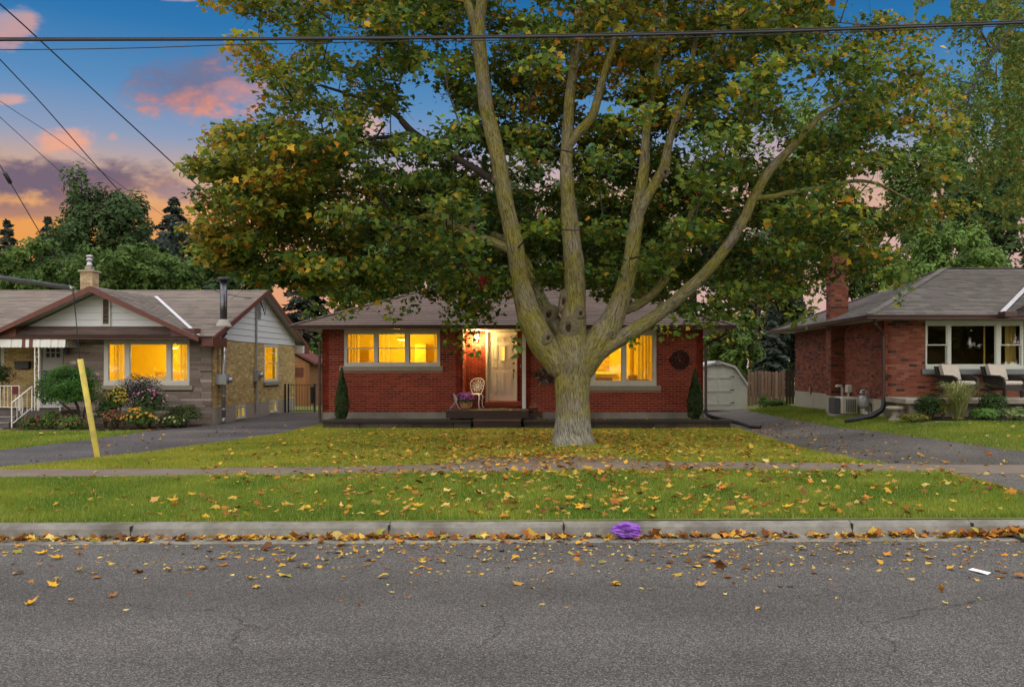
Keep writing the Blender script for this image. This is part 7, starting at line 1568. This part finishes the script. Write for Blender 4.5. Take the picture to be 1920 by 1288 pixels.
def spire(name, label, px, top, base, Y, wpx, zb, n, pal):
    """little columnar cedar"""
    x = PX(px, Y); zt = PZ(top, Y); rx = wpx / F * Y / 2; t = thing(name, label, 'shrub', (x, Y, zb), None); q = RNG.random(n); ang = RNG.uniform(0, 6.283, n); prof = np.interp(q, [0, .08, .25, .5, .75, .9, 1], [.55, .85, 1, .82, .45, .2, .03]); lump = np.array([mnoise.noise((math.cos(a) * 1.5, math.sin(a) * 1.5, h * 7)) for a, h in zip(ang, q)]); r = rx * prof * (.72 + .33 * RNG.random(n)) * (1 + .3 * lump)
    p = np.stack([x + np.cos(ang) * r, Y + np.sin(ang) * r, zb + .03 + q * (zt - zb - .03)], 1); nr = np.stack([np.cos(ang), np.sin(ang), np.full(n, .35)], 1); tt = np.clip(.5 + .7 * lump + RNG.normal(0, .25, n), 0, 1)[:, None]; cols = np.array(pal[0]) * (1 - tt) + np.array(pal[1]) * tt
    V, Fc, Cc = leaf_quads(p - np.array(wloc(t)), nr + unit(n) * .7, .026 * RNG.uniform(.6, 1.4, n), cols * RNG.uniform(.7, 1.3, (n, 1))); me = np_mesh('foliage', V, Fc, 4, Cc); me.materials.append(M_bgleaf); link('foliage', me, t, kind='stuff')
    mb = MB(); mb.tube([(x, Y, zb - .02), (x, Y, zb + (zt - zb) * .7)], [.03, .008], 6); mb.build('trunk', M_trunk, t)
spire('cedar_shrub', 'slim pointed cedar in the planter below the triple window', 641, 689, 782, 26.35, 27, .33, 5200, [(.022, .050, .014), (.060, .105, .030)])
spire('cedar_shrub', 'darker pointed cedar at the downspout corner of the bungalow', 1303, 690, 784, 26.35, 31, .33, 5600, [(.018, .040, .012), (.045, .085, .020)])
# garden of the left house
gcz = lambda px, py, Y: (PX(px, Y), Y, PZ(py, Y))
tx_, ty_ = PX(126, 25.2), 25.2; c_ = gcz(128, 728, 25.2)
bush('topiary_shrub', 'clipped umbrella shaped green topiary on bare bent stems by the porch', c_, 58 / F * 25.2, .75, 44 / F * 25.2, 13000, .032, [(.022, .075, .010), (.065, .17, .022)], lower=-.62, trunk=[([(PX(150, 25.2), 25.2, gz(-13.2, 25.2) - .05), (PX(146, 25.2), 25.2, .75), (PX(135, 25.2), 25.2, 1.1)], [.05, .04, .025]), ([(PX(148, 25.2), 25.2, .5), (PX(120, 25.2), 25.1, .85), (PX(100, 25.2), 25.1, 1.15)], [.03, .025, .015]), ([(PX(152, 25.2), 25.2, .3), (PX(158, 25.2), 25.3, .8), (PX(160, 25.2), 25.3, 1.1)], [.04, .03, .02])])
GP = [(MG[0], MG[1])]
bush('garden_plant', 'pink flowering low plant below the porch steps rail', gcz(62, 795, 24.9), .42, .35, .28, 900, .035, MG, 'plant', None, (26, .03, [(.30, .05, .06), (.22, .06, .09)]))
bush('garden_plant', 'pale green low plant with pink blooms under the topiary', gcz(132, 795, 24.8), .45, .35, .28, 1000, .035, LG, 'plant', None, (24, .03, [(.36, .07, .08), (.25, .06, .1)]))
bush('garden_plant', 'small leafy green plant between two pink flowering ones', gcz(95, 790, 25.0), .35, .3, .32, 800, .035, LG, 'plant')
bush('golden_rod', 'bright yellow goldenrod clump under the picture window', gcz(220, 752, 25.5), .34, .3, .42, 900, .035, MG, 'plant', None, (85, .03, [(.50, .34, .03), (.42, .27, .03)]))
bush('tall_grass_plant', 'dark weeping evergreen plant left of the goldenrod', gcz(198, 770, 25.4), .28, .3, .45, 1100, .04, DG, 'plant')
bush('garden_plant', 'tall dusky purple aster with small pale flowers before the window', gcz(262, 735, 25.9), .72, .35, .50, 2600, .030, [(.030, .038, .030), (.075, .065, .075)], 'plant', None, (60, .022, [(.14, .10, .16), (.22, .19, .23), (.10, .06, .10)]))
bush('garden_plant', 'tall green leafy plant with pink cosmos flowers', gcz(280, 757, 25.6), .55, .35, .45, 2000, .034, DG, 'plant', None, (30, .04, [(.40, .08, .22), (.48, .2, .36)]))
bush('garden_plant', 'green marigold plant with round orange flowers', gcz(262, 785, 25.1), .50, .35, .34, 1700, .032, MG, 'plant', None, (34, .045, [(.58, .26, .02), (.55, .32, .03)]))
bush('garden_plant', 'rust red flowering clump beside the marigolds', gcz(215, 787, 25.1), .38, .3, .28, 1000, .03, [(.05, .05, .015), (.10, .10, .03)], 'plant', None, (60, .03, [(.26, .06, .03), (.34, .10, .07)]))
bush('garden_plant', 'loose feathery green bush at the stone corner of the house', gcz(345, 778, 26.4), .58, .4, .30, 1800, .035, [(.05, .08, .025), (.11, .15, .05)], 'plant')
bush('garden_plant', 'small low green plant with pale blooms at the driveway edge', gcz(318, 790, 25.8), .4, .3, .2, 900, .03, MG, 'plant', None, (9, .05, [(.5, .46, .22)]))
bush('leafy_shrub', 'dark shrub at the left end of the iron porch railing', gcz(-6, 706, 26.9), .5, .4, .45, 1500, .035, DG)
mb = MB(); mb.add([(-13.6, 24.3, gz(-13, 24.3) + .02), (-11.2, 24.5, gz(-11, 24.5) + .02), (-10.7, 26.2, gz(-10.7, 26) + .02), (-10.45, 27.25, .17), (-14.8, 27.2, .17), (-15.2, 24.6, .17)], [(0, 1, 2, 3, 4, 5)]); o = mb.build('flower_bed', mat('bed_earth', (.055, .038, .022), .95, .4, 10, .7, 30)); o['kind'] = 'structure'
for k in range(9):
    t_ = k / 8; p_ = Vector((-12.2, 24.25, 0)).lerp(Vector((-10.75, 26.0, 0)), t_); mb = MB(); mb.lathe((p_.x, p_.y, gz(p_.x, p_.y) - .01), [(.10, 0), (.12, .03), (.09, .07), (.02, .085)], 9); o = mb.build('edging_stone', M_stone); mb = None; tag(o, 'small rounded edging stone between flower bed and driveway', 'stone', 'stones edging the flower bed')
# garden of the right house
mb = MB(); pts = [(8.95, 22.2), (9.5, 21.55), (11, 21.35), (14.5, 21.2), (14.5, 23.0), (9.2, 23.0)]; mb.add([(x, y, gz(x, y) + .03) for x, y in pts], [tuple(range(6))]); o = mb.build('mulch_bed', mat('mulch', (.030, .016, .012), .95, .5, 18, .8, 40)); o['kind'] = 'structure'
og = thing('ornamental_grass', 'tall fountain of pale green ornamental grass before the patio', 'plant', (PX(1797, 22.1), 22.1, gz(9.8, 22.1))); n = 300; ox_, oy_ = og.location.x, og.location.y; V = []; Cc = []; z0 = gz(ox_, oy_)
for k in range(n):
    a = random.uniform(0, 6.283); h_ = random.uniform(.55, 1.0); sp = random.uniform(.08, .62) * (1 if random.random() < .85 else 1.5); b0 = Vector((random.gauss(0, .05), random.gauss(0, .05), 0)); d_ = Vector((math.cos(a), math.sin(a), 0)); s_ = d_.cross(Vector((0, 0, 1))) * .008
    pts = [b0, b0 + d_ * sp * .3 + Vector((0, 0, h_ * .6)), b0 + d_ * sp * .75 + Vector((0, 0, h_ * .95)), b0 + d_ * sp * 1.25 + Vector((0, 0, h_ * .9))]; c__ = jit((.26, .30, .09) if random.random() < .7 else (.40, .37, .17), .25)
    for i in range(3): V += [pts[i] - s_, pts[i] + s_, pts[i + 1] + s_ * .6, pts[i + 1] - s_ * .6]; Cc += [c__] * 4
me = np_mesh('blades', np.array([tuple(v) for v in V]), np.arange(len(V)), 4, np.array(Cc)); me.materials.append(M_grass); link('blades', me, og, kind='stuff')
mb = MB(); mb.lathe((0, 0, -.03), [(.13, 0), (.11, .08), (.04, .14)], 10); mb.build('crown_base', mat('dry_thatch', (.2, .15, .06), .9), og, local=True)
bush('leafy_shrub', 'dense dark green mound shrub at the left end of the patio', gcz(1745, 762, 22.2), .42, .35, .30, 2200, .03, [(.02, .05, .012), (.05, .10, .02)])
bush('leafy_shrub', 'rounded dark green shrub before the second wicker chair', gcz(1862, 757, 22.2), .38, .32, .28, 2000, .03, [(.022, .055, .012), (.055, .11, .024)])
bush('hosta_plant', 'bright green hosta clump in the mulch below the round shrub', gcz(1846, 776, 21.7), .36, .3, .15, 700, .055, [(.06, .15, .025), (.13, .26, .05)], 'plant')
bush('hosta_plant', 'variegated pale edged hosta at the end of the mulch bed', gcz(1905, 776, 21.7), .38, .3, .17, 700, .05, [(.07, .13, .03), (.25, .30, .12)], 'plant')
bush('garden_plant', 'small yellowing shrub beside the ornamental grass', gcz(1768, 768, 22.0), .16, .15, .24, 380, .03, [(.08, .09, .02), (.2, .17, .03)], 'plant')
bush('garden_plant', 'low yellow-green grass tuft at the patio pier foot', gcz(1713, 782, 21.9), .42, .25, .09, 800, .035, [(.12, .14, .02), (.22, .21, .04)], 'plant')
bush('leafy_shrub', 'tuft of weeds in front of the picket fence', gcz(1450, 757, 34.4), .6, .3, .2, 700, .05, MG)
bush('leafy_shrub', 'thin spiky weed clump beside the picket fence end', gcz(1432, 752, 34.8), .2, .2, .25, 240, .06, LG)

# ------------------------------------------------------------------ utility pole, cables, guy wire
UX, UY = -10.8, 12.5
up_ = thing('utility_pole', 'grey wooden utility pole carrying the overhead cables', 'pole', (UX, UY, .14))
mb = MB(); mb.tube([(UX, UY, 0), (UX, UY, 10.6)], [.16, .11], 14); mb.build('shaft', mat('pole_wood', (.16, .13, .10), .9, .25, 3, .3, 20, stretch=(8, 8, 1)), up_)
mb = MB(); mb.box(UX - .06, UX + .06, UY - .9, UY + .9, 9.5, 9.62); mb.build('cross_arm', mat('pole_wood', (.16, .13, .10)), up_)
M_cable = mat('cable', (.018, .018, .022), .5, .1, 5); M_steel = mat('steel_strand', (.025, .025, .028), .7, .1, 9)
def cable(name, label, pts, r, material=M_cable, sub=8, cat='cable', extra=None):
    pts = [Vector(p) for p in pts]; fine = []
    for i in range(len(pts) - 1):
        p0 = pts[max(i - 1, 0)]; p1, p2 = pts[i], pts[i + 1]; p3 = pts[min(i + 2, len(pts) - 1)]
        for k in range(sub): t = k / sub; fine.append(.5 * ((2 * p1) + (p2 - p0) * t + (2 * p0 - 5 * p1 + 4 * p2 - p3) * t * t + (3 * p1 - p0 - 3 * p2 + p3) * t ** 3))
    fine.append(pts[-1]); mb = MB(); mb.tube(fine, r, 6); 
    if extra: extra(mb)
    o = mb.build(name, material, smooth=True); return tag(o, label, cat)
WYY = 12.5
cable('telephone_cable', 'thick black telephone cable running level above the street side', [(UX, WYY, PZ(74, WYY) - .03), P(0, 75.5, WYY), P(480, 74, WYY), P(960, 70, WYY), P(1440, 60, WYY), P(1920, 43, WYY), P(2500, 20, WYY)], .020)
cable('messenger_wire', 'thin grey strand lashed just above the thick telephone cable', [(UX, WYY, PZ(70, WYY)), P(0, 71.5, WYY), P(480, 71, WYY), P(960, 66.5, WYY), P(1440, 56, WYY), P(1920, 39, WYY), P(2500, 16, WYY)], .008, M_steel)
cable('drop_cable', 'thin lower cable sagging just below the thick telephone cable', [(UX, WYY, PZ(96, WYY)), P(0, 94, WYY), P(250, 90.5, WYY), P(450, 84, WYY), P(700, 79, WYY), P(900, 76.5, WYY), P(1300, 70, WYY), P(1920, 48, WYY), P(2500, 24, WYY)], .007)
def line(px0, y0, px1, y1, Y1, zf): pass
def at_depth(px, py, t, Y1): Y = UY + (Y1 - UY) * t; return P(px, py, Y)
# service drops from the pole top back to the houses (parameter = share of the way in depth)
cable('service_drop', 'upper black service wire descending to the bungalow behind the maple', [(UX, UY, 9.66), at_depth(0, 8, .22, 30), at_depth(75, 76, .27, 30), at_depth(250, 238, .42, 30), at_depth(410, 382, .62, 30), (-6.6, 29.2, 3.55)], .014)
cable('service_drop', 'black service wire descending past the tall green tree to the gable mast', [(UX, UY, 9.4), at_depth(0, 112, .3, ym), at_depth(90, 208, .37, ym), at_depth(190, 322, .47, ym), at_depth(300, 440, .64, ym), at_depth(396, 541, .84, ym), (XR + .18, ym - .04, PZ(561, ym))], .011)
cable('telephone_drop', 'thin black wire meeting the service wire before the tall green tree', [(UX, UY, 7.7), at_depth(0, 190, .35, 44), at_depth(95, 252, .43, 44), at_depth(190, 322, .55, 44), at_depth(300, 400, .8, 44), P(380, 462, 44)], .008)
cable('telephone_drop', 'lowest thin black wire sloping into the green trees', [(UX, UY, 8.2), at_depth(0, 220, .35, 40), at_depth(140, 345, .52, 40), at_depth(230, 415, .7, 40), P(330, 480, 40)], .008)
def gp(t, z): return Vector((UX + 2.02 * t, UY + 4.8 * t, z))
ge = gp(.90, 3.32); g0_ = gp(.927, 2.03); g1_ = gp(1.0, gz(-8.78, 17.3))
cable('guy_wire', 'steel guy wire from the pole top over the grey strut to the ground', [gp(0, 9.9), gp(.627, 5.33), ge + Vector((0, 0, .0)), g0_, g1_], .009, M_steel, 1)
q = gp(.632, 5.33 - .005 * 7.4 - .0); mb = MB(); d_ = (ge - gp(.627, 5.33)).normalized(); a_ = gp(.627, 5.33) + d_ * .12; mb.tube([a_, a_ + d_ * .03, a_ + d_ * .2, a_ + d_ * .23], [.012, .035, .035, .012], 8); o = mb.build('guy_insulator', M_black, smooth=True); tag(o, 'small dark insulator in the guy wire near the left edge', 'insulator')
st = thing('guy_strut', 'grey steel pipe strut holding the guy wire away from the pole', 'strut', (UX, UY, 3.6))
mb = MB(); mb.tube([gp(0, 3.56), ge + Vector((-.03, -.07, .02))], .042, 12); mb.build('pipe', M_galv, st, smooth=True)
mb = MB(); mb.tube([ge + Vector((-.04, -.09, .02)), ge + Vector((.0, .0, 0))], [.05, .035], 10); mb.tube([ge + Vector((0, 0, .05)), ge + Vector((0, 0, -.08))], .02, 8); mb.build('end_fitting', M_galv, st, smooth=True)
d_ = (g0_ - g1_).normalized(); s1 = Vector((1, 0, 0)); s1 = (s1 - d_ * s1.dot(d_)).normalized(); s2 = d_.cross(s1); V = []
prof = [(math.cos(t), math.sin(t)) for t in [math.pi * (.0 + k / 8) for k in range(9)]]
sgn = -1 if (s2.y > 0) else 1
for e in (g1_ - d_ * .05, g0_): V += [e + s1 * .055 * a + s2 * sgn * .05 * b + s2 * sgn * -.015 for a, b in prof]
V += [v - s2 * sgn * .004 for v in V[:18]]
mb = MB(); mb.add(V, [(k, k + 1, k + 10, k + 9) for k in range(8)] + [(k + 18, k + 27, k + 28, k + 19) for k in range(8)] + [(k + 9, k + 10, k + 28, k + 27) for k in range(8)]); o = mb.build('guy_guard', mat('yellow_plastic', (.52, .42, .07), .5, .16, 9, .15, 30, stain=(.33, .26, .09), sscale=3.0), smooth=True); tag(o, 'tall leaning yellow plastic guy wire guard in the grass', 'guy guard')

# ------------------------------------------------------------------ litter
bgx, bgy = PX(1172, 9.95), 9.93
def bag():
    V = []; n, m_ = 40, 22; mb = MB()
    for j in range(m_ + 1):
        v = j / m_; 
        for i in range(n):
            a = 2 * math.pi * i / n; prof = float(np.interp(v, [0, .05, .2, .45, .75, .95, 1], [.06, .3, .72, .98, 1.0, .92, .75])); x = -.155 + .31 * v + .02 * mnoise.noise((math.cos(a) * 3, math.sin(a) * 3, v)); r = prof * (1 + .22 * mnoise.noise((math.cos(a) * 2.1, math.sin(a) * 2.1, v * 2.2)) + .30 * mnoise.noise((math.cos(a) * 5, math.sin(a) * 5, v * 3.0)) + .14 * mnoise.noise((math.cos(a) * 12, math.sin(a) * 12, v * 8))); V.append((bgx + x, bgy + r * .085 * math.cos(a), max(.012, .02 + .072 + r * .082 * math.sin(a) + .02 * (1 - v))))
    fs = [(j * n + i, j * n + (i + 1) % n, (j + 1) * n + (i + 1) % n, (j + 1) * n + i) for j in range(m_) for i in range(n)]; mb.add(V, fs + [tuple(range(n))[::-1], tuple(range(m_ * n, (m_ + 1) * n))])
    o = mb.build('plastic_bag', mat('purple_plastic', (.20, .055, .42), .28, .35, 9, .5, 14, spec=.6), smooth=False); tag(o, 'crumpled purple plastic bag lying against the kerb in the gutter', 'bag')
bag()
Yp = 8.28; x_ = PX(1836, Yp); zz = float(road_z(x_, Yp)) + .004; mb = MB(); pl = [(-.055, .05), (-.01, .055), (.03, .03), (.075, -.035), (.03, -.05), (-.02, -.035)]; mb.prism([(x_ + a, Yp + b * 2.0, zz + .012 * (k % 2)) for k, (a, b) in enumerate(pl)], (0, 0, .002)); o = mb.build('paper_scrap', mat('white_paper', (.78, .78, .86), .7)); tag(o, 'small white paper scrap lying on the road asphalt', 'paper')
